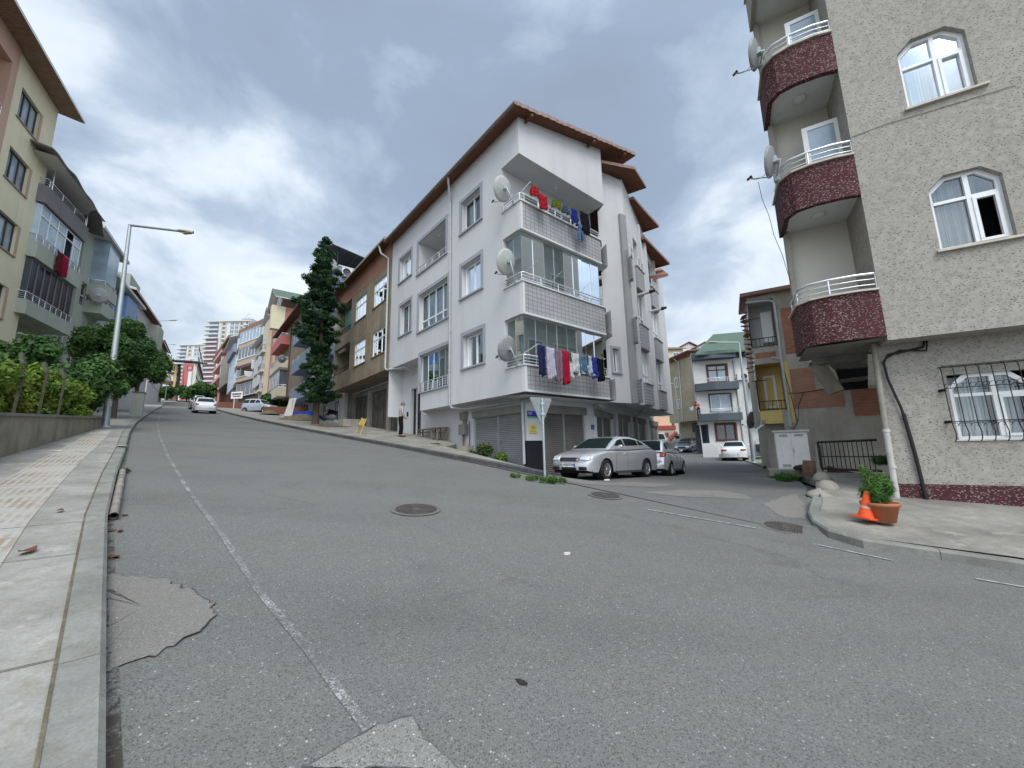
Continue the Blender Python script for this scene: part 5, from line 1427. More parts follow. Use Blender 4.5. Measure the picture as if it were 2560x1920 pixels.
g_.pbox(PY, .5, LY - .3, bz(1250), bz(1060), 0, .5); fo = m.build('glazed_enclosure', M_PVC, by); g_.build('pane', M_GLASSF, fo)
SY, LSY = face('bays', c6(500, 900), 92, c6(600, 900), 80.5)
for y0, y1 in ((470, 610), (690, 825), (900, 1050)):
 s0 = 2.0; z1, z0 = SY.px(*c6(560, y0))[1], SY.px(*c6(560, y1))[1]
 m = MB(); m.pbox(SY, 1.6, 7.0, z0 - 1.1, z0 - .05, -.1, .5); m.build('window_box', M_BAYB, by)
 m = MB(); m.pbox(SY, 1.8, 6.8, z0, z1, -.1, .42); m.build('bay_window_pane', M_GLASSB, by)
 m = MB(); frame_mb(m, SY, 1.75, 6.85, z0, z1, .5, (.33, .66), (), .18); m.build('bay_window_frame', M_PVC, by)
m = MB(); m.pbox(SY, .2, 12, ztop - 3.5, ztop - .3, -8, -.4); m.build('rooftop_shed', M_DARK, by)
PZ, LZ = face('wb', c6(395, 1200), 106, c6(505, 1000), 93)
zf = lambda x, y: PZ.px(*c6(x, y))
eL, eR = zf(380, 690), zf(515, 500)
wz = []
for x0, x1, y0, y1 in ((437, 465, 770, 880), (415, 435, 980, 1090), (452, 475, 960, 1060)):
 a, b = zf(x0, y1), zf(x1, y0); s_ = sorted((a[0], b[0])); wz.append((max(.2, s_[0]), s_[1], a[1], b[1]))
bh2 = house('apartment_building', 'pale blue white house with dark blue attic, behind the brown bay balcony house', PZ, 0, LZ, 9, zf(450, 640)[1], 12, M_LBLUE, wz, over=1.5, zo=zf(450, 1160)[1], gmat=M_CONCG, basez=11)
for w_ in wz: window(bh2, PZ, *w_, .12, (.5,), (), .14, far=True)
m = MB(); m.pbox(PZ, .5, LZ - .5, zf(450, 745)[1], zf(450, 655)[1], -.1, .7); m.build('attic_balcony', plaster('dusk_blue_render', (.24, .27, .33), .2, .2), bh2)
mono_roof(bh2, PZ, 0, LZ, zf(450, 600)[1], zf(450, 520)[1] + 3, 9, .5, .2, [M_SOFF, M_ROOFD, M_ROOFP], n0=1.5)
PK, LK = face('pk', c6(165, 1190), 134, c6(400, 900), 108)
kf = lambda x, y: PK.px(*c6(x, y))
pk = thing('apartment_building', 'bare concrete and salmon pink house with pink balcony fronts at the top of the street', 'building', PK.P(LK / 2, 14))
W = MB(); s1 = kf(300, 900)[0]
W.pbox(PK, 0, s1, kf(350, 1085)[1], kf(350, 680)[1], -11, 0); W.build('concrete_wall', M_CONC, pk)
W = MB(); W.pbox(PK, s1, LK, 12, kf(230, 690)[1], -9, -1.6); W.pbox(PK, .5, s1, 11, kf(350, 1085)[1], -11, -1.5); W.build('recessed_wall', plain('shaded_red_wall', (.16, .06, .05), .9), pk)  # shade of the recess is put into this darkened red
for y0, y1 in ((660, 735), (845, 880), (1000, 1040), (1160, 1195)):
 m = MB(); m.pbox(PK, s1 - .5, LK, kf(230, y1)[1], kf(230, y0)[1], -1.6, .3); m.build('balcony_front', M_PINK, pk)
m = MB(); m.pbox(PK, .3, LK + .5, kf(300, 590)[1], kf(300, 560)[1], -8, .5); m.build('roof_sheet', M_RTILE, pk)
m = MB(); m.pbox(PK, 1.0, s1 - 2, kf(330, 670)[1], kf(330, 600)[1], -8, -1); m.build('rooftop_storey', M_ORNG, pk)
m = MB();
for k in range(4): s = lerp(s1 + .6, LK - .6, k / 3); m.pbox(PK, s - .25, s + .25, 12, kf(230, 1195)[1], -.4, .1)
m.build('porch_column', M_PINK, pk)
m = MB(); m.pbox(PK, s1 - .1, s1 + .9, kf(260, 1000)[1], kf(260, 740)[1], -.6, .05); m.build('white_shutter_column', M_LBLUE, pk)
def tower(name, label, Lp, Rp, Y, top, bot, floors, maroon_to, seedv, group='tower blocks on the hill'):
 P, L = face(name, Lp, Y, Rp, Y * 1.0)
 zt, zb = P.px(*top)[1], P.px(*bot)[1]
 t = thing('tower_block', label, 'tower block', P.P(L / 2, zb), group)
 m = MB(); m.pbox(P, 0, L, zb - 30, zt, -L * .7, 0); m.build('wall', M_TOWER, t)
 fh = (zt - zb) / floors
 cols = [(.03, .10, 0), (.15, .20, 1), (.26, .33, 2), (.37, .43, 2), (.50, .54, 1), (.60, .64, 1)]
 items = [(.72, .995, 'b'), (.86 - .30, .66, 'o'), (.37, .45, 'w'), (.26, .34, 'w'), (.14, .22, 'o'), (.01, .11, 'b')]
 wn = MB(); bal = MB(); og_ = MB()
 for (a, b, kd) in items:
  if kd == 'o':
   for e in (a, b): og_.pbox(P, L * e - .5, L * e + .5, zb, zt - 1, 0, .25)
  for f in range(floors):
   z = zb + fh * f
   if kd == 'b':
    wn.pbox(P, L * (a + .02), L * (b - .03), z + fh * .30, z + fh * .86, 0, .12)
    bal.pbox(P, L * (a + .01), L * b, z + .05, z + fh * .30, 0, 1.5)
   elif kd == 'w':
    wn.pbox(P, L * a, L * b, z + fh * .18, z + fh * .80, 0, .12)
    for q in (.33, .66): og_.pbox(P, L * lerp(a, b, q) - .10, L * lerp(a, b, q) + .10, z + fh * .18, z + fh * .8, .1, .2) if False else bal.pbox(P, L * lerp(a, b, q) - .12, L * lerp(a, b, q) + .12, z + fh * .18, z + fh * .8, .1, .2)
    bal.pbox(P, L * a - .2, L * b + .2, z + .1, z + fh * .2, 0, .5)
   else:
    wn.pbox(P, L * (a + .02), L * (b - .02), z + fh * .2, z + fh * .8, 0, .10)
 tag(wn.build('windows', M_GLASSF, t), kind='stuff'); tag(bal.build('balconies', M_TOWER, t), kind='stuff'); og_.build('ochre_strip', plain('ochre_strip', (.50, .40, .30), .9), t)
 if maroon_to:
  m = MB(); m.pbox(P, L * .715, L + .4, zb - 4, zb + fh * maroon_to, -2, .3); m.build('maroon_cladding', M_TOWERR, t)
 m = MB(); m.pbox(P, -1, L + 1, zt, zt + 1.0, -L * .7 - 1, 1.2); m.pbox(P, L * .25, L * .5, zt + 1, zt + 4, -8, -3); m.build('roof', M_ROOFP, t)
 m = MB()
 for f in range(floors // 2, floors): m.pbox(P, L, L + 4, zb + fh * f, zb + fh * f + .9, -6, .5)
 m.build('corner_balcony', M_TOWER, t)
 return t
tower('tower', 'tall white tower block with maroon lower corner and ochre strips rising above the street', c6(80, 600), c6(690, 600), 330, c6(400, 145), c6(400, 1030), 14, 10, 3)
tower('tower', 'lower white tower block to the left of the taller tower', c5(865, 700), c5(1270, 700), 390, c5(1000, 495), c5(1000, 1100), 11, 0, 5)
cr_ = atY(*c6(725, 130), 420);
t = thing('tower_crane', 'thin construction crane on the skyline right of the tall tower', 'crane', (cr_.x, cr_.y, cr_.z - 30))
m = MB(); m.bar(cr_ + Vector((0, 0, -40)), cr_ + Vector((0, 0, 4)), 1.2); m.build('mast', M_STEEL, t)
jl, jr = atY(*c6(600, 102), 420), atY(*c6(795, 108), 420)
m = MB(); m.bar(jl, jr, .9); m.bar(cr_ + Vector((0, 0, 9)), jl.lerp(jr, .3), .3); m.bar(cr_ + Vector((0, 0, 9)), jr, .3); m.build('jib', M_STEEL, t)
m = MB(); m.box(jr + Vector((0, 0, -4)), (2, 2, 7)); m.build('counterweight', M_CONCG, t)
for i, (xa, ya, xb, yb, Y, mt_, lab) in enumerate(((750, 215, 1000, 330, 120, M_WHITED, 'white house behind the brown roof with a satellite dish on top'), (960, 130, 1080, 330, 95, M_PINKB, 'dusty pink house with a dark pitched roof behind the orange house'))):
 a = atY(*c6(xa, yb), Y); b = atY(*c6(xb, yb), Y); zt = atY(*c6((xa + xb) / 2, ya), Y).z
 P = Pl((b.x, b.y), math.degrees(math.atan2(a.x - b.x, a.y - b.y))); L = math.hypot(a.x - b.x, a.y - b.y)
 if P.n.y > 0: P = Pl((b.x, b.y), P.az, True)
 t = thing('house', lab, 'house', P.P(L / 2, b.z - 6)); m = MB(); m.pbox(P, 0, L, b.z - 14, zt - .8, -8, 0); m.build('wall', mt_, t)
 gable_roof(t, P, 0, L, zt - .8, zt + 1.0, 8, .6, .2, [M_SOFW, M_RTILE, M_RBROWN])
 for k in range(3): window(t, P, L * (.15 + .28 * k), L * (.27 + .28 * k), zt - 3.2, zt - 1.8, -.02, (.5,), (), .1, far=True)
M_MOSS = plain('mossy_post', (.055, .058, .038), .95, 0, .3, 9)
M_GLASSW = plain('sky_lit_glass', (.26, .33, .36), .12, 0, .35, 1.0, .8)  # pale sky reflection put into the pane's base colour
p_ = atY(42, 290, 16.0); YP = Pl((p_.x, p_.y), -31.5, True)
c1 = lambda x, y: (x / 2.592, y / 2.592)
c1b = lambda x, y: (x / 2.592, 600 + y / 2.592)
def rect(P, tl, tr, bl, br, off=0):
 a, b, c, d = [P.px(*q, off) for q in (tl, tr, bl, br)]
 return (min(a[0], c[0]), max(b[0], d[0]), (c[1] + d[1]) / 2, (a[1] + b[1]) / 2)
r1 = rect(YP, c1(155, 570), c1(265, 735), c1(108, 750), c1(240, 920))
fh = 3.16
yw = []
for k in range(5): yw.append((r1[0], r1[1] - .1, r1[2] - fh * k, r1[3] - fh * k))
top = YP.px(*c1(372, 722))
ybl = thing('apartment_building', 'tall sand yellow apartment building with dusty pink stripe, nearest on the left', 'building', YP.P(0, 1.0))
W = MB(); YE = top[0] + .1; ps = YP.px(*c1(80, 700))[0] - .25
panel(W, YP, ps, YE, -.5, top[1] + .1, yw, .22)
W.quad(YP.P(YE, -.5), YP.P(YE, -.5, -12), YP.P(YE, top[1] + .1, -12), YP.P(YE, top[1] + .1))
W.build('wall', M_YELLOWB, ybl)
W = MB(); lg_ = [(-5.2, ps - .45, r1[2] - .9 - fh * k, r1[3] + .3 - fh * k, 1.4) for k in range(5)]
panel(W, YP.off(.05), -10, ps, -.5, top[1] + .1, lg_, 1.4)
W.quad(YP.P(ps, -.5, .05), YP.P(ps, -.5), YP.P(ps, top[1]), YP.P(ps, top[1], .05)); W.quad(YP.P(-10, -.5), YP.P(-10, -.5, -12), YP.P(-10, top[1], -12), YP.P(-10, top[1]))
W.quad(YP.P(-10, -.5, -12), YP.P(YE, -.5, -12), YP.P(YE, top[1], -12), YP.P(-10, top[1], -12))
W.build('pink_wall', M_PINKB, ybl)
W = MB()
for h in lg_: panel(W, YP.off(-1.34), h[0], h[1], h[2], h[3])
W.build('loggia_back_wall', M_PINKB, ybl)
for h in lg_[:2]:
 m = MB(); rail_mb(m, [YP.P(h[0], h[2], .0), YP.P(h[1], h[2], .0)], .5, 2, 1.0); m.build('railing', M_ALU, ybl)
for w_ in yw:
 fo = window(ybl, YP, *w_, .18, (.33, .66), (), .06, mf=M_DFRAME, far=True, glass=M_GLASSW, sill=.1, trim=plain('pink_sill', (.36, .27, .22), .9))
m = MB()
for w_ in yw: m.pbox(YP, w_[1], w_[1] + .18, w_[2], w_[3], -.02, .015)
m.build('window_surround', M_PINKB, ybl)
m = MB(); slab(m, [YP.P(-11, top[1], .95), YP.P(YE + .35, top[1], .95), YP.P(YE + .35, top[1] + 1.8, -9), YP.P(-11, top[1] + 1.8, -9)], .14, 0, 1, 2)
m.build('roof', [m_wood('tan_soffit_boards', (.36, .24, .17)), M_RTILE, M_SOFF], ybl)
p_ = atY(95, 700, 19.0); GP = Pl((p_.x, p_.y), -28.5, True)
c4l = lambda x, y: (x / 3.13, 350 + y / 3.13)
gpx = lambda x, y: GP.px(*c4l(x, y))
gb = thing('apartment_building', 'grey house with two glazed balconies and curled roof edge, next to the yellow building', 'building', GP.P(2, 1.8))
SE = gpx(700, 1100)[0]; zt = gpx(690, 545)[1]
b1, b1b = gpx(215, 1245)[1], gpx(210, 1365)[1]; b2, b2b = gpx(325, 810)[1], gpx(290, 925)[1]; b3, b3b = gpx(405, 385)[1], gpx(375, 510)[1]
BS0, BS1 = gpx(215, 1245)[0], gpx(565, 1445)[0]
gw = (gpx(600, 1350)[0] , SE - .35)
W = MB(); nrec = -1.2
Q = GP.off(nrec)
panel(W, Q, -3, SE + 1.2, -.5, b3 + .2, [(BS1 + .5, SE + .2, b1 - .2, b1 + 1.5), (BS1 + .5, SE + .2, b2 - .2, b2 + 1.5), (.6, 2.0, b3 - .9, b3 + .1), (0, 3.8, b1 - .7, b1b + 3.2), (0, 3.8, b2 - .7, b2 + 2.2)], .2)
W.quad(Q.P(SE + 1.2, 0), Q.P(SE + 1.2, 0, -9), Q.P(SE + 1.2, b3 + .2, -9), Q.P(SE + 1.2, b3 + .2))
W.quad(Q.P(-3, 0, -9), Q.P(SE, 0, -9), Q.P(SE, b3 + .2, -9), Q.P(-3, b3 + .2, -9)); W.quad(Q.P(-3, b3, 0), Q.P(SE, b3, 0), Q.P(SE, b3, -9), Q.P(-3, b3, -9))
W.build('wall', M_GREENG, gb)
W = MB(); W.pbox(Q, -3, BS1 + 1.6, b2b + 1.9, b3 + 2.5, -.3, .012); W.build('upper_grey_wall', M_GREYB, gb)
for z in (b1, b2): window(gb, Q, BS1 + .5, SE + .2, z - .2, z + 1.5, .15, (.5,), (), .06, far=True)
for z0, z1 in ((b1 - .7, b1b + 3.2), (b2 - .7, b2 + 2.2)): window(gb, Q, 0, 3.8, z0, z1, .2, (.5,), (), .06, far=True, glass=M_DARK)
for i, (z0, z1) in enumerate(((b1b, b1), (b2b, b2), (b3b, b3))):
 m = MB(); pts = [GP.P(BS0, 0), GP.P(BS1, 0), GP.P(BS1 + .1, 0, -1.2), GP.P(BS0 - .5, 0, -1.2)]
 m.prism([p[:2] for p in pts], z0, z0 + .15)
 m.pbox(GP, BS0, BS1, z0 + .15, z1, -.13, 0); m.pbox(GP, BS1 - .02, BS1 + .1, z0 + .15, z1, -1.2, -.02)
 m.quad(GP.P(BS0, z0 + .15), GP.P(BS0 - .5, z0 + .15, -1.2), GP.P(BS0 - .5, z1, -1.2), GP.P(BS0, z1))
 bo = m.build('balcony', M_GREYB if i == 2 else M_GREENG, gb)
 r_ = MB(); rail_mb(r_, [GP.P(BS0 - .45, z1, -1.1), GP.P(BS0 + .03, z1, -.06), GP.P(BS1 - .04, z1, -.06), GP.P(BS1, z1, -1.1)], .4, 3 if i < 2 else 2, .55 if i < 2 else 1.3, .028, .012); r_.build('railing', M_ALU, bo)
def glz(z0, z1, k, fm, gm, hb=(), n=-.14, name='glazed_enclosure', open_=None):
 f = MB(); g_ = MB()
 frame_mb(f, GP, BS0 + .1, BS1 - .1, z0, z1, n, [i / k for i in range(1, k)], hb, .07)
 for i in range(k):
  if open_ is not None and i in open_: continue
  s0, s1 = lerp(BS0 + .1, BS1 - .1, i / k), lerp(BS0 + .1, BS1 - .1, (i + 1) / k)
  g_.quad(GP.P(s0, z0, n - .03), GP.P(s1, z0, n - .03), GP.P(s1, z1, n - .03), GP.P(s0, z1, n - .03))
 g_.quad(GP.P(BS1 - .1, z0, n), GP.P(BS1, z0, -1.2), GP.P(BS1, z1, -1.2), GP.P(BS1 - .1, z1, n))
 g_.quad(GP.P(BS0 + .1, z0, n), GP.P(BS0 - .4, z0, -1.2), GP.P(BS0 - .4, z1, -1.2), GP.P(BS0 + .1, z1, n))
 fo = f.build(name, fm, gb); g_.build('pane', gm, fo)
glz(b1 + .05, b2b - .05, 7, M_DISHD, M_GLASSD)
glz(b2 + .05, b3b - .05, 5, M_PVC, M_GLASSB, (.72,), open_=(3,))
m = MB()
def rf(u, v):
 s = lerp(BS0 - 1.5, SE + 1.1, u); d = lerp(.55, -4.5, v)
 z = gpx(640, 320)[1] - .9 - .95 * max(0, u - .28) ** 1.0 * 2.2 * .55 + .45 * smooth(v * 3) + (.06 * math.sin(u * 26) if v < .1 else 0)
 return GP.P(s, z, d - 1.2 * max(0, u - .7) / .3 * (1 - v) * .5)
m.grid(rf, 40, 8); m.build('roof', plain('grey_brown_roof', (.17, .155, .145), .85), gb, solid=.09)
m = MB(); a_ = gpx(640, 320)[1] - 1.2
m.quad(GP.P(BS0 - 1.2, a_ + .1, .6), GP.P(BS1 + .4, a_ - .25, .6), GP.P(BS1 + .4, a_ + .25, -2.5), GP.P(BS0 - 1.2, a_ + .4, -2.5)); m.build('white_soffit', M_SOFF, gb)
W = MB(); panel(W, GP.off(-2.4), -3, SE + 1, b3 - .6, b3 + 2.8); W.build('top_back_wall', M_GREYB, gb)
for s in (BS0 + .4, BS1 - .2): m = MB(); m.tube([GP.P(s, b3, -.05), GP.P(s, b3 + 1.35, -.05)], .03, 6); m.tube([GP.P(s - .35, b3 + 1.35, -.3), GP.P(s + .35, b3 + 1.35, .2)], .02, 5); m.build('washing_line_post', M_ALU, gb)
m = MB(); m.tube([Q.P(SE + .75, b3 + 1.2, .12), Q.P(SE + .75, 1, .12)], .06, 8); m.build('downpipe', M_PIPEG, gb)
m = MB()
def tr(u, v): return GP.P(lerp(BS0 + 2.2, BS1 - .3, u), b3 + 1.55 - .25 * u + .12 * math.cos(v * 6.28) * (1 + .4 * math.sin(u * 21)) - .15 * math.sin(u * 3.14), -.3 + .35 * math.sin(v * 6.28) * (.8 + .3 * math.sin(u * 13)))
m.grid(tr, 26, 10); t_ = m.build('tarpaulin', cloth('green_tarp', (.07, .13, .12)), None); tag(t_, 'bunched dark green tarpaulin hanging under the eave of the grey house', 'tarpaulin')
def nhouse(label, s0, s1, n, zt, mat, roofm, wins, dishes=(), glass=None):
 P = Pl(tuple(GP.P(0, 0, n)[:2]), -28.5, True); t = thing('apartment_building', label, 'building', P.P((s0 + s1) / 2, 2.0))
 W = MB(); panel(W, P, s0, s1, 0, zt, wins, .18); W.quad(P.P(s1, 0), P.P(s1, 0, -9), P.P(s1, zt, -9), P.P(s1, zt)); W.quad(P.P(s0, 0), P.P(s0, 0, -9), P.P(s0, zt, -9), P.P(s0, zt)); W.build('wall', mat, t)
 for w_ in wins: window(t, P, *w_[:4], .14, (.5,), (.45,), .07, far=True, glass=glass)
 m = MB(); slab(m, [P.P(s0 - .4, zt + .1, 1.0), P.P(s1 + .9, zt - .5, 1.0), P.P(s1 + .9, zt + .8, -6), P.P(s0 - .4, zt + 1.3, -6)], .2, 0, 1, 2); m.build('roof', [M_SOFF, M_ROOFD, M_ROOFP], t)
 return t, P
zt3 = gpx(800, 640)[1]
g3, P3_ = nhouse('pale green grey house with tall staircase window and glazed bay, behind the first street lamp', SE + 1.25, SE + 4.6, -1.0, zt3 - .3, M_GREENG, None, [(SE + 1.6, SE + 2.8, b1 - 1.8, b1 + .6), (SE + 1.8, SE + 3.4, b2 - 1.0, b2 + .6), (SE + 3.3, SE + 4.3, b1 - 1.2, b1 + .3)])
m = MB(); m.pbox(P3_, SE + 2.6, SE + 4.3, b3 - 2.6, b3 + .9, 0, .8); m.build('glass_bay', M_GLASSB, g3)
for z in (b2 - 1.2, b3 - 3.1): balcony(g3, P3_, SE + 2.4, SE + 4.5, z, .7, .9, M_GREENG, .3)
g4, P4_ = nhouse('pale mint house with blue glazed balcony, between the pale green house and round tree', SE + 4.65, SE + 9.5, -1.1, zt3 - 2.4, M_MINT, None, [(SE + 5.2, SE + 6.4, b1 - 2.2, b1 + .2), (SE + 7.0, SE + 8.4, b1 - 2.2, b1 + .2)])
m = MB(); m.pbox(P4_, SE + 7.0, SE + 9.3, b2 - .6, b2 + 1.6, 0, .8); m.build('glass_bay', plain('sky_blue_glazing', (.16, .30, .55), .2, 0, .1), g4)
for z in (b1 + .4, b2 - 1.4): balcony(g4, P4_, SE + 6.6, SE + 9.4, z, .7, .9, M_MINT, .35)
def lh(label, Rp, Y, az, wd, topz, zb, mat, depth=10, roofm=None, ov=.6, rise=1.4, back=0):
 p = atY(*Rp, Y); P = Pl((p.x, p.y), az, True)     # s<0 towards the camera
 zt = P.px(Rp[0], topz)[1] if topz > 300 else topz
 t = thing('apartment_building', label, 'building', P.P(-wd / 2, zb))
 W = MB(); W.pbox(P, -wd, 0, zb - 3, zt, -depth, 0); W.build('wall', mat, t)
 m = MB(); slab(m, [P.P(-wd - .4, zt, ov), P.P(.5, zt, ov), P.P(.5, zt + rise, -depth * .6), P.P(-wd - .4, zt + rise, -depth * .6)], .2, 0, 1, 2)
 m.build('roof', roofm or [M_SOFW, M_ROOFD, M_ROOFP], t); return t, P, zt
t5, P5, z5 = lh('white house with taupe attic and dark framed windows, above the round tree', c5(500, 200), 40, -34, 11, 813, 4, M_WHITE)
for (s, z) in ((-5.2, z5 - 3.2), (-5.2, z5 - 6.4), (-9, z5 - 3.2), (-9, z5 - 6.4)): window(t5, P5, s, s + 1.7, z, z + 2.0, -.04, (.5,), (), .1, mf=M_DFRAME, far=True)
m = MB(); m.pbox(P5, -2.6, -.2, z5 - 3.2, z5 - .6, 0, .9); m.build('projecting_bay', M_GREENG, t5)
m = MB(); m.pbox(P5, -11.2, -7.8, z5 - 1.2, z5 + 1.4, -7, .1); m.build('taupe_attic', M_GREENG, t5)
t6, P6, z6 = lh('white house with dark grey gable and small balconies behind the round street tree', c5(650, 600), 62, -37, 13, 880, 6, M_WHITE, rise=2.2)
for (s, z) in ((-6, z6 - 3.4), (-6, z6 - 6.6), (-2.6, z6 - 3.4), (-2.6, z6 - 6.6), (-9.4, z6 - 6.6)): window(t6, P6, s, s + 1.7, z, z + 2.1, -.04, (.5,), (), .12, far=True)
m = MB(); m.poly([P6.P(-13, z6 - .1, .05), P6.P(-.1, z6 - .1, .05), P6.P(-6.5, z6 + 2.4, .05)]); m.build('grey_gable', M_GREENG, t6)
t7, P7, z7 = lh('house with mustard yellow balconies under a dark roof on the left of the street', c5(700, 560), 76, -37, 11, 884, 8, plaster('pale_sand_render', (.55, .52, .40), .2, .2), rise=1.4)
for k in range(4): balcony(t7, P7, -5.5, -.2, z7 - 3.0 - 3.1 * k, .9, 1.2, M_YEL, .15)
for k in range(4): window(t7, P7, -4.6, -1.6, z7 - 2.9 - 3.1 * k, z7 - .8 - 3.1 * k, -.04, (.5,), (), .12, far=True)
PV, LV = face('bro', c5(700, 900), 98, c5(835, 900), 98)
def sbox(m, P, s0, s1, z0, z1, n0, dep, az=-40):
 v = Vector((math.sin(R(az)), math.cos(R(az)), 0)) * dep; q = [P.P(s0, 0, n0), P.P(s1, 0, n0), P.P(s1, 0, n0) + v, P.P(s0, 0, n0) + v]; m.prism([p[:2] for p in q], z0, z1)
t8 = thing('apartment_building', 'brown and ochre house with white roller blinds under a wide dark canopy at the bend', 'building', PV.P(LV / 2, 11))
vz = lambda y: PV.px(*c5(800, y))[1]
if PV.n.y > 0: PV = Pl(tuple(PV.o[:2]), PV.az, True)
m = MB(); sbox(m, PV, 0, LV, 6, vz(760), -1.0, 14); m.build('wall', M_BAYB, t8)
m = MB(); sbox(m, PV, -.25, 1.2, vz(1110), vz(770), .2, 14.2); m.build('ochre_side', plaster('ochre_render', (.55, .44, .22), .2, .2), t8)
for y0, y1 in ((800, 900), (935, 1030)):
 m = MB(); m.pbox(PV, LV * .2, LV * .85, vz(y1), vz(y0), -1.0, .3); m.build('roller_blind', M_SOFF, t8)
 m = MB(); m.pbox(PV, LV * .12, LV, vz(y1 + 12), vz(y1), -1, 1.0); m.build('balcony_slab', M_BAYB, t8)
m = MB(); m.pbox(PV, LV * .12, LV, vz(1075), vz(1035), -1, 1.0); m.build('brown_balcony_front', M_BAYB, t8)
m = MB(); slab(m, [PV.P(-5, vz(770), 2.5), PV.P(LV + 1, vz(735), 2.5), PV.P(LV + 3, vz(670), -6), PV.P(-3, vz(705), -6)], .25); m.build('dark_canopy', M_ROOFD, t8)
PQ, LQ = face('red', c5(925, 900), 140, c5(1130, 900), 140)
if PQ.n.y > 0: PQ = Pl(tuple(PQ.o[:2]), PQ.az, True)
qz = lambda x, y: PQ.px(*c5(x, y))[1]
t9 = thing('apartment_building', 'red house with white upper storey and rounded balconies closing the view up the street', 'building', PQ.P(LQ / 2, 13))
m = MB(); sbox(m, PQ, 0, LQ, 8, qz(1000, 755), 0, 3); m.build('wall', M_REDR, t9)
m = MB(); sbox(m, PQ, .1, LQ - .1, qz(1000, 755), qz(1000, 665), -.3, 3); m.build('upper_storey', M_WHITE, t9)
m = MB(); m.pbox(PQ, LQ * .18, LQ * .42, 9, qz(1050, 890), -.2, .9); m.build('white_bay', M_SOFF, t9)
window(t9, PQ, LQ * .3, LQ * .7, qz(1030, 860), qz(1030, 800), .05, (.33, .66), (), .15, far=True)
window(t9, PQ.off(-.3), LQ * .3, LQ * .62, qz(1030, 735), qz(1030, 690), -.05, (.33, .66), (), .15, far=True)
PQ2, LQ2 = face('redside', c5(1132, 900), 140, c5(1226, 900), 172)
if PQ2.n.x < 0: PQ2 = Pl(tuple(PQ2.o[:2]), PQ2.az, True)
m = MB(); m.pbox(PQ2, 0, LQ2, 8, PQ2.px(*c5(1130, 700))[1], -1, 0); m.build('white_side_wall', plaster('ivory_render', (.62, .60, .50), .15, .2), t9)
for k in range(3):
 for j in range(3):
  z = PQ2.px(*c5(1165, 1040))[1] + k * 3.6; window(t9, PQ2, LQ2 * (.15 + .3 * j), LQ2 * (.28 + .3 * j), z, z + 2, -.05, (.5,), (), .2, far=True)
m = MB(); m.pbox(PQ2, -1, LQ2 + 1, PQ2.px(*c5(1130, 700))[1], PQ2.px(*c5(1130, 690))[1] + .5, -1, .6); m.build('roof_edge', M_ROOFD, t9)
for k in range(4):
 zz = PQ2.px(*c5(1165, 1075))[1] + k * 3.6; m = MB(); m.pbox(PQ2, 0, LQ2, zz, zz + .35, -.1, .12); m.build('floor_band', M_DGREY, t9)
w0 = Vector((-10.11, 7.74, 0)); w1 = Vector((-16.25, 15.35, 0)); wd_ = (w1 - w0).normalized()
LWp = Pl((w0.x, w0.y), math.degrees(math.atan2(wd_.x, wd_.y)), True); LW = (w1 - w0).length
t = thing('retaining_wall', 'low stained concrete wall with pale coping below the hedge along the left pavement', 'wall', LWp.P(LW / 2, .3))
m = MB(); zt0, zt1 = .86, 1.50; sb = -9.5
def wz(s): return zt0 + (zt1 - zt0) * (s / LW)
N = 22
for i in range(N):
 a, b = lerp(sb, LW, i / N), lerp(sb, LW, (i + 1) / N)
 m.quad(LWp.P(a, -2.8), LWp.P(b, -2.8), LWp.P(b, wz(b)), LWp.P(a, wz(a)))
m.quad(LWp.P(LW, -1), LWp.P(LW, -1, -.25), LWp.P(LW, wz(LW), -.25), LWp.P(LW, wz(LW)))
m.build('wall', M_WALLL, t)
m = MB(); slab(m, [LWp.P(sb, wz(sb) - .01, .04), LWp.P(LW + .03, wz(LW) - .01, .04), LWp.P(LW + .03, wz(LW) - .01, -.30), LWp.P(sb, wz(sb) - .01, -.30)], .06); m.build('coping', M_CONCG, t)
m = MB(); slab(m, [LWp.P(sb, wz(sb) - .2, -.3), LWp.P(LW, wz(LW) - .2, -.3), LWp.P(LW + 3, wz(LW) + .2, -9), LWp.P(sb, wz(sb) - .1, -9)], .1); m.build('raised_bed', M_SOIL, t)
for i, s in enumerate((-1.6, 1.0, 2.7, 4.4)):
 f = thing('fence_post', ('mossy fence post cut by the left picture edge', 'mossy fence post in front of the loose shrub near the left edge', 'middle mossy fence post in front of the yellow green shrub', 'last mossy fence post, in front of the bright green bush')[i], 'fence post', LWp.P(s, wz(s), -.18), 'mossy fence posts on the low wall', wb=True)
 m = MB(); m.bar(LWp.P(s, wz(s) - .1, -.18), LWp.P(s + .12, wz(s) + 1.15, -.18), .05); m.build('post', M_MOSS, f)
 m = MB(); m.bar(LWp.P(s + .12, wz(s) + 1.12, -.18), LWp.P(s + .55, wz(s) + 1.45, -.35), .07); m.build('slanted_top', M_MOSS, f)
RP = Pl((8.3, 6.77), -60.4)
RG = RP.off(-.55)
rb = thing('apartment_building', 'grey flecked render building with maroon curved balconies and arched white windows, nearest on the right', 'building', RP.P(0, -1.2))
RE = 1.13; RL = -7.5
up_ = [(-.78, .20, 6.58, 8.10), (-.80, .17, 3.50, 4.98), (-.78, .20, 9.68, 11.2), (-3.9, -2.9, 3.5, 4.98), (-3.9, -2.9, 6.58, 8.1)]
def archwin(P, s0, s1, z0, z1, cs, cz):     # chamfered-top outline
 return [(s0, z0), (s1, z0), (s1, z1 - cz), (s1 - cs, z1), (s0 + cs, z1), (s0, z1 - cz)]
W = MB()
panel(W, RP, RL, RE, 1.9, 15.5, up_, .20)
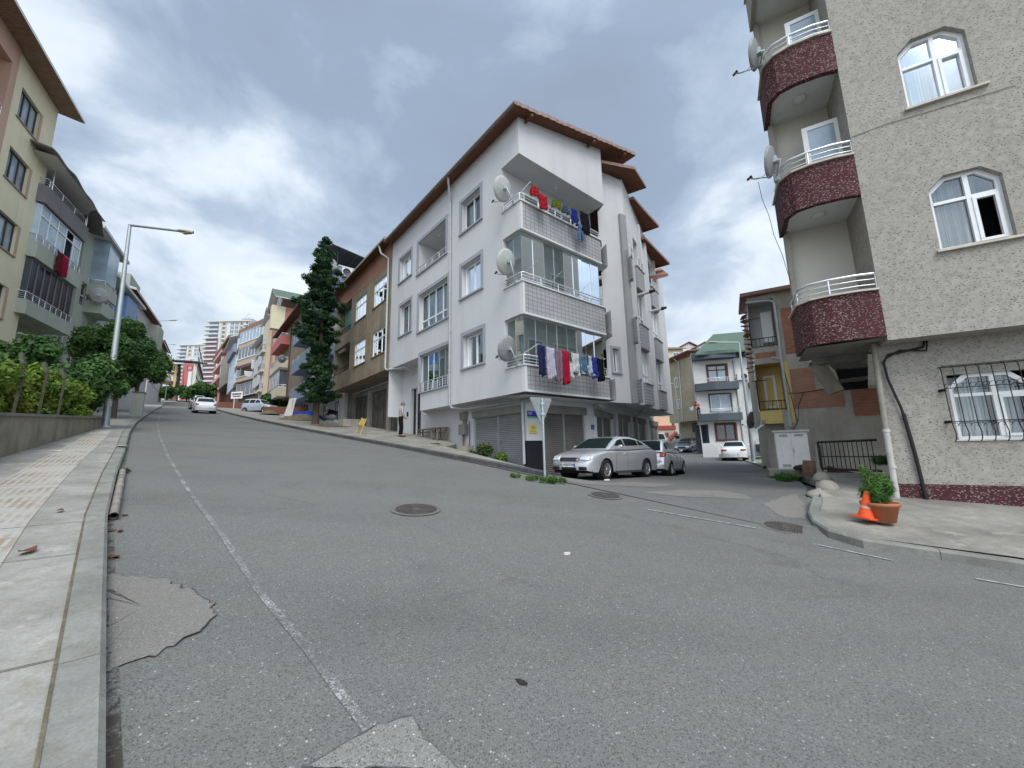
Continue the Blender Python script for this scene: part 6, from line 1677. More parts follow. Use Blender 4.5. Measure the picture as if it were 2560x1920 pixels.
for (a, b, c, d) in up_:      # corner fillets turning the rectangles into chamfered openings
 for (sa, sb) in ((a, a + .24), (b, b - .24)):
  W.poly([RP.P(sa, d), RP.P(sb, d), RP.P(sa, d - .24)]); W.quad(RP.P(sb, d), RP.P(sa, d - .24), RP.P(sa, d - .24, -.2), RP.P(sb, d, -.2))
W.quad(RP.P(RE, 1.9), RP.P(RE, 13.5), RP.P(RE, 13.5, -1.25), RP.P(RE, 1.9, -1.25))
W.quad(RP.P(RE, 1.9), RP.P(RL, 1.9), RP.P(RL, 1.9, -.6), RP.P(RE, 1.9, -.6))
gw_ = [(-.85, .23, -.04, 1.20)]
panel(W, RG, RL, 1.2, -1.6, 1.92, [(-.98, .30, -.04, 1.38, .06)], .06)
panel(W, RG.off(-.06), -1.0, .32, -.06, 1.40, gw_, .16)
sidep = Pl(tuple(RG.P(1.2, 0)[:2]), 29.6, False)
bk_ = lambda z: Vector((14.5, 14.2, z)); W.quad(RG.P(1.2, -1.6), RG.P(1.2, 1.92), bk_(1.92), bk_(-1.6))
W.quad(RP.P(RE - .0, 1.9, -8), RP.P(RE, 13.5, -8), RP.P(RL, 13.5, -8), RP.P(RL, 1.9, -8))
W.build('wall', M_TERR, rb)
m = MB(); m.pbox(RG, RL, 1.215, -1.7, -.86, -.3, .02); m.quad(RG.P(1.216, -1.7, .02), RG.P(1.216, -.86, .02), RG.P(1.216, -.86, -7), RG.P(1.216, -1.7, -7)); m.build('plinth', M_MAROON, rb)
def arched(P, s0, s1, z0, z1, rec, vb, hz, curt, op=None, cs=.24, label=None):
 f = MB(); w = .065; q0, q1 = -rec, -rec + .06
 o_ = archwin(P, s0, s1, z0, z1, cs, cs); i_ = archwin(P, s0 + w, s1 - w, z0 + w, z1 - w, cs - .02, cs - .02)
 n_ = len(o_)
 for k in range(n_):
  a, b, c, d = o_[k], o_[(k + 1) % n_], i_[(k + 1) % n_], i_[k]
  f.quad(P.P(*a, q1), P.P(*b, q1), P.P(*c, q1), P.P(*d, q1)); f.quad(P.P(*d, q1), P.P(*c, q1), P.P(*c, q0), P.P(*d, q0)); f.quad(P.P(*a, q1), P.P(*b, q1), P.P(*b, q0), P.P(*a, q0))
 for fr in vb: s = lerp(s0, s1, fr); f.pbox(P, s - .035, s + .035, z0 + w, z1 - w, q0, q1 + .01)
 z = lerp(z0, z1, hz); f.pbox(P, s0 + w, s1 - w, z - .03, z + .03, q0, q1 + .006)
 mid = lerp(s0, s1, vb[0]); a, b = (s0 + .06, mid - .03)
 for (x0, x1, y0, y1) in ((a, b, z0 + .06, z0 + .11), (a, b, z - .08, z - .03), (a, a + .05, z0 + .1, z - .08), (b - .05, b, z0 + .1, z - .08)): f.pbox(P, x0, x1, y0, y1, q0 + .02, q1 + .025)
 fo = f.build('window', M_PVC, rb)
 if label: fo['label'] = label
 g_ = MB(); gl = archwin(P, s0 + .03, s1 - .03, z0 + .03, z1 - .03, cs, cs)
 if op is None: g_.poly([P.P(*p, q0 + .02) for p in gl])
 else:
  g_.poly([P.P(mid, z0 + .03, q0 + .02), P.P(s1 - .03, z0 + .03, q0 + .02), P.P(s1 - .03, z1 - cs, q0 + .02), P.P(s1 - cs, z1 - .03, q0 + .02), P.P(mid, z1 - .03, q0 + .02)])
  g_.poly([P.P(s0 + .03, z, q0 + .02), P.P(mid, z, q0 + .02), P.P(mid, z1 - .03, q0 + .02), P.P(s0 + cs, z1 - .03, q0 + .02), P.P(s0 + .03, z1 - cs, q0 + .02)])
 g_.build('pane', M_GLASS, fo)
 k = MB(); q = q0 - .6; k.quad(P.P(s0 - .1, z0 - .05, q), P.P(s1 + .1, z0 - .05, q), P.P(s1 + .1, z1 + .1, q), P.P(s0 - .1, z1 + .1, q));
 for s in (s0 - .1, s1 + .1): k.quad(P.P(s, z0 - .05, q), P.P(s, z1 + .1, q), P.P(s, z1 + .1, q0), P.P(s, z0 - .05, q0))
 k.quad(P.P(s0 - .1, z1 + .1, q), P.P(s1 + .1, z1 + .1, q), P.P(s1 + .1, z1 + .1, q0), P.P(s0 - .1, z1 + .1, q0)); k.quad(P.P(s0 - .1, z0 - .05, q), P.P(s1 + .1, z0 - .05, q), P.P(s1 + .1, z0 - .05, q0), P.P(s0 - .1, z0 - .05, q0))
 k.build('dark_room', M_DARK, fo)
 if curt:
  c = MB()
  for (a, b, mi) in curt:
   c.grid(lambda u, v, a=a, b=b: P.P(lerp(lerp(s0, s1, a), lerp(s0, s1, b), u), lerp(z0 + .03, z1 - .03, v), q0 - .14 + .02 * math.sin(lerp(s0, s1, lerp(a, b, u)) * 55)), 40, 2, mi)
  c.build('curtain', [M_CURT, M_CURTG, M_CURTB, M_CURTD], fo)
 s_ = MB(); s_.pbox(P, s0 - .12, s1 + .06, z0 - .045, z0 - .002, -rec, .07); s_.build('sill', plain('marble_sill', (.50, .45, .38), .6), fo)
arched(RP, *up_[0], .16, (.44,), .64, [(0, 1, 2)])
arched(RP, *up_[1], .16, (.44,), .66, [(.44, 1, 0), (.26, .42, 1)], op=True, label='window with one leaf open and a patterned curtain')
for u_ in up_[2:]: arched(RP, *u_, .16, (.44,), .65, [(0, 1, 0)])
arched(RG.off(-.06), *gw_[0], .12, (.44,), .68, [(.5, .98, 0), (.12, .36, 0)])
gr_ = MB(); Pg = RG
for k in range(9):
 s = lerp(-.98, .34, k / 8)
 gr_.tube([Pg.P(s, 1.36, .02), Pg.P(s, 1.30, .10), Pg.P(s, .25, .13), Pg.P(s, .10, .20), Pg.P(s, -.02, .17), Pg.P(s, -.07, .10)], .008, 6)
for z, n in ((1.34, .05), (.93, .12), (.30, .13), (-.07, .10)): gr_.tube([Pg.P(-.98, z, n), Pg.P(.34, z, n)], .009, 6)
for z in (.98, .24):
 for k in range(16):
  s = lerp(-.95, .30, k / 15); gr_.tube([Pg.P(s + .04 * math.cos(t * .7), z + .035 * math.sin(t * .7), .13) for t in range(7)], .005, 4)
for z in (.9, .3): gr_.box(Pg.P(.36, z, .05), (.05, .1, .05))
gr_.build('window_grille', M_BLK, rb)
BKr = RP.off(-1.2)
for i, (z0, z1) in enumerate(((1.98, 2.93), (5.02, 5.93), (8.05, 9.0), (11.15, 12.1))):
 pts = [RP.P(1.13, 0, .015), RP.P(1.45, 0, .09), RP.P(1.9, 0, .10), RP.P(2.22, 0, .02), RP.P(2.42, 0, -.22), RP.P(2.44, 0, -1.2)]
 inn = [RP.P(1.13, 0, -.10), RP.P(1.45, 0, -.03), RP.P(1.9, 0, -.02), RP.P(2.18, 0, -.09), RP.P(2.32, 0, -.28), RP.P(2.33, 0, -1.2)]
 b_ = MB(); k = len(pts)
 for j in range(k - 1):
  p, q, r, s = pts[j], pts[j + 1], inn[j + 1], inn[j]
  up0, up1 = Vector((0, 0, z0)), Vector((0, 0, z1))
  b_.quad(p + up0, q + up0, q + up1, p + up1); b_.quad(s + up0, r + up0, r + up1, s + up1); b_.quad(p + up1, q + up1, r + up1, s + up1); b_.quad(p + up0, q + up0, r + up0, s + up0)
 bo = b_.build('maroon_parapet', M_MAROON if i < 3 else M_CONC, rb)
 f_ = MB(); f_.prism([p[:2] for p in [RP.P(1.13, 0, -.1)] + inn[1:]] + [RP.P(1.13, 0, -1.2)[:2]], z0 + .06, z0 + .2); f_.build('floor_slab', M_SOFF, bo)
 c_ = MB()
 po = [p + (p - q).normalized() * .05 for p, q in zip(pts, inn)]; po[0] = pts[0] + RP.n * .05
 for j in range(k - 1):
  p, q, r, s = po[j], po[j + 1], inn[j + 1], inn[j]
  for (zz0, zz1) in ((z1 - .004, z1 + .035),):
   u0, u1 = Vector((0, 0, zz0)), Vector((0, 0, zz1))
   c_.quad(p + u0, q + u0, q + u1, p + u1); c_.quad(p + u1, q + u1, r + u1, s + u1); c_.quad(p + u0, q + u0, r + u0, s + u0)
 c_.build('coping', plain('sand_coping', (.48, .44, .36), .8, 0, .15), bo)
 r_ = MB(); mid = [(p + q) / 2 + Vector((0, 0, z1 + .03)) for p, q in zip(pts, inn)]; rail_mb(r_, mid, .34, 2, .78, .028, .012); r_.build('railing', M_ALU, bo)
 if i:
  l_ = MB(); l_.lathe([(0, -.06), (.10, -.05), (.14, -.02), (.14, 0)], 20, Matrix.Translation(RP.P(1.75, z0 + .058, -.55))); l_.build('ceiling_lamp', M_SOFF, bo)
W = MB()
panel(W, BKr, RE - .02, 2.30, 1.98, 14.5); bk2 = lambda z: Vector((12.6, 15.4, z)); W.quad(BKr.P(2.30, 1.98), BKr.P(2.30, 14.5), bk2(14.5), bk2(1.98)); W.build('loggia_wall', plaster('cream_loggia_render', (.60, .58, .51), .2, .2), rb)
m = MB(); m.pbox(BKr, 2.26, 2.36, 1.98, 12.8, -.05, .16); m.build('corner_post', M_CONC, rb)
for z in (5.25, 8.25):
 f = MB(); Pd = RP.off(-.6); frame_mb(f, Pd, 1.10, 1.80, z, z + 2.1, .0, (), (), .10, .05); fo = f.build('open_balcony_door', M_PVC, rb)
 g_ = MB(); g_.quad(Pd.P(1.12, z + .05, -.02), Pd.P(1.78, z + .05, -.02), Pd.P(1.78, z + 2.08, -.02), Pd.P(1.12, z + 2.08, -.02)); g_.build('pane', M_GLASSB, fo)
m = MB(); m.quad(RP.P(1.0, 1.975, .0), RP.P(2.38, 1.975, -.25), RP.P(2.33, 1.975, -1.9), RP.P(0.0, 1.975, -1.9))
m.build('balcony_underside', M_CONCG, rb)
fYp = lambda x, y: (1840 + x / 3.071, 700 + y / 3.071)
def upoly(m, P, pts, n0, n1):
 q = [P.px(*fYp(*p), n0) for p in pts]; A_ = [P.P(s, z, n0) for s, z in q]; B_ = [P.P(s, z, n0 - n1) for s, z in q]; k = len(q)
 m.add(A_ + B_, [tuple(range(k)), tuple(range(k, 2 * k))] + [(i, (i + 1) % k, (i + 1) % k + k, i + k) for i in range(k)])
m = MB(); upoly(m, RP, [(560, 490), (1010, 440), (1010, 600), (640, 640), (590, 590)], -1.6, .3); m.build('downstand_beam', M_CONCG, rb)
m = MB(); upoly(m, RP, [(600, 600), (690, 630), (830, 838), (775, 855)], -2.1, 1.0); m.build('stair_flight', M_CONC, rb)
m = MB(); upoly(m, RP, [(700, 625), (1010, 595), (1010, 665), (765, 680)], -3.2, .2); upoly(m, RP, [(775, 765), (1010, 735), (1012, 760), (785, 785)], -3.2, .3); m.build('stair_landing', M_CONCG, rb)
m = MB(); upoly(m, RP, [(765, 678), (1012, 650), (1014, 832), (820, 845)], -4.2, .1); m.build('stairwell_shade_panel', M_DARK, rb)  # near-black panel stands in for the shade inside the stairwell
m = MB(); m.tube([RG.P(1.22, 1.95, .05), RG.P(1.25, 1.2, .10), RG.P(1.27, .2, .10)], .048, 10); m.build('downpipe', M_CONC, rb)
m = MB(); m.tube([RG.P(1.27, .2, .10), RG.P(1.29, -1.15, .10)], .052, 10)
for z in (.2, -.5): m.tube([RG.P(1.27, z, .1), RG.P(1.272, z - .06, .1)], .062, 10)
m.build('downpipe_lower', M_PIPEW, rb)
m = MB(); m.tube([RG.P(.45, 1.93, .02), RG.P(.50, 1.78, .05), RG.P(.85, 1.72, .05), RG.P(1.02, 1.70, .05), RG.P(1.12, 1.55, .06), RG.P(1.10, 1.2, .06), RG.P(.98, .6, .06), RG.P(.93, .1, .05)], .022, 7)
m.tube([RG.P(.42, 1.93, .03), RG.P(.47, 1.70, .07), RG.P(.85, 1.76, .06), RG.P(1.08, 1.62, .07), RG.P(1.12, 1.5, .05)], .018, 7)
m.tube([RG.P(.96, .5, .05), RG.P(.90, -.3, .05), RG.P(.86, -1.2, .05)], .03, 8); m.build('cables', M_CABLE, rb)
m = MB(); slab(m, [RP.P(RL, 15.5, .3), RP.P(RE, 15.5, .3), RP.P(RE, 15.5, -6), RP.P(RL, 15.5, -6)], .2); m.build('roof', M_CONCG, rb)
m = MB(); m.tube([RP.P(1.12, 6.35, .012), RP.P(.6, 6.40, .012), RP.P(0, 6.38, .012), RP.P(-1.2, 6.35, .012)], .006, 4); m.build('thin_wall_cable', M_CONCG, rb)
fY = lambda x, y: (1840 + x / 3.071, 700 + y / 3.071)
YQ = Pl((11.35, 17.6), -60.4)
q = lambda x, y: YQ.px(*fY(x, y))
yb_ = thing('apartment_building', 'unfinished bare brick and concrete house with a yellow balcony, in the side street', 'building', YQ.P(-1, -1.1))
sl_, sr_ = q(85, 200)[0], -8.0
tz = q(250, 110)[1]
B1 = q(130, 530); B1r = q(300, 500); cA = q(345, 600)[0]     # balcony slab ends
zb2, zb1 = B1[1], q(200, 1010)[1]
zlow = q(250, 1105)[1]
W = MB()
holes = [(cA, sl_ + .0, zb2 + .03, tz - .15, 1.1), (cA + .12, sl_ + .0, zb1 + .02, zb2 - .95, 1.1)]
holes = [(cA, sl_ - .01, zb2 + .03, tz - .2, 1.1), (cA, sl_ - .01, zb1 + .02, zb2 - .75, 1.1)]
panel(W, YQ, sr_, sl_, zlow, tz, holes, 0)
gl0 = q(390, 1250)[0]
panel(W, YQ, sr_, gl0, -1.6, zlow); panel(W, YQ.off(-.5), gl0 - .1, sl_ - .15, -1.6, zlow)
W.quad(YQ.P(gl0, zlow), YQ.P(sl_, zlow), YQ.P(sl_, zlow, -.6), YQ.P(gl0, zlow, -.6))
W.quad(YQ.P(sl_ - .15, -1.6, -.5), YQ.P(sl_ - .15, zlow, -.5), YQ.P(sl_ - .15, zlow, -8), YQ.P(sl_ - .15, -1.6, -8))
W.quad(YQ.P(sl_, zlow, -1.1), YQ.P(sl_, tz, -1.1), YQ.P(sl_, tz, -8), YQ.P(sl_, zlow, -8))
W.build('concrete_wall', m_concrete('pale_rough_concrete', (.50, .465, .40), .45), yb_)
def inset(x0, y0, x1, y1, mat, name, n=.012):
 a, b = q(x0, y1), q(x1, y0); m = MB(); m.quad(YQ.P(a[0], a[1], n), YQ.P(b[0], a[1], n), YQ.P(b[0], b[1], n), YQ.P(a[0], b[1], n)); return m.build(name, mat, yb_)
inset(385, 190, 520, 570, M_BRICK, 'upper_brick_infill')
inset(450, 650, 790, 990, M_BRICKO, 'main_brick_infill')
inset(915, 830, 1090, 1045, M_BRICK, 'side_brick_infill')
inset(150, 545, 305, 605, M_BRICK, 'balcony_brick_infill')
Pb = YQ.off(-1.1)
for (h, mt_, nm) in ((holes[0], M_SOFF, 'white_balcony_lining'), (holes[1], M_YEL, 'yellow_balcony_lining')):
 m = MB(); panel(m, Pb, h[0], h[1], h[2] - .02, h[3] + .02)
 m.quad(YQ.P(h[0], h[2]), YQ.P(h[0], h[3]), Pb.P(h[0], h[3]), Pb.P(h[0], h[2])); m.quad(YQ.P(h[0], h[3] - .002), YQ.P(h[1], h[3] - .002), Pb.P(h[1], h[3] - .002), Pb.P(h[0], h[3] - .002)); m.quad(YQ.P(h[0], h[2] + .002), YQ.P(h[1], h[2] + .002), Pb.P(h[1], h[2] + .002), Pb.P(h[0], h[2] + .002)); m.build(nm, mt_, yb_)
m = MB(); m.pbox(YQ, gl0 + .02, sl_ + .01, zlow + .01, zb1 + .02, -.3, .014); m.pbox(YQ, cA - .22, cA, zlow + .01, zb2 - .75, -.05, .013); m.build('yellow_parapet', M_YEL, yb_)
window(yb_, Pb, lerp(cA, sl_, .22), lerp(cA, sl_, .68), zb1 + .2, zb1 + 1.75, -.03, (), (), .1, far=True, name='balcony_door', glass=M_YEL)
m = MB(); m.pbox(Pb, lerp(cA, sl_, .08), lerp(cA, sl_, .5), zb2 + .4, tz - .6, .0, .35); m.build('white_cupboard', M_PVC, yb_)
for z in (zb2 + .03, zb1 + .03):
 m = MB()
 m.tube([YQ.P(cA + .05, z + .42, .02), YQ.P(sl_, z + .42, .02), YQ.P(sl_, z + .42, -1)], .022, 6)
 for k in range(7): s = lerp(cA + .05, sl_, k / 6); m.tube([YQ.P(s, z, .02), YQ.P(s, z + .42, .02)], .012, 5)
 m.tube([YQ.P(cA + .05, z + .04, .02), YQ.P(sl_, z + .04, .02)], .018, 5); m.build('iron_railing', M_BLK, yb_)
m = MB()
for z in (zb2 + .1, zb1 + .1): m.tube([YQ.P(sl_ + .02, z, .02), YQ.P(sl_ + .02, z + 1.35, .02)], .025, 6); m.tube([YQ.P(sl_ - .4, z + 1.3, .1), YQ.P(sl_ + .2, z + 1.3, .1)], .02, 5)
m.build('drying_bracket', M_BLK, yb_)
m = MB(); slab(m, [YQ.P(sr_, q(600, 30)[1] - .05, .3), YQ.P(sl_ + .25, tz + .02, .3), YQ.P(sl_ + .25, tz + .4, -4), YQ.P(sr_, tz + .6, -4)], .16); m.build('roof', M_RTILE, yb_)
m = MB()
rr = random.Random(3)
for k in range(14):
 z = lerp(zb2 - .9, tz - .1, k / 14); m.box(YQ.P(sl_ + .05 + rr.uniform(0, .12), z, -1.2), (.25, .3, .06), mat=Euler((rr.uniform(-.5, .5), rr.uniform(-.5, .5), 0)).to_matrix())
m.build('ragged_tile_edge', M_RTILE, yb_)
m = MB(); pz = [q(75, 180), q(255, 160), q(290, 175), q(345, 600), q(420, 1130)]
m.tube([YQ.P(s, z, .08) for s, z in pz], .055, 8); m.tube([YQ.P(pz[3][0] + .35, pz[3][1] + .05, .2), YQ.P(pz[3][0], pz[3][1] - .08, .08)], .04, 8); m.build('downpipe', M_PIPEG, yb_)
m = MB(); cz_ = [q(350, 640), q(400, 800), q(440, 960), q(470, 1100)]; m.tube([YQ.P(s, z, .03) for s, z in cz_], .014, 5)
cz_ = [q(355, 870), q(480, 868), q(600, 850), q(760, 825)]; m.tube([YQ.P(s, z, .03) for s, z in cz_], .012, 5)
cz_ = [q(520, 860), q(480, 960), q(475, 1080), q(440, 1150)]; m.tube([YQ.P(s, z, .03) for s, z in cz_], .01, 5); m.build('loose_cables', M_CABLE, yb_)
cbp = atY(*fY(450, 1450), 15.2); cz0 = cbp.z
t = thing('utility_cabinet', 'white two-door utility cabinet standing on the verge in front of the brick house', 'cabinet', (cbp.x, cbp.y, cz0), wb=False)
ang = R(-90 - 60.4 + 180) * 0 + math.atan2(YQ.d.y, YQ.d.x)
Mx = Matrix.Rotation(math.atan2(-YQ.d.y, -YQ.d.x), 3, 'Z')
def cbx(m, x0, x1, z0, z1, y0, y1): m.box(Mx @ Vector(((x0 + x1) / 2, (y0 + y1) / 2, (z0 + z1) / 2)), (x1 - x0, y1 - y0, z1 - z0), mat=Mx)
cw, chh = .53, 1.40
m = MB(); cbx(m, -cw + .02, cw - .02, 0, chh, -.2, .2); m.build('body', plain('cabinet_white', (.78, .78, .77), .6, 0, .06), t)
m = MB(); cbx(m, -cw - .05, cw + .05, chh, chh + .07, -.26, .26); m.build('lid', plain('cabinet_lid', (.58, .57, .54), .7), t)
for sx in (-1, 1):
 m = MB(); x0, x1 = (-cw + .05, -.008) if sx < 0 else (.008, cw - .05); cbx(m, x0, x1, .05, chh - .05, -.225, -.2); d = m.build('door', plain('cabinet_white', (.78, .78, .77)), t)
 m = MB()
 for zz in (chh - .13, .14):
  for k in range(5): cbx(m, x0 + .1, x1 - .1, zz + k * .018 - .045, zz + k * .018 - .037, -.23, -.224)
 m.build('vent_slots', M_CONCG, d)
m = MB(); cbx(m, .02, .05, .62, .78, -.245, -.22); m.build('handle', M_STEEL, t)
m = MB(); slabp = Vector((cbp.x, cbp.y, cz0)); m.box(slabp + Vector((.15, -.1, -.12)), (2.1, 1.3, .24), math.atan2(-YQ.d.y, -YQ.d.x)); struct(m.build('cabinet_base', M_CONC))
pa = atY(*fY(660, 1465), 10.9); pb = RG.P(1.35, 0, -1.1); pb = Vector((8.35 + .35, 8.6, 0));
gA = Vector((pa.x, pa.y, pa.z)); gBp = atY(*fY(1115, 1450), 9.2); gB = Vector((gBp.x, gBp.y, gA.z + .03))
t = thing('railing_gate', 'low black barred gate between the concrete post and the grey flecked building', 'gate', (gA + gB) / 2)
hA = atY(*fY(650, 1245), 10.9).z - gA.z
m = MB(); u = Vector((0, 0, 1))
m.bar(gA + u * hA, gB + u * hA, .04); m.bar(gA + u * .06, gB + u * .06, .04); m.bar(gA, gA + u * hA, .05); m.bar(gA + u * hA * .5, gB + u * hA * .5, .018); m.build('frame', M_BLK, t)
m = MB()
for k in range(1, 13): p = gA.lerp(gB, k / 13); m.tube([p + u * .06, p + u * hA], .009, 5)
m.build('bars', M_BLK, t)
pc = atY(*fY(645, 1465), 10.95); t = thing('concrete_post', 'leaning rough concrete post at the left end of the black gate', 'post', pc)
m = MB(); pt = atY(*fY(628, 1270), 11.0); m.tube([pc - u * .1, pc.lerp(pt, .5), pt], [.085, .075, .07], 8); m.build('post', M_CONC, t)
for i, (x, y, Y, r, lab) in enumerate(((665, 1530, 9.7, .19, 'round concrete bollard dome farthest from the kerb, by the black gate'), (705, 1600, 8.75, .21, 'middle of the three low concrete domes, smooth and rounded'), (637, 1650, 8.15, .20, 'broken pointed concrete dome nearest the kerb'))):
 p = atY(*fY(x, y), Y); t = thing('concrete_dome', lab, 'bollard', p, 'concrete domes at the forecourt edge', wb=False)
 m = MB(); pr = [(r, -.02), (r, .02), (r * .95, .05), (r * .75, .12), (r * .45, .165), (.0, .18)] if i < 2 else [(r * 1.05, -.02), (r * 1.05, .02), (r * .7, .06), (r * .35, .10), (.0, .15)]
 m.lathe(pr, 18, Matrix.Rotation(.1 * i, 4, 'X')); m.build('dome', M_CONC, t)
p = atY(*fY(580, 1490), 13.6); t = thing('wooden_stump', 'cut brown wooden block beside the white utility cabinet', 'wood block', p, wb=False)
m = MB(); m.lathe([(0, 0), (.26, 0), (.27, .2), (.24, .44), (.0, .46)], 9, Matrix.Rotation(.12, 4, 'Y'), smooth=False); m.build('block', plain('rotten_wood', (.20, .12, .08), .9, 0, .3), t)
p = atY(*fY(505, 1455), 14.4); t = thing('rubbish_sack', 'small black rubbish sack at the foot of the white cabinet', 'sack', p, wb=False)
m = MB(); m.lathe([(0, 0), (.22, .0), (.26, .06), (.18, .14), (0, .17)], 12); m.build('sack', M_BLKR, t)
f2 = lambda x, y: (1630 + x / 4.1485, 820 + y / 4.1485)
PG, LG2 = face('gr', f2(455, 800), 38.6, f2(1130, 800), 37.2)
if PG.n.y > 0: PG = Pl(tuple(PG.o[:2]), PG.az, True)
gz_ = lambda x, y: PG.px(*f2(x, y))
gt_ = thing('apartment_building', 'white house with slate grey balcony bands and a green metal roof, in the side street', 'building', PG.P(LG2 / 2, -1.2))
GW = LG2 + 1.0; GS = -6.0
sR = lambda x, y=800: gz_(x, y)[0]
W = MB(); dz0 = gz_(500, 1000)[1]; zt_ = gz_(620, 260)[1] + .1
hs = [(sR(775, 460), sR(578, 460), gz_(680, 560)[1], gz_(680, 385)[1], .15), (sR(815, 760), sR(605, 760), gz_(700, 860)[1], gz_(700, 690)[1], .15), (sR(868, 1080), sR(668, 1080), gz_(770, 1165)[1], gz_(770, 995)[1], .15)]
panel(W, PG, GS, sR(455), dz0, zt_, hs); panel(W, PG, GS, sR(590, 1100), -2, dz0, hs);
W.quad(PG.P(sR(455), dz0), PG.P(sR(590, 1100), dz0), PG.P(sR(590, 1100), dz0, -2), PG.P(sR(455), dz0, -2)); W.quad(PG.P(sR(455), dz0), PG.P(sR(455), zt_), PG.P(sR(455) - 3, zt_, -9), PG.P(sR(455) - 3, dz0, -9))
W.build('wall', M_WHITED, gt_)
m = MB(); panel(m, PG.off(-1.6), sR(590, 1100) - .2, sR(455), -2, dz0); m.quad(PG.P(sR(590, 1100), -2), PG.P(sR(590, 1100), dz0), PG.P(sR(590, 1100), dz0, -1.6), PG.P(sR(590, 1100), -2, -1.6)); m.build('recessed_entrance', M_DGREY, gt_)
for i, h in enumerate(hs):
 window(gt_, PG, *h[:4], .12, (.5,), (.72,) if i == 0 else (), .10, mf=M_BFRAME if i != 1 else M_PVC, far=True, glass=M_GLASSB if i < 2 else M_GLASSF); trimframe(gt_, PG, *h[:4], .14, M_BFRAME if i != 1 else M_DGREY)
for (y0, y1, x0, x1) in ((575, 650, 435, 875), (890, 965, 468, 912)):
 z1, z0 = gz_(700, y0)[1], gz_(700, y1)[1]; a, b = sR(x1, y0), sR(x0, y0)
 m = MB(); pts = [PG.P(a, 0, 0), PG.P(a + .1, 0, 1.1), PG.P(b - 1.6, 0, 1.3), PG.P(b, 0, .6), PG.P(b, 0, 0)]; m.prism([p[:2] for p in pts], z0, z1); bo = m.build('balcony', M_DGREY, gt_)
 r_ = MB(); rail_mb(r_, [Vector((p.x, p.y, z1)) for p in (PG.P(a + .05, 0, .05), PG.P(a + .15, 0, 1.05), PG.P(b - 1.6, 0, 1.25), PG.P(b - .05, 0, .57))], .42, 2, 1.0); r_.build('railing', M_ALU, bo)
z1, z0 = gz_(620, 262)[1], gz_(620, 335)[1]; m = MB(); a, b = sR(840, 300), sR(405, 300)
m.prism([p[:2] for p in (PG.P(a, 0, 0), PG.P(a, 0, 1.0), PG.P(b - 1.6, 0, 1.2), PG.P(b, 0, .6), PG.P(b, 0, 0))], z0, z1); m.build('attic_band', M_DGREY, gt_)
for (y0, y1) in ((555, 625), (872, 950), (1195, 1280)):
 z1, z0 = gz_(1050, y0 + 10)[1], gz_(1050, y1)[1]; m = MB(); m.pbox(PG, GS, sR(1000, 600), z0, z1, 0, 1.2); bo = m.build('balcony', M_DGREY, gt_)
 r_ = MB(); rail_mb(r_, [PG.P(sR(1000, 600), z1, .1), PG.P(sR(1000, 600), z1, 1.15), PG.P(GS + 2, z1, 1.15)], .4, 2, 1.0); r_.build('railing', M_ALU, bo)
for y0, y1 in ((360, 540), (665, 850)): window(gt_, PG, sR(1050, 450), sR(1005, 450), gz_(1020, y1)[1], gz_(1020, y0)[1], .02, (), (), .1, mf=M_BFRAME, far=True)
eL_, eR_ = gz_(350, 262), gz_(1010, 178)
m = MB(); slab(m, [PG.P(eL_[0] - .6, eL_[1] - .55, 1.2), PG.P(GS, eL_[1] - .45, 1.2), PG.P(GS, eL_[1] + 2.9, -5), PG.P(eL_[0] - 4, eL_[1] + 2.9, -5)], .15); m.build('roof', M_ROOFG, gt_)
m = MB(); m.tube([PG.P(sR(870, 600), zt_ - 1, .12), PG.P(sR(880, 600), -1, .12)], .06, 6); m.tube([PG.P(sR(420, 500), zt_ - .2, .15), PG.P(sR(450, 500), -1, .15)], .06, 6); m.build('downpipe', M_PIPEG, gt_)
m = MB(); a_ = gz_(925, 270); m.pbox(PG, a_[0] - .5, a_[0] + .6, a_[1] - .35, a_[1] + .4, .02, .2); m.build('roof_vent', M_DFRAME, gt_)
pw1, pw2 = atY(*f2(530, 1320), 35.5), atY(*f2(690, 1330), 35.0); t = thing('garden_wall', 'low pale wall stub between the parked dark saloon and the white hatchback', 'wall', pw1)
m = MB(); pz_ = Pl(tuple(pw1[:2]), math.degrees(math.atan2(pw2.x - pw1.x, pw2.y - pw1.y))); Lw_ = (pw2 - pw1).length; m.pbox(pz_, 0, .9, -1.8, atY(*f2(545, 1195), 35.5).z, -.6, 0); m.pbox(pz_, .9, Lw_, -1.8, atY(*f2(600, 1225), 35.5).z, -.6, 0); m.build('wall', M_SOFF, t)
PBg, LBg = face('bg', f2(162, 700), 50.5, f2(440, 700), 45.5)
if PBg.n.y > 0: PBg = Pl(tuple(PBg.o[:2]), PBg.az, True)
bz_ = lambda x, y: PBg.px(*f2(x, y))
t = thing('apartment_building', 'sand coloured bare rendered house with brick gable strip, left of the green roofed house', 'building', PBg.P(LBg / 2, -.6)); zov = bz_(300, 975)[1]
W = MB(); panel(W, PBg, 0, LBg, zov, bz_(300, 330)[1]); W.quad(PBg.P(0, zov), PBg.P(LBg, zov), PBg.P(LBg, zov, -1), PBg.P(0, zov, -1)); W.quad(PBg.P(LBg, zov), PBg.P(LBg, bz_(300, 330)[1]), PBg.P(LBg, bz_(300, 330)[1], -8), PBg.P(LBg, zov, -8)); panel(W, PBg.off(-1), 0, LBg - .5, -2, zov); W.quad(PBg.P(LBg - .5, -2, -1), PBg.P(LBg - .5, zov, -1), PBg.P(LBg - .5, zov, -8), PBg.P(LBg - .5, -2, -8)); W.build('wall', m_concrete('sandy_render', (.50, .43, .32), .35), t)
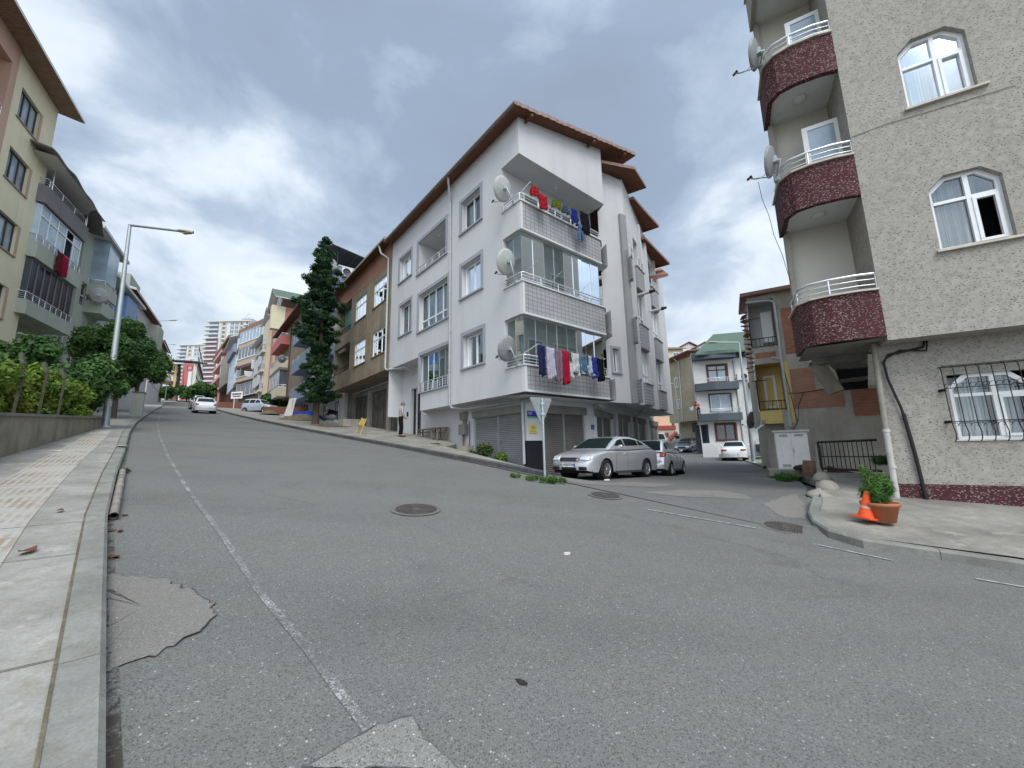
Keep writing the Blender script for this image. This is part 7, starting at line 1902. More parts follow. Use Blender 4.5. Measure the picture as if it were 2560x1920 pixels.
m = MB(); m.quad(PBg.P(0, bz_(300, 330)[1]), PBg.P(LBg, bz_(300, 330)[1]), PBg.P(LBg, bz_(200, 350)[1]), PBg.P(0, bz_(350, 270)[1])); m.build('brick_gable', M_BRICK, t)
m = MB(); slab(m, [PBg.P(-.5, bz_(350, 265)[1], .7), PBg.P(LBg + .3, bz_(195, 345)[1], .7), PBg.P(LBg + .3, bz_(195, 345)[1] + .3, -6), PBg.P(-.5, bz_(350, 265)[1] + .5, -6)], .12); m.build('roof', M_RTILE, t)
for (x0, y0, x1, y1) in ((243, 510, 270, 625), (262, 735, 292, 845)):
 a, b = bz_(x0, y1), bz_(x1, y0); window(t, PBg, min(a[0], b[0]), max(a[0], b[0]), a[1], b[1], -.03, (.5,), (), .09, far=True)
window(t, PBg.off(-1), bz_(395, 1050)[0], bz_(350, 1050)[0], bz_(370, 1080)[1], bz_(370, 985)[1], -.03, (.5,), (), .09, mf=M_DFRAME, far=True)
m = MB(); m.tube([PBg.P(bz_(250, 310)[0], bz_(250, 310)[1], .5), PBg.P(bz_(283, 360)[0], bz_(283, 360)[1], .1), PBg.P(bz_(320, 900)[0], bz_(335, 960)[1], .1)], .07, 6); m.build('downpipe', M_PIPEW, t)
pr_ = atY(*f2(60, 1000), 60); pr2 = atY(*f2(245, 1000), 60); t = thing('house', 'low peach house with red band and red outside stair, ending the side street', 'house', pr_); Pr = Pl(tuple(pr_[:2]), math.degrees(math.atan2(pr2.x - pr_.x, pr2.y - pr_.y)));
if Pr.n.y > 0: Pr = Pl(tuple(Pr.o[:2]), Pr.az, True)
Lr = (pr2 - pr_).length; zz = lambda y: atY(*f2(150, y), 60).z
m = MB(); m.pbox(Pr, -4, Lr, zz(1230), zz(910), -5, -1.5); m.build('wall', plaster('peach_render', (.72, .52, .36), .15, .2), t)
m = MB(); m.pbox(Pr, -4, Lr, zz(1055), zz(1012), -1.5, 0); m.build('red_band', plaster('band_red', (.42, .10, .08), .1, .2), t)
m = MB(); m.pbox(Pr, -4, Lr * .93, zz(1230), zz(1055), -1.6, -.1); m.build('lower_wall', M_CREAM, t)
m = MB(); m.bar(Pr.P(Lr * .45, zz(1175), .3), Pr.P(Lr * .95, zz(1085), .3), .4); m.bar(Pr.P(Lr * .45, zz(1220), .3), Pr.P(Lr * .45, zz(1085), .3), .3); m.build('outside_stair', plain('oxide_red', (.30, .09, .07), .7), t)
for i, (x0, x1, y0, y1, Y, mt_, lab) in enumerate(((175, 330, 175, 330, 62, M_CREAM, 'tall cream house with a red tiled parapet behind the sand coloured house'), (285, 490, 165, 260, 75, M_WHITED, 'white gabled house with blue windows on the skyline above the side street'), (440, 660, 170, 260, 68, M_CREAM, 'low house with a shallow reddish gable just left of the green roof'))):
 a, b = atY(*f2(x0, y1), Y), atY(*f2(x1, y1), Y); P = Pl(tuple(a[:2]), math.degrees(math.atan2(b.x - a.x, b.y - a.y)))
 if P.n.y > 0: P = Pl(tuple(a[:2]), P.az, True)
 L = (b - a).length; zt = atY(*f2((x0 + x1) / 2, y0 + 20), Y).z; t = thing('house', lab, 'house', P.P(L / 2, b.z - 8)); m = MB(); m.pbox(P, 0, L, b.z - 12, zt - .4, -7, 0); m.build('wall', mt_, t)
 gable_roof(t, P, 0, L, zt - .5, zt + .7, 7, .4, .15, [M_SOFW, M_RTILE, M_RTILE], along=(i == 0)); window(t, P, L * .3, L * .7, zt - 2.1, zt - .9, -.03, (.5,), (), .1, far=True)
def branchy(mb, p0, p1, r0, r1, n, spread, seed, lens=(.5, 1.2)):
 rr = random.Random(seed); mb.tube([p0, (p0 + p1) / 2 + Vector((rr.uniform(-.06, .06), rr.uniform(-.06, .06), 0)), p1], [r0, (r0 + r1) / 2, r1], 8)
 for i in range(n):
  t = rr.uniform(.35, 1.0); a = rr.uniform(0, 6.28); q = p0.lerp(p1, t); L = rr.uniform(*lens)
  e = q + Vector((math.cos(a) * spread * L, math.sin(a) * spread * L, L * rr.uniform(.35, .9)))
  mid = q.lerp(e, .5) + Vector((0, 0, .08 * L)); rt_ = lerp(r0, r1, t) * .45
  mb.tube([q, mid, e], [rt_, rt_ * .7, rt_ * .3], 5)
def tree(name, label, base, h_trunk, crown, n, size, mat, seed, trunk_r=.12, top=None, cat='tree', group=None, squash=1.0, lens=(.8, 1.8), nb=14, shell=.45, extra=None, **kw):
 base = Vector(base); t = thing(name, label, cat, base, group)
 m = MB(); tp_ = base + Vector((0, 0, top or h_trunk * 1.5)); branchy(m, base - Vector((0, 0, .15)), tp_, trunk_r, trunk_r * .35, nb, .8, seed, lens)
 m.build('trunk', M_BARK, t)
 cs = [Vector(c) + base for c, r_ in crown]; rs = [r_ if isinstance(r_, tuple) else (r_, r_, r_ * squash) for c, r_ in crown]
 leaves('crown', mat, t, [tuple(c) for c in cs], rs, n, size, seed, base=base, shell=shell, **kw); return t
def clumps(W_, D_, H_, z0, n, r, seed):
 rr = random.Random(seed); o_ = []
 for i in range(n):
  a = rr.uniform(0, 6.28); q = rr.random() ** .5; z = rr.uniform(-1, 1); k = math.sqrt(max(0.05, 1 - z * z * .85))
  o_.append(((math.cos(a) * W_ * q * k, math.sin(a) * D_ * q * k, z0 + z * H_), r * rr.uniform(.7, 1.3)))
 return o_
p = onG(283, 1046, .12); tree('street_tree', 'dense dark round-crowned street tree right behind the first street lamp', p, 1.9, clumps(1.65, 1.65, 1.7, 3.45, 36, .55, 3), 34000, .10, M_LEAFD, 3, .13, 4.2)
p = onG(334, 1030, .12); tree('street_tree', 'smaller dark street tree with a slim grey trunk, second one up the left pavement', p, 2.3, [((c[0] - .3, c[1], c[2]), r_) for c, r_ in clumps(1.7, 1.7, 1.5, 3.9, 26, .55, 5)] + [((1.1, 1.0, 3.7), .55)], 18000, .125, M_LEAFD, 5, .15, 5.0)
def atLW(s, n, z): return LWp.P(s, wz(s) + z, n)
b0 = atLW(7.5, -2.2, 0); tree('street_tree', 'broad dark tree behind the hedge, spreading below the grey balconies', b0 + Vector((-1.0, 1.2, 0)), 1.4, clumps(2.7, 2.7, .9, 1.5, 34, .6, 8), 30000, .10, M_LEAFD, 8, .11, 2.6, lens=(.8, 1.6))
b0 = atLW(2.2, -3.2, 0); tree('street_tree', 'low dark leafy tree at the left edge of the picture behind the hedge', b0, 1.2, clumps(2.4, 2.0, .6, 1.15, 26, .48, 18), 22000, .09, M_LEAFD, 18, .10, 2.0, lens=(.6, 1.2))
def bush(label, c, W_, D_, H_, n, size, mat, seed, name='hedge_bush', cat='bush', group='hedge bushes above the low wall', nc=16, r=.35):
 base = Vector(c); t = thing(name, label, cat, base, group); m = MB(); rr = random.Random(seed)
 for i in range(9):
  a = rr.uniform(0, 6.28); m.tube([base, base + Vector((math.cos(a) * W_ * .5, math.sin(a) * D_ * .5, H_ * rr.uniform(.9, 1.6)))], [.02, .006], 4)
 m.build('stems', M_BARK, t)
 cl_ = clumps(W_, D_, H_, H_ * .95, nc, r, seed)
 leaves('foliage', mat, t, [tuple(Vector(q[0]) + base) for q in cl_], [(q[1], q[1], q[1]) for q in cl_], n, size, seed, base=base, shell=.5); return t
bush('bright green bush with a yellowish top at the far end of the low wall', atLW(7.2, -1.0, 0), .95, .95, .62, 12000, .075, M_LEAFH, 21)
bush('green hedge bush just left of the bright one, behind the slanted fence post', atLW(5.0, -1.1, 0), 1.1, .9, .6, 11000, .075, M_LEAFH, 22)
bush('loose yellow green shrub in the middle of the low wall', atLW(3.0, -1.2, 0), 1.0, .9, .68, 8500, .07, M_LEAFY, 23)
bush('loose leafy shrub near the left edge of the picture', atLW(1.0, -1.2, 0), 1.1, .9, .62, 8000, .07, M_LEAFH, 24)
bush('dark shrub at the very left edge of the picture', atLW(-1.2, -1.2, 0), 1.2, .9, .6, 6000, .075, M_LEAFD, 25)
cb = onG(788, 1063, .13, GM); t = thing('conifer_tree', 'tall narrow dark conifer standing on the pavement in front of the blue house', 'tree', cb)
def cz(py): r_ = ray(788, py); return cb.y / r_.y * r_.z - cb.z
Hc = cz(590)
m = MB(); m.tube([cb - Vector((0, 0, .2)), cb + Vector((0, 0, 1.2)), cb + Vector((.05, 0, Hc * .5)), cb + Vector((0, 0, Hc * .97))], [.24, .20, .12, .02], 9); m.build('trunk', M_BARK, t)
prof = [(1045, 0), (1010, 20), (985, 48), (960, 45), (930, 50), (900, 42), (870, 28), (850, 50), (830, 62), (800, 68), (775, 55), (755, 62), (735, 52), (715, 42), (700, 52), (680, 40), (660, 36), (640, 26), (620, 22), (605, 12), (590, 3)]
sc_ = cb.y / FOC * 1.0
cc, cr2 = [], []
rr = random.Random(4)
k_ = cb.y / 970.0
side = Vector((1, 0, 0))
for i in range(560):
 py = rr.uniform(592, 1000); wpx = interp(-py, [(-a, b) for a, b in prof]); W_ = wpx * k_ * (1.0 if py < 880 else .85)
 z = cz(py); a = rr.uniform(0, 6.28); q = rr.uniform(.05, 1.0) ** .6; x = math.cos(a) * W_ * q
 lump = .8 + .35 * math.sin(z * 3.1 + a * 2)
 rx = rr.uniform(.22, .42) * (.55 + .45 * min(1, W_ / 1.3)); x *= lump
 off = -.35 if 735 < py < 860 else (.1 if py > 900 else 0)
 cc.append((cb.x + x + off * .6, cb.y + math.sin(a) * W_ * q * lump, cb.z + z - .15 * q)); cr2.append((rx, rx, rx * .6))
leaves('crown', M_LEAFC, t, cc, cr2, 76000, .07, 31, base=cb, aspect=2.6, shell=.2, droop=.3, up=.1)
def flowerbush(label, p, s, seed, mat, fl=None):
 t = bush(label, p, s * .55, s * .55, s * .42, int(2600 * s), .06, mat, seed, 'shrub', 'shrub', 'shrubs by the grey shutter', 10, .2 * s)
 if fl:
  rr = random.Random(seed); m = MB()
  for i in range(14):
   a = rr.uniform(0, 6.28); q = Vector(p) + Vector((math.cos(a) * s * .6, math.sin(a) * s * .5, s * rr.uniform(.4, .95)))
   m.lathe([(0, -.03), (.03, 0), (0, .03)], 6, Matrix.Translation(q))
  m.build('flowers', plain('pink_flowers', (.45, .06, .09), .8), t)
q = GL.P(1.9, -.60, .55); flowerbush('dark green flowering shrub with pink blooms against the grey shutter', (q.x, q.y, -.75), 1.15, 41, M_LEAFD, True)
q = GL.P(1.0, -.8, .55); flowerbush('lower yellow green shrub at the foot of the grey shutter, beside the corner column', (q.x, q.y, -.9), .8, 42, M_LEAFH)
for i, (x, y, Y, W_, lab) in enumerate(((1000, 1190, 100, 2.4, 'dark tree below the red house at the end of the street'), (1090, 1215, 108, 2.2, 'dark round tree right of the red house at the end of the street'), (1230, 1180, 118, 3.9, 'broad dark green tree in front of the tall white tower, ending the street'), (700, 1180, 70, 1.6, 'low dark bush by the globe lamp on the left pavement'))):
 q = atY(*c5(x, y), Y); tree('tree', lab, (q.x, q.y, q.z - W_ * .9), W_ * .5, clumps(W_ * .8, W_ * .8, W_ * .55, W_ * .9, 16, W_ * .33, 50 + i), 3500, .42 if i < 3 else .2, M_LEAFD, 50 + i, .2, W_, lens=(1, 2))
q = atY(*c6(1150, 1350), 50); tree('tree', 'leafy dark bush behind the silver van, under the orange house', (q.x, q.y, q.z - 1.2), 1, clumps(1.9, 1.4, .9, 1.6, 16, .6, 61), 6000, .2, M_LEAFD, 61, .1, 2, lens=(.5, 1))
def car(name, label, group, L=4.5, Wd=1.76, H=1.46, wb=2.6, tyre=.315, kind='sedan', paint=None, rims=None, cat='car', fo=.86, lod=0, plate=None, rear_lamps=None, spokes=9):
 """x forward (front at +L/2), z up, origin on the ground at the centre"""
 t = thing(name, label, cat, (0, 0, 0), group, wb=False)
 paint = paint or M_CARS; xf = L / 2; xr = -L / 2; ax = (xf - fo, xf - fo - wb); hw = Wd / 2; arch = tyre + .055
 sill = .24
 if kind == 'sedan':
  hood = [(xr, .74), (xr + .05, .95), (xr + .16, 1.04), (xr + .7, 1.07), (0, 1.0), (xf - 1.2, .995), (xf - .7, .94), (xf - .32, .865), (xf - .12, .79), (xf - .03, .70), (xf, .60)]
  roofp = [(xr + .50, 1.05), (xr + .90, 1.26), (xr + 1.35, H - .06), (xr + 1.85, H), (xr + 2.35, H - .01), (xr + 2.72, H - .08), (xf - 1.40, 1.18), (xf - 1.05, .975)]
 elif kind == 'hatch':
  hood = [(xr, .62), (xr + .04, .84), (xr + .14, .98), (xr + .5, 1.0), (0, .97), (xf - 1.15, .96), (xf - .6, .88), (xf - .2, .76), (xf - .05, .66), (xf, .58)]
  roofp = [(xr + .10, .99), (xr + .28, 1.26), (xr + .5, H - .04), (xr + 1.1, H), (xr + 1.75, H - .01), (xr + 2.15, H - .1), (xf - 1.3, 1.15), (xf - .95, .94)]
 else:      # van-like
  hood = [(xr, .60), (xr + .03, .9), (xr + .1, 1.06), (xr + .5, 1.10), (0, 1.06), (xf - 1.15, 1.06), (xf - .6, .98), (xf - .2, .86), (xf - .05, .70), (xf, .55)]
  roofp = [(xr + .06, 1.08), (xr + .14, 1.4), (xr + .3, H - .04), (xr + .9, H), (xr + 1.9, H - .01), (xr + 2.3, H - .1), (xf - 1.4, 1.3), (xf - .95, 1.04)]
 nxs = sorted(set([round(lerp(xr, xf, i / (64 if not lod else 30)), 4) for i in range((64 if not lod else 30) + 1)]))
 def plan(x):
  e = min(x - xr, xf - x); return hw * (1 - .20 * max(0, 1 - e / .55) ** 2.2 - .02 * abs(x) / L)
 def zb(x):
  z = sill + .06 * max(0, 1 - min(x - xr, xf - x) / .3)
  for a in ax:
   d = abs(x - a)
   if d < arch: z = max(z, math.sqrt(arch * arch - d * d) + tyre)
  return z
 K = 9; b = MB(); rows = []
 for x in nxs:
  zt = interp(x, hood); w_ = plan(x); z0 = zb(x); sh = zt - .10
  r_ = []
  for k in range(K):       # side from sill to shoulder
   f = k / (K - 1); z = lerp(z0, max(sh, z0 + .05), f)
   rel = (z - .25) / max(.2, (sh - .25)); y = w_ * (1 - .045 * (1 - rel) ** 2 - .05 * max(0, rel - .55) ** 2 * 3.5)
   if 0.50 < rel < .58: y -= .006
   r_.append((x, y, z))
  for f in (.93, .8, .5, 0.0):
   r_.append((x, w_ * f * .93, zt - (.055 if f > .9 else .02 if f > .7 else .006 if f > .4 else 0)))
  rows.append(r_)
 nr = len(rows[0]); vs = []; fs = []
 for sgn in (1, -1):
  o0 = len(vs)
  for r_ in rows: vs += [(p[0], p[1] * sgn, p[2]) for p in r_]
  for i in range(len(rows) - 1):
   for k in range(nr - 1): fs.append((o0 + i * nr + k, o0 + (i + 1) * nr + k, o0 + (i + 1) * nr + k + 1, o0 + i * nr + k + 1))
 b.add(vs, fs, 0, True)
 for r_ in (rows[0], rows[-1]):
  full = [(p[0], p[1], p[2]) for p in r_] + [(p[0], -p[1], p[2]) for p in reversed(r_[:-1])]; c = (r_[0][0] + (.05 if r_[0][0] > 0 else -.05), 0, .5)
  k0 = len(b.v); b.add([c] + full, [(0, i + 1, i + 2) for i in range(len(full) - 1)] + [(0, len(full), 1)], 0, True)
 cab = MB(); gx = sorted(set([p[0] for p in roofp] + [lerp(roofp[0][0], roofp[-1][0], i / 22) for i in range(23)])); gr = []
 def zroof(x): return interp(x, roofp)
 for x in gx:
  zr = zroof(x); zb_ = interp(x, hood) - .03; wb_ = plan(x) * .90; hgt = max(.001, zr - zb_); tum = .20 * hgt / .5
  wr = wb_ - tum; r_ = []
  for f in (0, .3, .6, .85): r_.append((x, lerp(wb_, wr, f ** 1.25), lerp(zb_, zr - .03, f)))
  r_.append((x, wr - .05, zr - .012)); r_.append((x, (wr - .05) * .5, zr - .002)); r_.append((x, 0, zr)); gr.append(r_)
 n2 = len(gr[0]); vs = []; fs = []
 for sgn in (1, -1):
  o0 = len(vs)
  for r_ in gr: vs += [(p[0], p[1] * sgn, p[2]) for p in r_]
  for i in range(len(gr) - 1):
   for k in range(n2 - 1): fs.append((o0 + i * n2 + k, o0 + (i + 1) * n2 + k, o0 + (i + 1) * n2 + k + 1, o0 + i * n2 + k + 1))
 b.add(vs, fs, 0, True)
 body = b.build('body', paint, t, merge=True)
 und = MB(); und.box((0, 0, .30), (L - .35, Wd - .22, .2)); und.box((0, 0, .5), (L - .8, Wd - .5, .35)); und.build('underbody', M_BLKR, t)
 def gpt(x, f, off=.006, sgn=1):
  zr = zroof(x); zb_ = interp(x, hood) - .03; wb_ = plan(x) * .90; hgt = max(.001, zr - zb_); wr = wb_ - .20 * hgt / .5
  return Vector((x, sgn * (lerp(wb_, wr, f ** 1.25) + off), lerp(zb_, zr - .03, f)))
 xa, xb = roofp[0][0], roofp[-1][0]
 seg_ = {'sedan': [(xa + .58, xa + .92), (xa + .99, xa + 1.86), (xa + 1.95, xb - .42)], 'hatch': [(xa + .25, xa + .62), (xa + .70, xa + 1.45), (xa + 1.53, xb - .42)], 'van': [(xa + .2, xa + .95), (xa + 1.05, xa + 1.75), (xa + 1.85, xb - .42)]}[kind]
 for sgn in (1, -1):
  for (p, q) in seg_:
   g_ = MB(); n_ = 6
   def fn(u, v, p=p, q=q):
    x = lerp(p, q, u); hgt = zroof(x) - interp(x, hood); mx = min(.86, .86 * hgt / .34) if hgt < .34 else .86
    lo = .14 / max(hgt, .15); return gpt(x, lerp(min(lo, mx), mx, v), .006, sgn)
   g_.grid(fn, n_, 3); g_.build('side_window', M_CGLASS, t)
 def slope(name_, x0, x1):
  g_ = MB()
  def fn(u, v):
   x = lerp(x0, x1, v); zr = zroof(x); wb_ = plan(x) * .90; hgt = max(.001, zr - interp(x, hood) + .03); wr = wb_ - .20 * hgt / .5 - .10
   y = lerp(-wr, wr, u); dx = (x1 - x0); nx = 1 if dx > 0 else -1
   return Vector((x + nx * .004, y, zr + .006 - .012 * abs(y / wr) ** 2))
  g_.grid(fn, 10, 5); return g_.build(name_, M_CGLASS, t)
 if kind == 'sedan': slope('windscreen', xr + 2.72, xb - .06); slope('rear_window', xr + 1.32, xa + .08)
 elif kind == 'hatch': slope('windscreen', xr + 2.12, xb - .06); slope('rear_window', xr + .47, xa + .03)
 else: slope('windscreen', xr + 2.28, xb - .06); slope('rear_window', xr + .28, xa + .02)
 for a in ax:
  for sgn in (1, -1):
   Mw = Matrix.Translation((a, sgn * (hw - .015), tyre)) @ Matrix.Rotation(-R(90) * sgn, 4, 'X')
   w_ = MB(); w_.lathe([(tyre * .62, -.20), (tyre * .92, -.205), (tyre, -.17), (tyre, -.03), (tyre * .94, .0), (tyre * .66, .0), (tyre * .64, -.03)], 30, Mw); wo = w_.build('wheel', M_BLKR, t)
   r_ = MB(); rr_ = tyre * .66
   r_.lathe([(rr_, -.002), (rr_ * .92, -.006), (rr_ * .88, -.05), (rr_ * .88, -.12)], 26, Mw); r_.lathe([(0, -.0), (rr_ * .2, -.002), (rr_ * .22, -.03)], 14, Mw)
   ns = spokes
   for k in range(ns):
    an = 2 * math.pi * k / ns; r_.box(Mw @ Vector((math.cos(an) * rr_ * .55, math.sin(an) * rr_ * .55, -.018)), (rr_ * .78, rr_ * .15, .022), mat=Mw.to_3x3() @ Matrix.Rotation(an, 3, 'Z'))
   r_.build('rim', rims or M_RIM, wo)
   if lod == 0: d_ = MB(); d_.lathe([(0, -.10), (rr_ * .86, -.10)], 20, Mw); d_.build('brake_disc', M_DFRAME, wo)
   ar = MB(); Ma = Matrix.Translation((a, sgn * (hw - .12), tyre)) @ Matrix.Rotation(-R(90) * sgn, 4, 'X'); ar.lathe([(0, -.25), (arch * .99, -.25), (arch * .99, .05)], 28, Ma); ar.build('wheel_arch', M_BLKR, t)
 def front_x(y, z): return xf - .20 * .55 * 0 - .0
 def nose(y, z, end=1, off=.008):
  """x of the body surface at lateral y, height z"""
  lo, hi = 0.0, L / 2 - .001; ok = 0
  x = L / 2
  for i in range(60):
   x_ = (L / 2 - i * .02) * end
   if plan(x_) * .97 >= abs(y) and interp(x_, hood) - .075 * (abs(y) / plan(x_)) ** 4 >= z: return x_ + end * off
  return (L / 2 - .9) * end
 def pad(name_, y0, y1, z0, z1, mat, end, nu=6, nv=4, off=.016, par=t):
  g_ = MB(); g_.grid(lambda u, v: Vector((nose(lerp(y0, y1, u), lerp(z0, z1, v), end, off) , lerp(y0, y1, u), lerp(z0, z1, v))), nu, nv); return g_.build(name_, mat, par, solid=.012)
 top_f = interp(xf - .12, hood)
 for sgn in (1, -1):
  pad('headlight', sgn * hw * .46, sgn * hw * .86, .60 if kind != 'van' else .72, .76 if kind != 'van' else .92, M_LAMPC, 1)
  rl_ = rear_lamps or ((.60, .88, .76, .93) if kind == 'sedan' else (.66, .86, .70, 1.02))
  pad('tail_light', sgn * hw * rl_[0], sgn * hw * rl_[1], rl_[2], rl_[3] - .03, M_LAMPR, -1)
 pad('grille', -hw * .42, hw * .42, .57, .70, M_BLK, 1, 8, 3)
 pad('lower_intake', -hw * .34, hw * .34, .29, .42, M_BLK, 1, 8, 3);
 for sgn in (1, -1): pad('side_intake', sgn * hw * .45, sgn * hw * .78, .31, .41, M_BLK, 1, 4, 3)
 if lod == 0:
  for z in (.585, .615, .645): pad('grille_bar', -hw * .40, hw * .40, z, z + .008, M_CHROME, 1, 8, 1, .02)
 for end, zp in ((1, .46), (-1, .60 if kind != 'sedan' else .52)):
  g_ = MB(); xx = nose(0.26, zp, end, .02) + .012 * end; g_.box((xx, 0, zp), (.012, .52, .115)); po = g_.build('number_plate', M_PLATE, t)
  g_ = MB(); g_.box((xx + .007 * end, -.24 * end if False else (.24 if end > 0 else -.24), zp), (.006, .045, .112)); g_.build('plate_band', M_PLBLUE, po)
  if plate and lod == 0:
   cu = bpy.data.curves.new('t', 'FONT'); cu.body = plate; cu.size = .095; cu.extrude = .001; cu.align_x = 'CENTER'; cu.align_y = 'CENTER'; cu.offset = .002
   o = bpy.data.objects.new('t', cu); COL.objects.link(o); me = bpy.data.meshes.new_from_object(o.evaluated_get(bpy.context.evaluated_depsgraph_get())); bpy.data.objects.remove(o)
   for v in me.vertices: c = v.co.copy(); v.co = Vector((xx + (.008 + c.z) * end, (c.x * .92 - .015) * end if True else 0, zp + c.y))
   me.materials.append(M_TXTD); ob = bpy.data.objects.new('plate_lettering', me); COL.objects.link(ob); ob.parent = po
 for sgn in (1, -1):
  g_ = MB(); g_.lathe([(0, -.06), (.05, -.05), (.072, 0), (.05, .05), (0, .06)], 12, Matrix.Translation((xb - .52, sgn * (hw + .07), interp(xb - .5, hood) + .075)) @ Matrix.Diagonal((.8, 1.25, 1.0, 1))); g_.bar((xb - .50, sgn * (hw - .08), interp(xb - .5, hood) + .02), (xb - .52, sgn * (hw + .04), interp(xb - .5, hood) + .05), .03); g_.build('wing_mirror', paint, t)
  if lod == 0:
   for p, q in seg_[-2:]:
    g_ = MB(); x = p + .10; zz_ = interp(x, hood) - .16; yy = plan(x) * .985; g_.tube([(x - .07, sgn * yy, zz_), (x - .05, sgn * (yy + .03), zz_ + .005), (x + .05, sgn * (yy + .03), zz_ + .005), (x + .07, sgn * yy, zz_)], .012, 6); g_.build('door_handle', paint, t)
    g_ = MB()
    for xx in (q + .04,):
     g_.tube([(xx, sgn * (plan(xx) * (1 - .045 * (1 - r) ** 2 - .05 * max(0, r - .55) ** 2 * 3.5) + .001), lerp(.27, interp(xx, hood) - .1, r)) for r in (0, .2, .4, .6, .8, 1)], .005, 4)
    g_.build('door_gap', M_BLKR, t)
 g_ = MB(); g_.box((0, hw * .985, .235), (wb - .75, .05, .07)); g_.box((0, -hw * .985, .235), (wb - .75, .05, .07)); g_.build('sill_trim', paint if lod else M_DFRAME, t)
 return t
def putcar(t, p, q, flat=False):
 """front wheel and rear wheel ground points (near side) -> pose"""
 pass
def setcar(t, c, az, dz=0.0):
 """c centre (x,y); az heading of the nose"""
 a = R(az); d = Vector((math.sin(a), math.cos(a), 0)); r_ = Vector((d.y, -d.x, 0)); e = 1.1
 x, y = c[0], c[1]; GG = G
 zf, zr_ = GG(x + d.x * e, y + d.y * e), GG(x - d.x * e, y - d.y * e); zl, zrr = GG(x - r_.x * .7, y - r_.y * .7), GG(x + r_.x * .7, y + r_.y * .7)
 f = Vector((d.x, d.y, (zf - zr_) / (2 * e))).normalized(); s = Vector((-r_.x, -r_.y, (zl - zrr) / 1.4)); u = f.cross(s).normalized(); s = u.cross(f)
 Mt = Matrix((f, s, u)).transposed().to_4x4(); Mt.translation = Vector((x, y, (zf + zr_ + zl + zrr) / 4 + .014 + dz)); t.matrix_world = Mt
fw, rw = Vector((3.18, 13.05, 0)), Vector((5.06, 14.8, 0)); hd = (fw - rw).normalized(); left = Vector((-hd.y, hd.x, 0))
jet = car('parked_car', 'silver saloon car parked facing the junction, with chrome emblem and white number plate', 'cars parked beside the white building', 4.55, 1.78, 1.46, 2.58, .318, 'sedan', M_CARS, plate='34 GZN 259', spokes=10)
e_ = MB(); e_.lathe([(0, 0), (.055, .0), (.062, -.006)], 20, Matrix.Translation((2.215, 0, .625)) @ Matrix.Rotation(R(90), 4, 'Y')); eo = e_.build('emblem', M_CHROME, jet)
e_ = MB()
for a_, b_ in (((-.036, .03), (-.012, -.01)), ((-.012, -.01), (0, .022)), ((0, .022), (.012, -.01)), ((.012, -.01), (.036, .03)), ((-.03, -.005), (-.012, -.042)), ((-.012, -.042), (0, -.012)), ((0, -.012), (.012, -.042)), ((.012, -.042), (.03, -.005))):
 e_.tube([(2.222, a_[0], .625 + a_[1]), (2.222, b_[0], .625 + b_[1])], .0035, 4)
e_.build('emblem_letters', M_DFRAME, eo)
near = (fw + rw) / 2; sideN = left if left.y < 0 or (left.x > 0 and left.y < .3) else -left
off_ = Vector((hd.y, -hd.x, 0));
cdir = off_ if off_.dot(near) > 0 else -off_
cen = near + cdir * .86 + hd * (4.55 / 2 - .86 - 2.58 / 2) * 0
jc = near + cdir * .84 + hd * ((.86 + 1.29) - 2.275) * -1
setcar(jet, (jc.x, jc.y), math.degrees(math.atan2(hd.x, hd.y)))
fw, rw = Vector((7.75, 18.2, 0)), Vector((6.55, 16.45, 0)); hd = (fw - rw).normalized(); off_ = Vector((hd.y, -hd.x, 0)); cdir = off_ if off_.dot(fw) < 0 else -off_
cdir = -off_ if off_.x > 0 else off_
yar = car('parked_car', 'small silver hatchback with red tail lights parked behind the silver saloon', 'cars parked beside the white building', 3.64, 1.66, 1.50, 2.37, .285, 'hatch', M_CARS, fo=.66, rear_lamps=(.60, .86, .78, 1.0), spokes=6)
c_ = (fw + rw) / 2 + cdir * .78; setcar(yar, (c_.x, c_.y), math.degrees(math.atan2(hd.x, hd.y)))
b_ = MB(); b_.lathe([(0, 0), (.5, 0)], 4) if False else None
t = thing('roof_board', 'thin blue and white board lying on the roof of the silver hatchback', 'board', (c_.x, c_.y, G(c_.x, c_.y) + 1.53), wb=False); m = MB(); m.box((0, 0, 0), (.9, .28, .03), .9); m.build('board', plain('pale_blue_board', (.40, .52, .70), .6), t)
p = onG(*f2(830, 1372)); wht = car('parked_car', 'white fastback with red tail lights parked by the leaning street lamp in the side street', None, 4.45, 1.81, 1.45, 2.71, .32, 'sedan', M_CARW, lod=1, rear_lamps=(.50, .93, .78, .93), plate=None)
wc = Vector((p.x, p.y, 0)); p0 = atY(*f2(825, 1372), 29.5); hdg = 31; setcar(wht, (p0.x + .25 + math.sin(R(hdg)) * 2.0, p0.y + math.cos(R(hdg)) * 2.0), hdg)
p0 = atY(*f2(430, 1280), 43.0); drk = car('parked_car', 'dark grey saloon parked facing the camera by the recessed entrance of the white house', None, 4.77, 1.82, 1.46, 2.79, .32, 'sedan', M_CARGR, lod=1); setcar(drk, (p0.x + .2, p0.y + 1.8), 180 + 38)
p0 = atY(*f2(95, 1170), 52); vn = car('parked_van', 'small white van half hidden behind the white building in the side street', None, 4.3, 1.75, 1.85, 2.6, .31, 'van', M_CARW, lod=1, cat='van'); setcar(vn, (p0.x, p0.y), 205)
def cb5(x, y, Y): return atY(*c6(x, y), Y)
p0 = atY(512, 1034, 36.3); c1_ = car('moving_car', 'white saloon driving away up the street, nearest of the cars on the hill', 'cars on the hill', 4.45, 1.76, 1.47, 2.65, .31, 'sedan', M_CARW, lod=1, rear_lamps=(.62, .90, .80, .95)); a_ = R(-42); setcar(c1_, (p0.x + math.sin(a_) * 1.6, p0.y + math.cos(a_) * 1.6), -42)
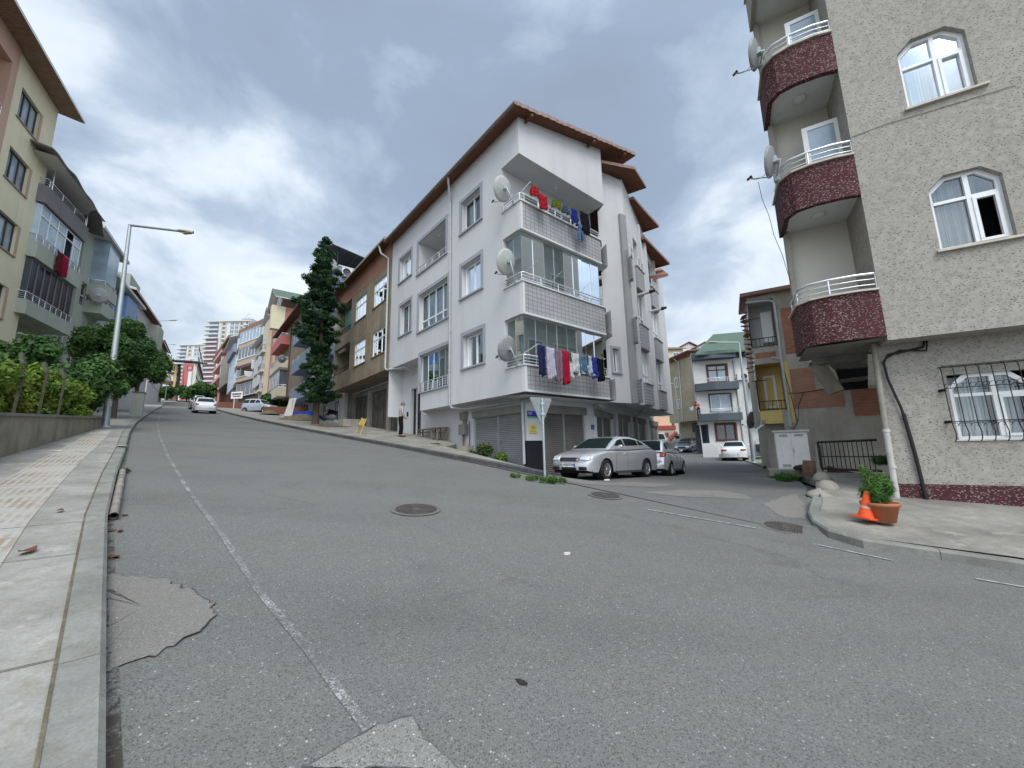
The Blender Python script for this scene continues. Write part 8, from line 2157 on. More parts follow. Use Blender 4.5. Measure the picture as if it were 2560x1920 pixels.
p0 = atY(*c5(1165, 1415), 45); c2_ = car('moving_car', 'dark grey car ahead of the white saloon on the hill', 'cars on the hill', 4.3, 1.76, 1.48, 2.6, .31, 'hatch', M_CARG, lod=1); setcar(c2_, (p0.x - 1.0, p0.y + 1.2), -43)
p0 = atY(*c5(1240, 1345), 53); c3_ = car('moving_car', 'silver car in front of the dark grey one on the hill', 'cars on the hill', 4.3, 1.74, 1.5, 2.6, .31, 'hatch', M_CARS, lod=1); setcar(c3_, (p0.x - .6, p0.y + 1.2), -43)
p0 = atY(*c5(1140, 1340), 60); c4_ = car('moving_car', 'pale silver people carrier, farthest of the cars on the hill', 'cars on the hill', 4.4, 1.8, 1.72, 2.7, .32, 'van', M_CARS, lod=1); setcar(c4_, (p0.x - .8, p0.y + 1.2), -43)
p0 = atY(*c6(680, 1510), 46.5); v1 = car('parked_van', 'silver small van parked nose out across the forecourt under the white house', 'vans parked on the forecourt', 3.96, 1.72, 1.74, 2.52, .31, 'van', M_CARB, fo=.78, lod=0, cat='van', spokes=7)
v1.location = Vector((p0.x + 1.6, p0.y + .1, p0.z + .05)); v1.rotation_euler = (0, 0, R(-18) + R(10));
p0 = atY(*c6(560, 1480), 49.5); v2 = car('parked_van', 'pale van behind the silver one, partly hidden by its tail', 'vans parked on the forecourt', 4.2, 1.72, 1.74, 2.6, .31, 'van', M_CARW, lod=1, cat='van'); v2.location = Vector((p0.x + 1.4, p0.y + 1.0, p0.z + .1)); v2.rotation_euler = (0, 0, R(-60))
def lamp(label, base, top, arm, wd=.09, group='street lamps', head=.6, lean=None, mat=None, hd_=(.22, .55)):
 base, top, arm = Vector(base), Vector(top), Vector(arm); t = thing('street_lamp', label, 'street lamp', base, group)
 m = MB(); m.tube([base - Vector((0, 0, .1)), base.lerp(top, .5), top], [wd, wd * .72, wd * .48], 12); m.build('pole', mat or M_STEEL, t)
 m = MB(); m.tube([top + Vector((0, 0, -.12)), top, top + (arm - top) * .05, arm], wd * .42, 8); m.build('arm', mat or M_STEEL, t)
 d = (arm - top).normalized(); s = Vector((-d.y, d.x, 0)).normalized(); u = d.cross(s) * -1; h = MB()
 def fn(a, b):
  x = lerp(-.12, head, a); w_ = .13 * math.sin(math.pi * min(1, (a * .85 + .12))) ** .6; an = b * 2 * math.pi
  return arm + d * x + s * (w_ * math.cos(an)) + Vector((0, 0, 1)) * (.075 * math.sin(an) * (.7 if math.sin(an) < 0 else 1.1))
 h.grid(fn, 10, 14); h.build('lamp_head', plain('lamp_head_grey', (.36, .35, .30), .6), t)
 m = MB(); m.box(arm + d * (head * .5) - Vector((0, 0, .06)), (head * .55, .15, .03), math.atan2(d.y, d.x)); m.build('lens', plain('lamp_lens_amber', (.45, .36, .22), .3), t)
 m = MB(); m.lathe([(wd * 1.7, -.02), (wd * 1.7, .03), (wd * 1.05, .04), (wd * 1.05, .10)], 12, Matrix.Translation(base)); m.build('base_plate', M_STEEL, t)
 return t
pb_ = onG(263, 1068, .12); tp_ = atY(325, 563, pb_.y); ar_ = atY(452, 578, pb_.y - .2)
tp_ = Vector((pb_.x + (tp_.x - pb_.x) * 1.0, pb_.y, tp_.z)); l1 = lamp('tall galvanised street lamp with bare arm standing on the left pavement, nearest lamp', pb_, tp_, (ar_.x, ar_.y, ar_.z), .125)
for z, mt_ in ((.95, (.50, .52, .50)), (1.25, (.60, .62, .62)), (1.55, (.22, .32, .28)), (1.75, (.55, .56, .55))):
 m = MB(); q_ = pb_.lerp(tp_, z / (tp_.z - pb_.z)); m.lathe([(.1225, -.09), (.1225, .09)], 12, Matrix.Translation(q_)); m.build('pasted_notice', plain('notice_%d' % int(z * 100), mt_, .8, 0, .25, 30), l1)
b2_ = atY(*c5(455, 1330), 50); tp_ = atY(*c5(420, 140), 50); ar_ = atY(*c5(740, 125), 50)
lamp('second street lamp on the left, its pole rising out of the round tree', (tp_.x, tp_.y, G(tp_.x, tp_.y)), tp_, ar_, .12, head=1.0)
tp_ = atY(*c5(655, 478), 85); ar_ = atY(*c5(770, 482), 85); lamp('third thin street lamp far up the left side of the street', (tp_.x, tp_.y, GM(tp_.x, tp_.y)), tp_, ar_, .1, head=1.0)
tp_ = atY(*c5(950, 720), 105); bs_ = atY(*c5(938, 1265), 105); ar_ = atY(*c5(885, 705), 105); lamp('farthest street lamp, in front of the red house at the bend', bs_, tp_, ar_, .1, head=1.2)
bs_ = atY(*f2(1055, 1395), 25.3); tp_ = atY(*f2(900, 150), 25.3); ar_ = atY(*f2(650, 150), 25.3); l5 = lamp('leaning steel street lamp with a satellite dish beside it in the side street', bs_, (tp_.x, tp_.y, tp_.z), ar_, .12, head=.4)
bs_ = atY(*f2(305, 1250), 46); tp_ = atY(*f2(240, 585), 46); ar_ = atY(*f2(212, 583), 46); lamp('thin street lamp in front of the sand coloured house', bs_, tp_, ar_, .1, head=.5)
bs_ = atY(*c5(665, 1300), 62); tp_ = atY(*c5(692, 1030), 62); t = thing('globe_lamp', 'low lamp post with a pale round globe on the left pavement uphill', 'street lamp', bs_)
m = MB(); m.tube([bs_, (bs_.x, bs_.y, tp_.z)], .08, 8); m.build('pole', M_STEEL, t); m = MB(); m.lathe([(0, -.42), (.3, -.3), (.42, 0), (.3, .3), (0, .42)], 18, Matrix.Translation((bs_.x, bs_.y, tp_.z + .2))); m.build('globe', plain('globe_pale', (.45, .56, .52), .4), t)
bs_ = onG(1362, 1183, .13, GM); tz_ = bs_.y / ray(1362, 998).y * ray(1362, 998).z
t = thing('yield_sign', 'give-way road sign seen from behind on a galvanised pole at the pavement tip', 'road sign', bs_)
m = MB(); m.tube([bs_ - Vector((0, 0, .1)), Vector((bs_.x, bs_.y, tz_ + .02))], .032, 10); m.build('pole', M_STEEL, t)
dirn = R(62); ux = Vector((math.cos(dirn) * .55, math.sin(dirn) * .55, 0)).normalized(); Rv = .40; m = MB()
ux = Vector((.80, .6, 0)).normalized()
ctr = Vector((bs_.x, bs_.y, tz_)) + Vector((-.035, .03, 0)); pts = []
for (a, b) in ((-.36, .0), (-.33, .045), (.33, .045), (.36, .0), (.035, -.62), (-.035, -.62)): pts.append(ctr + ux * a + Vector((0, 0, b)))
nn_ = ux.cross(Vector((0, 0, 1))) * .012; m.add([p - nn_ for p in pts] + [p + nn_ for p in pts], [tuple(range(6)), tuple(range(6, 12))] + [(i, (i + 1) % 6, (i + 1) % 6 + 6, i + 6) for i in range(6)]); m.build('sign_plate', plain('sign_back_grey', (.30, .33, .34), .5, .3, .1), t)
m = MB(); m.box((bs_.x, bs_.y, tz_ - .12), (.09, .09, .04)); m.box((bs_.x, bs_.y, tz_ - .38), (.09, .09, .04)); m.build('clamp', M_STEEL, t)
def plaque(label, name, cat, P, s0, s1, z0, z1, mat, lines, txtm, size, n=.03, flip=False):
 t = thing(name, label, cat, P.P((s0 + s1) / 2, z0, n)); m = MB(); m.pbox(P, s0, s1, z0, z1, n - .015, n); pl_ = m.build('plate', mat, t)
 for i, (tx, sz) in enumerate(lines): text_mb(tx, P, (s0 + s1) / 2, z1 - (i + .85) * (z1 - z0) / len(lines), n + .003, sz, txtm, 'lettering', t, 'CENTER')
 return t
a, b = GR.px(*c2f(1002, 1075)), GR.px(*c2f(1080, 1112)); s0_, s1_ = sorted((a[0], b[0]))
st = thing('street_name_sign', 'dark blue street name plate over a pale green strip on the white corner column', 'sign', GR.P(.4, b[1])); m = MB(); m.pbox(GR, .03, .74, b[1], a[1] + .02, .03, .045); m.build('plate', M_SIGNB, st)
m = MB()
for k in range(4): m.pbox(GR, .08 + .05 * k, .11 + .05 * k, lerp(b[1], a[1], .55), lerp(b[1], a[1], .85 if k < 2 else .92), .045, .049)
m.build('white_characters', plain('faded_characters', (.42, .43, .55), .7), st)
m = MB(); m.pbox(GR, .07, .25, b[1] + .07, b[1] + .08, .045, .049); m.build('white_line', M_TXTW, st)
m = MB(); m.pbox(GR, .05, .72, b[1] - .055, b[1] - .005, .03, .04); m.build('green_strip', plain('sign_green', (.10, .40, .20), .5), st)
a, b = GR.px(*c2f(1010, 1168)), GR.px(*c2f(1060, 1225))
yn = plaque('small yellow notice plate with rows of dark writing on the white corner column', 'notice_plate', 'sign', GR, .12, .50, b[1], a[1], M_SIGNY, [], M_TXTD, .05)
m = MB(); h_ = a[1] - b[1]
for f0, x0, x1, t_ in ((.86, .25, .38, .05), (.68, .21, .42, .06), (.52, .24, .38, .03), (.40, .20, .43, .035), (.20, .16, .46, .045)): m.pbox(GR, x0, x1, b[1] + h_ * f0 - h_ * t_, b[1] + h_ * f0, .03, .034)
m.build('dark_writing_rows', M_TXTD, yn)
a = GR.px(*c2f(1435, 1165)); plaque('tiny blue house number plate reading 1 on the white pillar between shutters', 'house_number', 'sign', GR, 3.72, 3.92, .70, .90, M_SIGNB, [('1', .13)], M_TXTW, .1)
q_ = atY(*c6(545, 1232), 55); PS = Pl((q_.x - 1, q_.y - .3), 90 - 18, True); PS = Pl((q_.x, q_.y), 100, True); t = thing('notice_board', 'pinkish white roadside board with faded maroon lettering beside the parked vans', 'sign', (q_.x, q_.y, q_.z - 2))
m = MB(); m.pbox(PS, -.95, .95, q_.z - .5, q_.z + .5, -.03, 0); m.build('board', M_PVC, t); m = MB(); m.tube([PS.P(-.4, q_.z - .4, -.05), PS.P(-.4, q_.z - 3.0, -.05)], .05, 6); m.build('post', M_PVC, t)
m = MB(); m.pbox(PS, -.75, .75, q_.z + .05, q_.z + .28, .001, .012); m.pbox(PS, -.65, .65, q_.z - .25, q_.z - .08, .001, .012); m.build('maroon_lettering_rows', plain('faded_maroon', (.17, .07, .085), .8), t)
d2 = lambda x, y: (960 + x / 2.989, 220 + y / 2.989)
def dish_on(label, P, px, py, n, face, r, name='satellite_dish', mat=None, arm=None, tilt=R(14)):
 s, z = P.px(px, py, n); p = P.P(s, z, n); return dish(name, p, face, r, label, mat=mat, arm_to=arm if arm is not None else P.P(s - .5, z - r * .9, 0.05), tilt=tilt)
FD = -42
dish_on('satellite dish at the open top balcony of the white corner building', ML, *d2(885, 755), .42, FD, .46, arm=ML.P(.35, H3 + .05, 0), tilt=R(14))
dish_on('satellite dish at the middle glazed balcony of the white corner building', ML, *d2(912, 1300), .42, FD, .46, arm=ML.P(.35, H2 + .05, 0), tilt=R(14))
dish_on('darker satellite dish at the lowest balcony of the white corner building', ML, *c2f(850, 640), .42, FD, .44, arm=ML.P(.35, H1 + .05, 0), mat=plain('dish_mid_grey', (.24, .25, .25), .5), tilt=R(14))
u8 = lambda x, y: (1780 + x / 2.592, y / 2.592)
dish_on('satellite dish beside the upper maroon balcony of the grey flecked building', RP, *u8(270, 355), .1, -42, .34, arm=RP.P(2.45, 9.15, -.2), mat=plain('dish_mid_grey', (.24, .25, .25), .5), tilt=R(12))
dish_on('satellite dish beside the lower maroon balcony of the grey flecked building', RP, *u8(372, 1050), .1, -42, .34, arm=RP.P(2.45, 6.05, -.2), mat=plain('dish_mid_grey', (.24, .25, .25), .5), tilt=R(12))
dish_on('large pale dish at the upper loggia of the brown house', ML, *fB(615, 1040), .5, -42, .55, arm=ML.P(22.6, 8.9, 0))
dish_on('pale dish above the terrace parapet of the blue house, beside the conifer', PB, *fB(590, 290), .3, -42, .55, arm=PB.P(24.2, 15.9, -.1))
dish_on('grey dish at the cream balcony of the taupe house', PB, *c6(1215, 695), 1.3, -42, .45, arm=PB.P(49.6, 11.2, 1.0), mat=M_DISHD)
q_ = atY(*c6(795, 180), 118); dish('satellite_dish', q_, -42, 1.4, 'big dish on the roof of the white house behind the brown roof', arm_to=q_ + Vector((0, .4, -2)))
dish_on('satellite dish on the pale green house behind the first street lamp', P3_, *c4l(775, 1215), .9, -42, .5, arm=P3_.P(SE + 3.6, b2 - 1.4, 0))
q_ = atY(*f2(1035, 955), 24.6); dish('satellite_dish', q_, -25, .52, 'dark grey dish between the leaning lamp and the yellow balcony', mat=M_DISHD, arm_to=YQ.P(sl_ - .1, zlow + .1, 0), tilt=R(12))
s_, z_ = RP.px(*u8(300, 1180)); m = MB(); pts = [RP.P(*RP.px(*u8(x, y), .3), .3) for x, y in ((300, 1180), (325, 1290), (370, 1400), (400, 1520), (455, 1650))]; lo_ = [(1780 + 455 / 2.592, 1650 / 2.592), (1780 + 510 / 2.592, 1830 / 2.592)]
pts += [RP.P(*RP.px(*lo_[1], .3), .3)]; m.tube(pts, .007, 4); tag(m.build('hanging_cable', M_CABLE), 'thin cable hanging in the sky from the lower dish of the grey flecked building', 'cable')
def ac(label, P, s, z, n=.05, w=.8, h=.56, flipx=False):
 t = thing('air_conditioner', label, 'air conditioner', P.P(s, z, n), 'outdoor air conditioner units'); m = MB(); m.pbox(P, s - w / 2, s + w / 2, z, z + h, n, n + .3); m.build('casing', plain('ac_cream', (.60, .59, .55), .6), t)
 m = MB(); c = P.P(s - w * .12, z + h / 2, n + .302); ax_ = P.n; Mq = Matrix.Translation(c) @ Vector((0, 0, 1)).rotation_difference(ax_).to_matrix().to_4x4(); m.lathe([(0, .006), (.05, .006), (.06, .002), (h * .42, .002), (h * .42, .012), (h * .45, .012)], 22, Mq)
 m.build('fan_grille', M_DFRAME, t); m = MB(); m.pbox(P, s - w / 2 + .05, s - w / 2 + .1, z - .05, z, 0, n + .3); m.pbox(P, s + w / 2 - .1, s + w / 2 - .05, z - .05, z, 0, n + .3); m.build('bracket', M_STEEL, t)
BS_ = Pl(tuple(PB.P(23.6, 0)[:2]), 50.1, True)
a = BS_.px(*fB(770, 400)); ac('air conditioner on the side wall of the blue house above the brown roof', BS_, a[0], a[1] - .3, .1, 1.0, .72)
a = PG.px(*f2(930, 510)); ac('air conditioner on the white green-roofed house beside the lamp pole', PG, a[0], a[1] - .3, .05, .95, .62)
def line_garments(P, n, items, zfun, rackmat=M_ALU, group='laundry'):
 pass
n_ = .62
lz = [MR.px(*c2f(x, y), n_) for x, y in ((1068, 612), (1520, 712))]
rk_ = thing('drying_rack', 'metal clothes line frame projecting from the lowest balcony', 'drying rack', MR.P(2, H1 + .3, .3)); m = MB()
A_, B_ = MR.P(lz[0][0], lz[0][1] + .03, n_), MR.P(lz[1][0] + .1, lz[1][1] + .03, n_)
for e, s in ((A_, lz[0][0]), (B_, lz[1][0])): m.tube([MR.P(s - .25, H1 + .30, -.02), e], .018, 6)
m.build('arm', M_ALU, rk_); m = MB()
for q_ in (.0, .12, .24): m.tube([A_ - MR.n * q_, B_ - MR.n * q_], .005, 4)
m.build('wires', M_ALU, rk_)
gxs = [(1068, 1118, 612, 815, 'navy', (.022, .025, .085), 'towel', 'navy towel, first from the left on the lower clothes line'), (1120, 1178, 635, 842, 'lilac', (.50, .48, .58), 'towel', 'pale lilac towel next to the navy one on the lower clothes line'), (1178, 1228, 665, 855, 'mauve', (.22, .15, .19), 'towel', 'greyish mauve towel on the lower clothes line'), (1228, 1282, 680, 880, 'crimson', (.36, .015, .045), 'towel', 'crimson towel hanging lowest on the lower clothes line'), (1282, 1358, 682, 835, 'white', (.60, .60, .60), 'shirt', 'white long-sleeved top on the lower clothes line'), (1342, 1408, 688, 815, 'teal', (.10, .19, .28), 'shirt', 'dusty teal top on the lower clothes line'), (1408, 1440, 698, 830, 'pale', (.48, .55, .66), 'shirt', 'pale blue white shirt on the lower clothes line'), (1432, 1475, 702, 845, 'royal', (.03, .05, .30), 'shirt', 'royal blue top on the lower clothes line'), (1470, 1520, 712, 860, 'black', (.012, .012, .016), 'towel', 'black cloth, last before the far end of the lower clothes line')]
for i, (x0, x1, y0, y1, nm, c_, kd, lab) in enumerate(gxs):
 a, b = MR.px(*c2f(x0, y0), n_), MR.px(*c2f(x1, y0 + (x1 - x0) * .23), n_); e = MR.px(*c2f((x0 + x1) / 2, y1), n_)
 zz_ = lerp(A_.z, B_.z, (a[0] - lz[0][0]) / (lz[1][0] - lz[0][0])) - .03; zz2 = lerp(A_.z, B_.z, (b[0] - lz[0][0]) / (lz[1][0] - lz[0][0])) - .03
 garment('garment', lab, MR.P(a[0], zz_, n_ - .01), MR.P(b[0], zz2, n_ - .01), max(.4, zz_ - e[1]), cloth(nm, c_), kd, 'washing on the lower clothes line', i)
n_ = .35
gx2 = [(1085, 1170, 712, 810, 'scarlet', (.42, .02, .03), 'shirt', 'crumpled scarlet top at the raised left end of the upper clothes line'), (1155, 1218, 778, 900, 'scarlet2', (.38, .02, .03), 'towel', 'scarlet cloth hanging over the top balcony rail'), (1245, 1335, 815, 890, 'olive', (.13, .15, .02), 'shirt', 'olive green top on the upper clothes line'), (1325, 1385, 862, 930, 'denimb', (.05, .09, .17), 'shirt', 'dark denim top on the upper clothes line'), (1392, 1448, 890, 1015, 'ultra', (.02, .035, .20), 'shirt', 'dark blue hooded top on the upper clothes line'), (1445, 1485, 1005, 1135, 'denim', (.10, .17, .28), 'trousers', 'small blue jeans hanging lowest on the upper clothes line'), (1465, 1530, 912, 1075, 'blackt', (.012, .014, .02), 'trousers', 'black trousers at the right end of the upper clothes line')]
for i, (x0, x1, y0, y1, nm, c_, kd, lab) in enumerate(gx2):
 a, b = MR.px(*d2(x0, y0), n_), MR.px(*d2(x1, y0 + (x1 - x0) * .52), n_); e = MR.px(*d2((x0 + x1) / 2, y1), n_)
 garment('garment', lab, MR.P(a[0], a[1], n_), MR.P(b[0], b[1], n_), max(.35, a[1] - e[1]), cloth(nm, c_), kd, 'washing on the upper clothes line', 20 + i)
rk_ = thing('drying_rack', 'metal clothes line frame on the open top balcony', 'drying rack', MR.P(2, H3 + .3, .3)); m = MB()
a, b = MR.px(*d2(1095, 700), n_), MR.px(*d2(1530, 925), n_); m.tube([MR.P(a[0] - .2, H3 + .3, -.03), MR.P(*a, n_)], .016, 6); m.tube([MR.P(b[0], H3 + .3, -.03), MR.P(*b, n_)], .016, 6); m.build('arm', M_ALU, rk_)
m = MB(); m.tube([MR.P(*a, n_), MR.P(*b, n_)], .006, 4); m.build('wires', M_ALU, rk_)
for i, (x, y) in enumerate(((1120, 1340), (1300, 1420), (1510, 1500))):
 a = MR.px(*d2(x, y), .3); m = MB(); m.tube([MR.P(a[0] - .15, a[1] - .15, -.05), MR.P(a[0] + .05, a[1] + .22, .5)], .012, 5); m.build('line_arm', M_STEEL, mb_)
a, b = GP.px(*c4l(462, 880), .15), GP.px(*c4l(545, 945), .15); garment('garment', 'dark red checked cloth hanging over the railing of the grey house', GP.P(a[0], b2 + .3, .1), GP.P((a[0] + b[0]) / 2, b2 + .3, .1), 1.25, cloth('plaid', (.16, .03, .045)), 'towel', None, 50)
garment('garment', 'bright crimson cloth next to the checked one on the grey house railing', GP.P((a[0] + b[0]) / 2, b2 + .28, .1), GP.P(b[0], b2 + .28, .1), 1.2, cloth('crimson2', (.45, .02, .07)), 'towel', None, 51)
a, b = atY(*c6(765, 705), 66), atY(*c6(808, 715), 66); garment('garment', 'white sheet hanging from the corner of the white house', a, b, a.z - atY(*c6(780, 835), 66).z, cloth('white2', (.72, .73, .78)), 'towel', 'white sheets drying uphill', 52)
a, b = atY(*c6(655, 868), 72), atY(*c6(783, 880), 72); garment('garment', 'row of white washing on the brown bay balcony', a, b, 1.0, cloth('white3', (.72, .73, .78)), 'towel', 'white sheets drying uphill', 53)
def person(label, base, az, joints, radii, cloths, hair, skin=None, scale=1.0, cat='person'):
 """one skinned body; shirt and trousers as slightly larger skinned shells. joints in local metres: x right, y forward"""
 t = thing('person', label, cat, base, None, wb=False); t.rotation_euler = (0, 0, -R(az))
 def skinned(name, verts, edges, rad, mat, root=0, sub=2, par=t):
  me = bpy.data.meshes.new(name); me.from_pydata([tuple(Vector(v) * scale) for v in verts], edges, []); o = bpy.data.objects.new(name, me); COL.objects.link(o); o.parent = par
  md = o.modifiers.new('skin', 'SKIN'); md.use_smooth_shade = True
  for i, r_ in enumerate(rad):
   d = me.skin_vertices[0].data[i]; rr_ = r_ if isinstance(r_, tuple) else (r_, r_); d.radius = (rr_[0] * scale, rr_[1] * scale); d.use_root = (i == root)
  s = o.modifiers.new('sub', 'SUBSURF'); s.levels = sub; s.render_levels = sub; me.materials.append(mat); return o
 J = joints; names = list(J); idx = {n: i for i, n in enumerate(names)}
 E_ = [('pelvis', 'waist'), ('waist', 'chest'), ('chest', 'neck'), ('neck', 'head0'), ('head0', 'head1'), ('head1', 'head2')]
 for s in 'LR':
  E_ += [('chest', 'sh' + s), ('sh' + s, 'el' + s), ('el' + s, 'wr' + s), ('wr' + s, 'pm' + s), ('pelvis', 'hp' + s), ('hp' + s, 'kn' + s), ('kn' + s, 'an' + s), ('an' + s, 'to' + s)]
 body = skinned('body', [J[n] for n in names], [(idx[a], idx[b]) for a, b in E_], [radii[n.rstrip('LR') if n[:-1] in radii else n] for n in names], skin or M_SKIN)
 for s in 'LR':
  w_, p_ = Vector(J['wr' + s]), Vector(J['pm' + s]); d = (p_ - w_).normalized(); side = d.cross(Vector((0, 1, 0)) if abs(d.y) < .8 else Vector((1, 0, 0))).normalized(); fl = d.cross(side).normalized()
  vs, es, rs = [tuple(p_)], [], [.020]
  for k in range(4):
   b0 = p_ + side * (k - 1.5) * .019 + d * .015; ln = (.062, .075, .070, .055)[k]; a1 = b0 + d * ln * .55 + fl * .008; a2 = b0 + d * ln + fl * .028
   i0 = len(vs); vs += [tuple(b0), tuple(a1), tuple(a2)]; es += [(0, i0), (i0, i0 + 1), (i0 + 1, i0 + 2)]; rs += [.010, .009, .008]
  b0 = w_.lerp(p_, .5) + side * -.035; i0 = len(vs); vs += [tuple(b0), tuple(b0 - side * .02 + d * .035)]; es += [(0, i0), (i0, i0 + 1)]; rs += [.011, .009]
  skinned('hand', vs, es, rs, skin or M_SKIN, 0, 1)
 for (nm, segs, grow, mat) in cloths:
  used = []
  for a, b in segs:
   for q in (a, b):
    if q not in used: used.append(q)
  def Rr(n):
   r_ = radii[n.rstrip('LR') if n[:-1] in radii else n]; r_ = r_ if isinstance(r_, tuple) else (r_, r_); return (r_[0] + grow, r_[1] + grow)
  skinned(nm, [J[q] for q in used], [(used.index(a), used.index(b)) for a, b in segs], [Rr(q) for q in used], mat)
 h = MB(); hc = Vector(J['head1']) * scale; f_ = Vector(J.get('facing', (0, 1, 0)))
 h.lathe([(0, .125), (.05, .118), (.088, .085), (.102, .03), (.100, -.02), (.09, -.05)], 18, Matrix.Translation(hc + Vector((0, -.018, .012)) * scale) @ Matrix.Rotation(R(14), 4, 'X') @ Matrix.Scale(scale, 4) @ Matrix.Diagonal((.86, 1.0, 1.0, 1))); h.build('hair', hair, t)
 fc = MB(); fc.lathe([(0, .012), (.012, 0), (.010, -.028), (0, -.03)], 8, Matrix.Translation(hc + Vector((0, .105, -.01)) * scale)); fc.build('nose', M_SKIN, t)
 for sx in (-1, 1):
  e = MB(); e.lathe([(0, .009), (.011, 0), (0, -.009)], 8, Matrix.Translation(hc + Vector((sx * .033, .088, .018)) * scale)); e.build('eye', M_BLK, t)
  e = MB(); e.lathe([(0, .03), (.012, .01), (.012, -.015), (0, -.03)], 8, Matrix.Translation(hc + Vector((sx * .083, .0, .0)) * scale)); e.build('ear', M_SKIN, t)
 e = MB(); e.box(hc + Vector((0, .094, -.05)) * scale, (.045, .012, .009)); e.build('mouth', plain('lips', (.30, .12, .10), .6), t)
 for s in 'LR':
  e = MB(); a_, b_ = Vector(J['an' + s]) * scale, Vector(J['to' + s]) * scale; d = (b_ - a_); d.z = 0; ang_ = math.atan2(d.y, d.x); c = a_.lerp(b_, .42); c.z = .045
  e.lathe([(0, 0), (.05, 0), (.052, .03), (.04, .07), (0, .085)], 14, Matrix.Translation((c.x, c.y, 0)) @ Matrix.Rotation(ang_, 4, 'Z') @ Matrix.Diagonal((2.7, .95, 1, 1))); e.build('shoe', M_BLK, t)
 return t
rad = {'pelvis': (.125, .10), 'waist': (.125, .095), 'chest': (.15, .11), 'neck': .052, 'head0': .055, 'head1': (.080, .098), 'head2': .055, 'sh': .062, 'el': .043, 'wr': .030, 'pm': (.036, .018), 'hp': .088, 'kn': .058, 'an': .040, 'to': .030}
J = {'pelvis': (0, 0, .93), 'waist': (0, .0, 1.08), 'chest': (0, .02, 1.30), 'neck': (0, .05, 1.46), 'head0': (0, .075, 1.52), 'head1': (0, .10, 1.61), 'head2': (0, .10, 1.69),
     'shL': (-.19, .02, 1.39), 'elL': (-.24, .02, 1.10), 'wrL': (-.17, .20, .96), 'pmL': (-.12, .26, .94), 'shR': (.19, .02, 1.39), 'elR': (.25, .03, 1.10), 'wrR': (.20, .18, .92), 'pmR': (.17, .24, .87),
     'hpL': (-.09, 0, .87), 'knL': (-.10, .02, .48), 'anL': (-.10, -.02, .09), 'toL': (-.12, .14, .04), 'hpR': (.09, 0, .87), 'knR': (.10, .05, .48), 'anR': (.11, .03, .09), 'toR': (.13, .19, .04)}
def m_check():
 m = MT('checked_shirt', .9, 0, .1); ch = m.n('ShaderNodeTexChecker'); ch.inputs['Scale'].default_value = 22; m.l(m.coord(), ch.inputs[0]); ch.inputs[1].default_value = (.55, .56, .60, 1); ch.inputs[2].default_value = (.05, .06, .09, 1); m.col(ch.outputs[0]); return m.m
pm_ = onG(1001, 1092, .13, GM)
shirt = [('pelvis', 'waist'), ('waist', 'chest'), ('chest', 'neck'), ('chest', 'shL'), ('shL', 'elL'), ('chest', 'shR'), ('shR', 'elR')]
trou = [('waist', 'pelvis'), ('pelvis', 'hpL'), ('hpL', 'knL'), ('knL', 'anL'), ('pelvis', 'hpR'), ('hpR', 'knR'), ('knR', 'anR')]
man = person('man in checked short-sleeved shirt and dark trousers standing at the red iron door', (pm_.x, pm_.y, pm_.z), 62, J, rad, [('shirt', shirt[:2] + shirt[3:], .016, m_check()), ('trousers', trou, .016, cloth('black_trousers', (.014, .014, .018)))], M_HAIRG, scale=1.0)
a = PG.px(*f2(478, 895)); J2 = dict(J); J2.update({'waist': (0, .06, 1.06), 'chest': (0, .22, 1.22), 'neck': (0, .33, 1.33), 'head0': (0, .37, 1.38), 'head1': (0, .42, 1.46), 'head2': (0, .43, 1.54), 'shL': (-.19, .25, 1.30), 'elL': (-.26, .45, 1.12), 'wrL': (-.22, .68, 1.02), 'pmL': (-.21, .75, .98), 'shR': (.19, .25, 1.30), 'elR': (.26, .45, 1.10), 'wrR': (.20, .66, 1.04), 'pmR': (.19, .73, 1.0)})
bp_ = PG.P(a[0] , PG.px(*f2(700, 890))[1] - .35, .45)
wom = person('person in a red top leaning over the middle balcony of the green-roofed house', bp_, 235, J2, rad, [('top', shirt[:2] + shirt[3:], .02, cloth('redtop', (.60, .03, .05))), ('trousers', trou, .02, cloth('trousers2', (.05, .05, .07)))], M_HAIRD)
garment('cloth', 'white cloth being shaken over the balcony by the person in red', bp_ + Vector((-.75, -.55, 1.1)), bp_ + Vector((-1.1, -.5, 1.0)), .35, cloth('white4', (.7, .7, .72)), 'towel', None, 60, 'cloth')
def table(name, label, P, s0, s1, z, n0, n1, h, cat, top=.05, n_legs=4, group=None, slats=3):
 t = thing(name, label, cat, P.P((s0 + s1) / 2, z), group);
 for k in range(slats):
  m = MB(); a, b = lerp(n0, n1, k / slats) + .006, lerp(n0, n1, (k + 1) / slats) - .006; m.pbox(P, s0 + .01 * (k % 2), s1 - .01 * ((k + 1) % 2), z + h - top, z + h, a, b); m.build('plank', M_WOOD, t)
 for s in (s0 + .12, s1 - .18):
  for n in (n0 + .04, n1 - .10): m = MB(); m.pbox(P, s, s + .07, z, z + h - top, n, n + .06); m.build('leg', M_WOOD, t)
 m = MB(); m.pbox(P, s0 + .1, s1 - .1, z + h * .55, z + h * .55 + .07, (n0 + n1) / 2 - .02, (n0 + n1) / 2 + .02); m.build('stretcher', M_WOOD, t); return t
zb_ = lambda s, n: GM(*GL.P(s, 0, n)[:2]) + .128
table('bench', 'low weathered wooden bench against the white wall, left of the square table', GL, 6.35, 8.0, zb_(7.1, .4), .15, .5, .46, 'bench')
table('wooden_table', 'rough square wooden table at the right end of the low bench', GL, 5.35, 6.2, zb_(5.8, .4), .12, .75, .60, 'table', slats=4)
